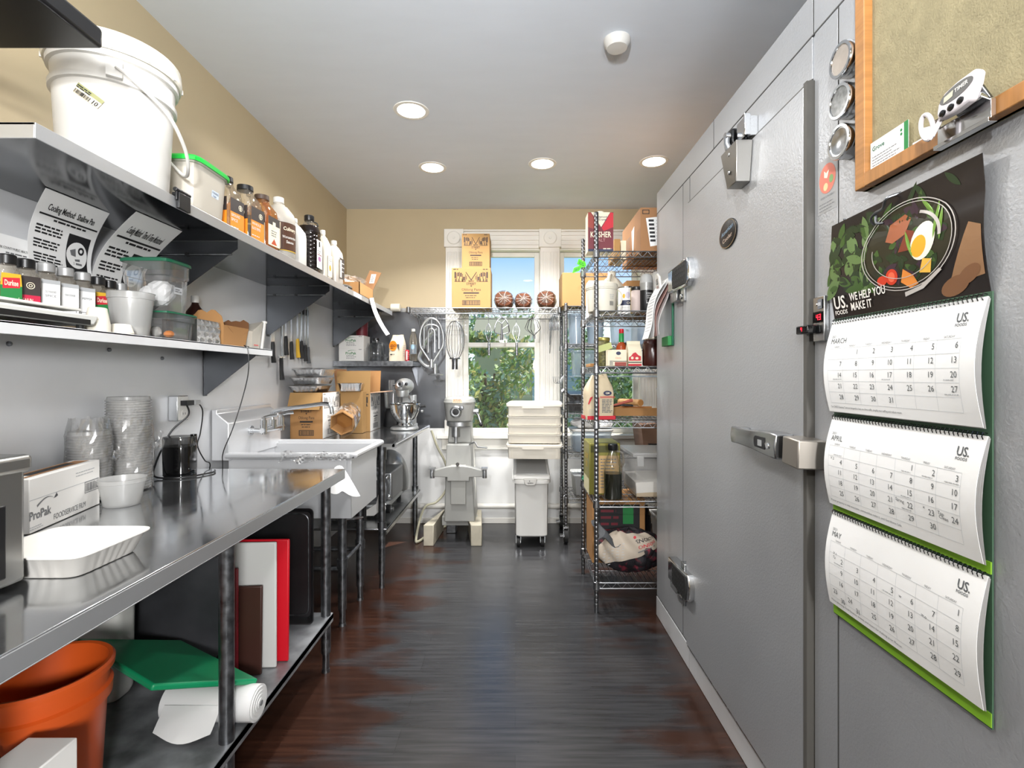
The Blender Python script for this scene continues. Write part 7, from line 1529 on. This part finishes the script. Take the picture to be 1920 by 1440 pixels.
b = B(gb); b.box(XC - .055, XC - .004, yc + .035, yc + .078, 2.10, 2.165); b.box(XD - .02, XD + .005, yc - .01, yc + .03, 2.08, 2.115); b.done('roller_cover', cl, bev=.008, seg=3)
b = B(chrome); b.box(XC - .05, XC - .004, yc + .075, yc + .082, 2.095, 2.16); b.box(XC - .045, XC - .004, yc - .045, yc + .02, 2.10, 2.165); b.box(XC - .05, XC - .03, yc - .05, yc - .04, 2.10, 2.17); b.done('strike', cl, bev=.002)
# handle and keeper
za = WZ(828, 1.45)
b = B(chrome); hs_ = mat('handle_metal', '#9fa1a3', .26, 1)
pts = lambda y_, x_, z0_, z1_: [(x_, y_, z0_), (x_, y_, z1_)]
hw = [(1.665, .050, -.030, .024), (1.60, .058, -.026, .024), (1.52, .050, -.032, .026), (1.465, .052, -.036, .030), (1.405, .056, -.038, .032), (1.365, .058, -.038, .030)]
rings = []
for y_, dx, a0, a1 in hw: rings.append(b.vs([(XD - dx, y_, za + a0), (XD - dx - .004, y_, za + (a0 + a1) / 2), (XD - dx, y_, za + a1), (XD - dx + (.016 if y_ > 1.48 else .052), y_, za + a1), (XD - dx + (.016 if y_ > 1.48 else .052), y_, za + a0)]))
b.loft(list(reversed(rings)), hs_, True); b.box(XD - .036, XD, 1.63, 1.665, za - .028, za + .022, hs_); hd = b.done('door_handle', cool, bev=.004)
fr = Fr((XD - .0585, 1.49, za - .0), (0, -1, 0), (0, 0, 1)); b = B(ink)
b.prism([(.005, -.018), (.0, -.008), (.0, .006), (.008, .014), (.062, .014), (.07, .006), (.07, -.012), (.062, -.02)], fr, .004); b.done('recess', hd)
b = B(chrome); b.box(XD - .062, XD - .055, 1.435, 1.46, za - .012, za + .006); b.lathe([(.009, 0), (.008, .003)], n=14, T=TR(XD - .0595, 1.405, za - .006, ry=-PI / 2)); b.done('release_button', hd)
b = B(mat('keeper_brass', '#a8a29a', .35, .9)); b.hexa([(XC - .075, 1.345, za - .042), (XC - .075, 1.27, za - .048), (XC - .004, 1.26, za - .048), (XC - .004, 1.345, za - .042)], [(XC - .072, 1.345, za + .030), (XC - .072, 1.27, za + .026), (XC - .004, 1.26, za + .026), (XC - .004, 1.345, za + .030)]); b.done('keeper', cool, bev=.004)
# oval maker's badge
b = B(black); T = TR(XD, 1.800, 1.833, ry=-PI / 2)
b.lathe([(.052, 0), (.052, .003), (.049, .005)], n=36, T=T @ Matrix.Rotation(-PI/2, 4, 'Z'), sx=1.42, sy=1.0); bd = b.done('badge', cool)
b = B(inkl); fr = Fr((XD - .0052, 1.80, 1.833), (0, -1, 0), (0, 0, 1)); b.txt(fr, 'American', -.0, .006, .016, mat('badge_blue', '#7d93a5', .4), 'c', bold=True, fit=.10, rot=.18); b.txt(fr, 'Cooler', -.0, -.022, .015, mat('badge_tan', '#b09f92', .4), 'c', bold=True, fit=.08, rot=.18); b.annul(fr, 0, 0, .068, .071, chrome, k=.70); b.done('print', bd, flat=True)
# light switch plate and thermometer
t = thing('thermometer_panel', 'steel plate with red digital temperature readouts beside the cooler door', 'thermometer', (XC, 1.275, 1.46))
y0, y1 = 1.298, 1.252; z0, z1 = WZ(640, 1.275), WZ(556, 1.275)
b = B(steel); b.box(XC - .018, XC - .0045, y1, y0, z0, z1); b.done('plate', t, bev=.002)
fr = Fr((XC - .0182, (y0 + y1) / 2, z0), (0, -1, 0), (0, 0, 1)); H = z1 - z0
b = B(mat('switch_grey', '#6d7076', .45)); b.rect(fr, .0, .018, H * .72, H * .93, None, .002); b.rect(fr, .003, .015, H * .78, H * .86, inkl, .003); b.lathe([(.004, 0), (.003, .002)], n=12, m=chrome, T=TR(XC - .018, 1.283, z0 + H * .83, ry=-PI / 2)); b.done('rocker', t)
led = mat('red_led', '#ff2a3c', .5, em='#ff2036', es=5)
seg = {'4': 'bcfg', '3': 'abcdg', '9': 'abcdfg'}
def digits(b, fr, s, u, v, w, h, m, ww):
    k = h * .1
    R_ = {'a': (0, w, h - k, h), 'g': (0, w, h / 2 - k / 2, h / 2 + k / 2), 'd': (0, w, 0, k), 'f': (0, k, h / 2, h), 'e': (0, k, 0, h / 2), 'b': (w - k, w, h / 2, h), 'c': (w - k, w, 0, h / 2)}
    for c in s:
        for q in seg[c]: a = R_[q]; b.rect(fr, u + a[0], u + a[1], v + a[2], v + a[3], m, ww)
        u += w * 1.45
b = B(gb); b.rect(fr, -.018, .018, H * .42, H * .66, gb, .003); b.done('display', t)
b = B(led); digits(b, fr, '43', -.003, H * .47, .0075, .014, led, .0038); b.done('digits', t, flat=True)
b = B(gb); b.box(XC - .055, XC - .018, 1.262, 1.312, z0 + H * .17, z0 + H * .36); d2 = b.done('probe_display', t, bev=.003)
b = B(led); f3 = Fr((XC - .0552, 1.287, z0 + H * .2), (0, -1, 0), (0, 0, 1)); digits(b, f3, '4', -.002, .003, .006, .0105, led, .0006); b.done('digits', d2, flat=True)
# round sticker sheet
t = thing('sticker_sheet', 'small white sticker with round coral picture beside the tins', 'sticker', (XC, 1.265, 1.75)); ys, ze = CYp(1537), WZ(372, 1.3)
fr = Fr((XC - .0045, 1.297, 1.735), (0, -1, 0), (0, 0, 1)); b = B(paper); b.rect(fr, 0, .076, 0, .135, clear('sticker_film', (.96, .96, .96), .55, '#e9e9e8', .04, .2)); b.done('sheet', t, flat=True)
b = B(ink); cu, cv = .038, .083; b.ell(fr, cu, cv, .033, .037, mat('coral_print', '#cf7a68', .6), .0008, 30); b.poly(fr, [(cu - .012, cv + .005), (cu, cv), (cu + .008, cv + .02), (cu - .004, cv + .014), (cu - .012, cv + .022)], cream, .0012); b.ell(fr, cu + .016, cv - .006, .008, .01, mat('sage_green_print', '#7fa06a', .6), .0012); b.ell(fr, cu - .006, cv - .02, .009, .01, mat('peach_print', '#dcc394', .6), .0012); b.txt(fr, 'COOK IT PROPERLY', cu, cv - .047, .005, inkg, 'c', fit=.055); b.lines(fr, .005, .068, .022, 3, .008, .002, inkg); b.done('print', t, flat=True)
# magnetic tins
for k, (px, py, lab_, kind) in enumerate(((1580, 112, 'uppermost magnetic tin, window lid showing pale contents', 0), (1578, 190, 'middle magnetic tin with dark speckled window', 1), (1577, 266, 'lowest magnetic tin with plain shiny lid', 2))):
    yy = (XC - .034) * F / (px - CX) + .004; zz = WZ(py, yy); t = thing('magnetic_tin', lab_, 'tin', (XC, yy, zz), group='round magnetic tins on the cooler')
    T = TR(XC - .0056, yy, zz, ry=-PI / 2); r = .0395
    b = B(chrome); b.lathe([(r * .96, 0), (r * .98, .002), (r * .98, .018), (r * 1.0, .019), (r * 1.02, .030), (r * .98, .0335), (r * .82, .0335), (r * .8, .031)], n=44, T=T, cap=False); b.done('body', t)
    b = B(steel if kind == 2 else mat(('tin_pale', 'tin_dark')[kind], ('#a59c92', '#60615f')[kind], .2, .2, var=(.12, .5)[kind], vs=(30, 90)[kind])); b.lathe([(.0, .0312), (r * .5, .0313), (r * .82, .0312)] if kind < 2 else [(.0, .028), (r * .55, .0285), (r * .68, .0315), (r * .82, .0315)], n=44, T=T, cap=False); b.done('window', t)
# cork board in an oak frame
t = thing('bulletin_board', 'felt bulletin board in an oak frame on the cooler wall', 'board', (XC, .8, 2.0)); xf = XC - .032
yl, yr, zb_, zt_ = 1.118, .30, 1.732, 2.36
b = B(mat('felt_olive', '#8d8466', .95, bump=.7, bs=260, var=.12, vs=40)); b.box(XC - .014, XC - .0045, yr, yl, zb_, zt_); b.done('felt', t)
b = B(wood); w = .030
b.m = None
for (a, c) in (((yl - w, zb_), (yl, zt_)), ((yr, zb_), (yr + w, zt_))): b = B(wood); b.box(xf, XC - .0045, a[0], c[0], a[1], c[1]); b.done('stile', t, bev=.002)
for za_ in (zb_, zt_ - w): b = B(mat('oak_rail', '#a2713f', .5, var=.16, vs=9, stretch=(1, 12, 1))); b.box(xf, XC - .0045, yr + w, yl - w, za_, za_ + w); b.done('rail', t, bev=.002)
t = thing('business_card', 'white business card with green edge tucked in the board corner', 'card', (XC - .016, 1.04, 1.78)); fr = Fr((XC - .020, 1.085, zb_ + w + .001), (0, -1, .0), (0, 0, 1)); wc, hc_ = .105, .060
b = B(paper); b.rect(fr, 0, wc, 0, hc_, paper, .0); b.rect(fr, wc - .011, wc, 0, hc_, green_p, .0006); b.rect(fr, 0, wc, 0, hc_, paper, -.0006); b.done('card', t, flat=True)
b = B(ink); b.txt(fr, 'Grove', .006, .040, .010, green_dk, bold=True); b.lines(fr, .006, .085, .026, 4, .006, .0016, inkg); b.ell(fr, wc - .018, .048, .0028, .0028, green_p); b.ell(fr, wc - .018, .040, .0028, .0028, green_p); b.done('print', t, flat=True)
b = B(paper); b.box(XC - .02, XC - .017, .94, .97, zb_ + w + .0005, zb_ + w + .009); o = b.done('paper_scrap', None, loc=(XC - .018, .97, zb_ + w)); tag(o, 'scrap of white paper on the lower rail of the bulletin board', 'paper')
# big clip with kitchen timer
yc = .837
t = thing('bulldog_clip', 'wide shiny spring clip on the lower rail of the bulletin board', 'clip', (xf, yc, zb_)); b = B(chrome)
b.box(xf - .010, xf - .002, yc - .05, yc + .05, zb_ - .006, zb_ + .026); b.box(xf - .016, xf - .002, yc - .052, yc + .052, zb_ - .012, zb_ - .005); b.tube([(xf - .006, yc - .045, zb_ + .026), (xf - .018, yc - .045, zb_ + .034), (xf - .018, yc + .045, zb_ + .034), (xf - .006, yc + .045, zb_ + .026)], .005, 8); b.done('jaw', t, bev=.002)
b = B(steel_dk); b.hexa([(xf - .012, yc + .01, zb_ + .026), (xf - .012, yc - .05, zb_ + .026), (xf - .004, yc - .05, zb_ + .026), (xf - .004, yc + .01, zb_ + .026)], [(xf - .03, yc, zb_ + .062), (xf - .03, yc - .045, zb_ + .062), (xf - .024, yc - .045, zb_ + .062), (xf - .024, yc, zb_ + .062)]); b.done('lever', t, bev=.002)
b = B(yellow_p); b.box(xf - .022, xf - .014, yc - .02, yc + .006, zb_ + .034, zb_ + .05); b.done('sticker', t)
tw = mat('timer_white', '#d3cdd0', .4); K = .72
fr = Fr((xf - .034, yc - .012, zb_ + .048), (0, -1, .02), (.12, .0, 1)); P_ = lambda l: [(K * u, K * v) for u, v in l]
t = thing('kitchen_timer', 'white and grey digital kitchen timer clipped above the board rail', 'timer', tuple(fr.O)); b = B(tw)
b.prism(P_([(-.048, -.016), (-.043, -.030), (.0, -.034), (.04, -.028), (.051, .004), (.053, .028), (.046, .038), (.0, .036), (-.032, .028), (-.048, .006)]), fr, .016); bd = b.done('body', t, bev=.005, seg=3)
b = B(mat('timer_face', '#5b5a58', .35)); b.ell(fr, .003 * K, .012 * K, .043 * K, .017 * K, None, .0008, 28, .1); b.poly(fr, P_([(-.028, .0), (-.004, .004), (-.004, .019), (-.028, .014)]), mat('lcd', '#b8b7a4', .4), .0014); b.txt(fr, 'TIMER', .0, .009 * K, .010 * K, white_p, bold=True, w=.0014, rot=.1, fit=.034 * K); b.done('display', t, flat=True)
for u in (-.028, -.006, .018):
    b = B(gb); b.lathe([(.006, 0), (.0055, .0025), (.0, .004)], n=14, T=Matrix.Translation(fr.p(u * K, (-.020 + u * .1) * K, .0)) @ V((0, 0, 1)).rotation_difference(fr.N).to_matrix().to_4x4()); b.done('button', t)
b = B(tw); f4 = Fr(fr.p(-.060, -.018, -.006), (0, -1, -.25), (.1, .25, 1)); pr = lambda k: [f4.p(k * u, k * v) for u, v in [(.013 * math.cos(a), .026 * math.sin(a)) for a in (2 * PI * i / 20 for i in range(20))]]
b.tube(pr(1), .0038, 8, closed=True); b.poly(f4, [(-.010, -.021), (.010, -.021), (.011, .0), (-.011, .0)], tw, .001); b.tube([f4.p(.008, -.022), fr.p(-.036, -.012, -.012)], .004, 6); b.done('stand_loop', t)
# papers in a magnetic clip by the hinge
t = thing('invoice_clip', 'bundle of papers in a white magnetic clip near the far edge of the cooler', 'papers', (XC, 2.52, 1.55))
yq = 2.50; gx = XC - .004
b = B(green_dk); b.box(XC - .014, XC - .0045, 2.475, 2.487, WZ(648, 2.48), WZ(513, 2.48)); b.box(XC - .03, XC - .0045, 2.487, 2.60, WZ(648, 2.5), WZ(630, 2.5), m=green_p); b.done('board', t, bev=.003)
ztop, zbot = WZ(521, 2.55), WZ(628, 2.55)
def pg(k): return lambda u, v: (XC - .012 - .008 * k - (.050 + .014 * k) * math.sin(v * 1.3) + .012 * math.sin(v * 6 + k) , 2.50 + .15 * u + .03 * v * (1 - u), ztop - (ztop - zbot) * v - .006 * k)
for k, m_ in enumerate((paper, mat('pink_paper', '#c9a49c', .75), paper, paper)):
    b = B(m_); b.sheet(pg(k), 4, 12, m_, .0012); b.done('page', t)
b = B(inkl); fq = Fn(lambda u, v, n=0.0: V(pg(3)(u, v)) - V((n + .001, 0, 0))); b.lines(fq, .1, .9, .85, 12, .055, .012, inkl); b.done('print', t, flat=True)
b = B(white_p); fr = Fr((XC - .055, 2.62, ztop - .03), (-.10, -1, 0), (-.12, 0, 1)); b.prism([(0, -.03), (.095, -.03), (.1, .03), (.06, .055), (.01, .05), (-.005, .02)], fr, .012); ck = b.done('magnet', t, bev=.004)
b = B(ink); b.txt(fr, 'US', .03, -.002, .030, ink, sx=.9, bold=True, w=.001); b.txt(fr, 'FOODS', .03, -.020, .012, mat('brick_print', '#93382c', .5), bold=True, fit=.045, w=.001); b.done('print', ck, flat=True)

# ================================================================== three-month calendar
CYL, CYR = 1.224, .822; CWd = CYL - CYR
cal = thing('wall_calendar', 'three-month wall calendar with salad photo hanging on the cooler', 'calendar', (XC, 1.02, 1.5))
grp = lambda z: z
b = B(mat('calendar_back', '#3d5a45', .6)); b.box(XC - .009, XC - .006, CYR - .002, CYL + .002, .742, 1.46); b.done('backing', cal)
b = B(lime); b.box(XC - .0105, XC - .009, CYR - .002, CYL + .002, .745, .768); b.done('lime_strip', cal)
b = B(lime); b.box(XC - .0115, XC - .009, CYR - .002, CYL + .002, .996, 1.016); b.done('lime_strip', cal)
# photo sheet
zp0, zp1 = 1.46, 1.687; HP_ = zp1 - zp0
def fph(u, v, n=0.0):
    q = v / HP_; bow = .012 * math.sin(PI * min(1, q)) + .028 * max(0, q - .75) * 2 * (.5 + .5 * u / CWd)
    return V((XC - .009 - bow - n, CYL - u, zp0 + v))
gl_ph = mat('glossy_photo_dark', '#221d1c', .22, var=.35, vs=6)
b = B(gl_ph); b.sheet(lambda u, v: fph(u * CWd, v * HP_), 20, 14, gl_ph, .0008); ph = b.done('photo_sheet', cal)
fr = Fn(fph); b = B(ink); rnd = random.Random(12)
gp = lambda n_, c: mat(n_, c, .25)
gA, gB_, gC = gp('photo_leaf_dark', '#26361f'), gp('photo_leaf', '#3d5628'), gp('photo_leaf_pale', '#5d7445')
def leaf(u, v, l, w, a, m, ww):
    P = []
    for i in range(9): s = i / 8; P.append((l * (s - .5), w * math.sin(PI * s) ** .8))
    for i in range(7, 0, -1): s = i / 8; P.append((l * (s - .5), -w * math.sin(PI * s) ** .8))
    b.poly(fr, [(u + p * math.cos(a) - q * math.sin(a), v + p * math.sin(a) + q * math.cos(a)) for p, q in P], m, ww)
for k in range(70): leaf(rnd.uniform(.005, .15), rnd.uniform(.055, .20), rnd.uniform(.03, .065), rnd.uniform(.007, .014), rnd.uniform(0, 6.3), rnd.choice((gA, gB_, gA, gC)), .0006 + k * 4e-6)
for k in range(16): leaf(rnd.uniform(.18, .36), rnd.uniform(.15, .212), rnd.uniform(.03, .06), .006, rnd.uniform(0, 6.3), rnd.choice((gA, gB_, gA)), .0006 + k * 4e-6)
nap = gp('photo_napkin', '#8f6c4e'); [b.poly(fr, [(.335 + .01 * k, .035 + .022 * k), (.36 + .006 * k, .025 + .02 * k), (.398, .03 + .02 * k), (.398, .052 + .02 * k), (.345 + .01 * k, .057 + .022 * k)], nap, .0008 + .00003 * k) for k in range(4)]; b.ell(fr, .34, .02, .03, .016, gp('photo_bread', '#7a563c'), .0012, 20, .3); b.ell(fr, .37, .035, .024, .013, gp('photo_bread', '#7a563c'), .0013, 20, .5)
cu, cv, ru, rv = .235, .118, .118, .086
b.ell(fr, cu, cv - .012, ru * .9, rv, gp('photo_bowl_shadow', '#2a2420'), .0009, 32, .1); b.ell(fr, cu, cv, ru * .93, rv * .93, gp('photo_salad_bed', '#2c2a1c'), .0011, 32, .08)
for k in range(60):
    a = rnd.uniform(0, 6.3); q = rnd.random() ** .5; leaf(cu + ru * .8 * q * math.cos(a), cv + rv * .78 * q * math.sin(a), rnd.uniform(.02, .045), rnd.uniform(.005, .010), rnd.uniform(0, 6.3), rnd.choice((gA, gB_, gA, gp('photo_leaf_purple', '#3a2a34'))), .0013 + k * 4e-6)
W_ = .0018
tu = gp('photo_tuna', '#9a5a3c'); b.poly(fr, [(cu - .05, cv + .02), (cu - .04, cv + .052), (cu + .0, cv + .062), (cu + .015, cv + .05), (cu + .002, cv + .022), (cu - .03, cv + .012)], tu, W_); b.poly(fr, [(cu - .015, cv - .01), (cu + .005, cv + .03), (cu + .025, cv + .022), (cu + .015, cv - .012)], gp('photo_tuna_dark', '#7a3a2a'), W_ + .0001)
b.ell(fr, cu + .045, cv - .002, .027, .036, gp('photo_egg_white', '#f0e7d4'), W_ + .0002, 24, -.4); b.ell(fr, cu + .036, cv - .010, .017, .021, gp('photo_yolk', '#eda531'), W_ + .0004, 20, -.4)
for (x_, y_, l_, a_) in ((cu + .012, cv - .0, .06, 1.9), (cu + .075, cv + .03, .07, 1.4), (cu + .085, cv + .02, .06, 1.5), (cu + .055, cv + .06, .05, 2.2)): leaf(x_, y_, l_, .004, a_, gp('photo_bean', '#6f9440'), W_ + .0005)
b.ell(fr, cu - .035, cv - .055, .016, .016, gp('photo_tomato', '#c93e26'), W_ + .0005); b.ell(fr, cu - .035, cv - .055, .009, .010, gp('photo_tomato_in', '#e2684a'), W_ + .0007); b.poly(fr, [(cu - .012, cv - .07), (cu - .004, cv - .045), (cu + .02, cv - .062), (cu + .03, cv - .08), (cu + .01, cv - .085)], gp('photo_carrot', '#d9863c'), W_ + .0006); b.poly(fr, [(cu + .035, cv - .06), (cu + .045, cv - .035), (cu + .065, cv - .04), (cu + .06, cv - .065)], gp('photo_potato', '#e0b04a'), W_ + .0006); b.ell(fr, cu - .062, cv - .058, .014, .01, gp('photo_tomato', '#c93e26'), W_ + .0006)
rim_ = gp('photo_rim', '#b9b3ad')
b.annul(fr, cu, cv, ru * .99, ru * 1.01, rim_, W_ + .0012, 48, rv / ru); b.annul(fr, cu, cv, ru * .93, ru * .945, rim_, W_ + .0012, 48, rv / ru); b.annul(fr, cu, cv, ru * .72, ru * .735, rim_, W_ + .0014, 36, rv / ru, 3.0, 5.6); b.annul(fr, cu + .01, cv + .005, ru * .6, ru * .66, rim_, W_ + .0014, 12, rv / ru, -.1, 1.2)
b.poly(fr, [(cu - .005, cv - rv * 1.16), (cu + .04, cv - rv * 1.06), (cu + .085, cv - rv * .75), (cu + .08, cv - rv * .70), (cu + .035, cv - rv * .98), (cu - .005, cv - rv * 1.06)], rim_, W_ + .0012)
wt = gp('photo_white_text', '#efeae2'); b.txt(fr, 'US.', .010, .022, .030, wt, bold=True, w=W_ + .0012, fit=.050); b.txt(fr, 'FOODS', .011, .008, .010, wt, bold=True, w=W_ + .0012, fit=.044); b.txt(fr, 'WE HELP YOU', .068, .034, .018, wt, bold=True, w=W_ + .0012, fit=.112); b.txt(fr, 'MAKE IT', .068, .012, .018, wt, bold=True, w=W_ + .0012, fit=.068)
b.done('print', ph, flat=True)
def month(name, start, days, z0, z1, belly, split=False, tear=0):
    H = z1 - z0
    def f(u, v, n=0.0):
        q = 1 - v / H; s = u / CWd
        bow = .004 + belly * math.sin(PI * min(1, q * .97)) ** 1.0 * (.8 + .35 * (2 * s - 1) ** 2) + .006 * q
        return V((XC - .0095 - bow - n, CYL - u, z0 + v))
    b = B(paper); b.sheet(lambda u, v: f(u * CWd, v * H), 16, 22, paper, .0007); pgo = b.done('month_page', cal)
    b = B(paper)
    for k in range(3): b.sheet(lambda u, v, k=k: f(u * CWd, v * H) + V((.0016 * (k + 1) + .0045 * math.sin(PI * v) * (k + 1) * .5, 0, -.001 * k)), 6, 10, pad_m := mat('pad_paper', '#e4e4e4', .7))
    b.done('pages_beneath', cal)
    fr = Fn(f); b = B(ink); ik = mat('calendar_grey', '#55585a', .6); gl = mat('calendar_line', '#c3c7ca', .7)
    gx0, gx1, gt, gb0 = .016, CWd - .030, H - .066, .022; cw = (gx1 - gx0) / 7; rh = (gt - gb0) / 5
    for i in range(8): b.rect(fr, gx0 + i * cw - .0003, gx0 + i * cw + .0003, gb0, gt, gl, .0007, 1, 10)
    for j in range(6): b.rect(fr, gx0, gx1, gt - j * rh - .0003, gt - j * rh + .0003, gl, .0007, 12, 1)
    b.txt(fr, '2021', gx0, H - .040, .006, inkg, w=.0009); b.txt(fr, name, gx0, H - .054, .0125, ik, w=.0009, bold=False, sx=.9)
    for i, dn in enumerate(('SUNDAY', 'MONDAY', 'TUESDAY', 'WEDNESDAY', 'THURSDAY', 'FRIDAY', 'SATURDAY')): b.txt(fr, dn, gx0 + (i + .5) * cw, gt + .002, .0042, inkg, 'c', w=.0009, sx=.8)
    for d_ in range(1, days + 1):
        i = (start + d_ - 1) % 7; j = (start + d_ - 1) // 7; dv = 0
        if j > 4: j = 4; dv = -.014; u_ = gx0 + (i + 1) * cw - .004
        elif split and d_ + 7 <= days and (start + d_ + 6) // 7 > 4: u_ = gx0 + (i + 1) * cw - .028; 
        else: u_ = gx0 + (i + 1) * cw - .004
        b.txt(fr, str(d_), u_, gt - j * rh - .0165 + dv, .0115, ik, 'r', w=.0009, sx=.9)
    b.txt(fr, 'US.', CWd - .049, H - .038, .0165, ik, bold=True, w=.0009, fit=.026); b.txt(fr, 'FOODS', CWd - .049, H - .0455, .0052, ik, bold=True, w=.0009, fit=.024)
    b.txt(fr, {'MARCH': 'Our CHECK Business Tools are designed to help you drive traffic, simplify your staffing and reduce waste.', 'APRILL': ''}.get(name, 'If your property to help associates, communities make it, and Get Home Safe.' if name == 'APRIL' else 'Menu planning, food fanatics, events and more for making your Menus.'), gx0 - .004, .010, .0048, inkg, w=.0009, fit=.22)
    for (i, j) in {'MARCH': ((0, 2), (3, 2), (6, 2), (6, 3)), 'APRIL': ((4, 0), (5, 0), (6, 0), (0, 0), (4, 2), (4, 3)), 'MAY': ((0, 1), (3, 1))}[name]: b.lines(fr, gx0 + (i + .35) * cw, gx0 + (i + .95) * cw, gt - j * rh - .0215, 1, .01, .0016, inkl, .0009)
    if name != 'MARCH':
        for (u_, v_, s_) in {'APRIL': ((4.05, 3.35, 'Spring'), (6.05, 3.35, 'Top'), (6.1, 3.62, 'Clean'), (.15, 1.3, 'V 2'), (5.4, 3.3, 'x')), 'MAY': ((.25, 1.05, 'V 1'), (.25, 1.4, 'Ta'), (4.2, 1.6, 'w'), (5.3, 2.0, 'w.o'))}[name]: b.txt(fr, s_, gx0 + u_ * cw, gt - v_ * rh, .0065, ik, w=.0009, rot=-.12)
    b.done('print', pgo, flat=True)
    # twin-loop binding
    b = B(gb); n = 44
    for k in range(n):
        y_ = CYL - .006 - (CWd - .012) * k / (n - 1)
        b.tube([(XC - .008, y_, z1 + .004), (XC - .016, y_, z1 + .0055), (XC - .0185, y_, z1 - .001), (XC - .0165, y_, z1 - .006)], .0010, 4)
    b.cyl((XC - .0175, CYL - .003, z1 + .002), (XC - .0175, CYR + .003, z1 + .002), .0008, n=5); b.done('wire_binding', cal)
month('MARCH', 1, 31, 1.236, 1.452, .017); month('APRIL', 4, 30, 1.012, 1.222, .016); month('MAY', 6, 31, .772, .992, .014, True)
# hanging hook of the calendar
b = B(steel_dk); hxp = lambda px, py: (XC - .05, (XC - .05) * F / (px - CX), WZ(py, (XC - .05) * F / (px - CX)))
b.tube(spline([(XC - .012, 1.075, 1.640), (XC - .03, 1.07, 1.652), (XC - .034, 1.055, 1.662), (XC - .03, 1.035, 1.668), (XC - .034, 1.02, 1.682), (XC - .012, 1.01, 1.69)], 5), .0028, 7); b.tube(spline([(XC - .03, 1.055, 1.66), (XC - .036, 1.045, 1.64), (XC - .032, 1.03, 1.635)], 5), .0026, 7); o = b.done('magnet_hook', None, loc=(XC - .03, 1.05, 1.66)); tag(o, 'bent metal hook pinning the top of the calendar photo', 'hook')
b = B(steel_dk); b.ball((XC - .0078, 1.19, 1.693), .003, n=10); o = b.done('screw', None, loc=(XC - .005, 1.19, 1.693)); tag(o, 'tiny screw head in the cooler panel above the calendar', 'screw')
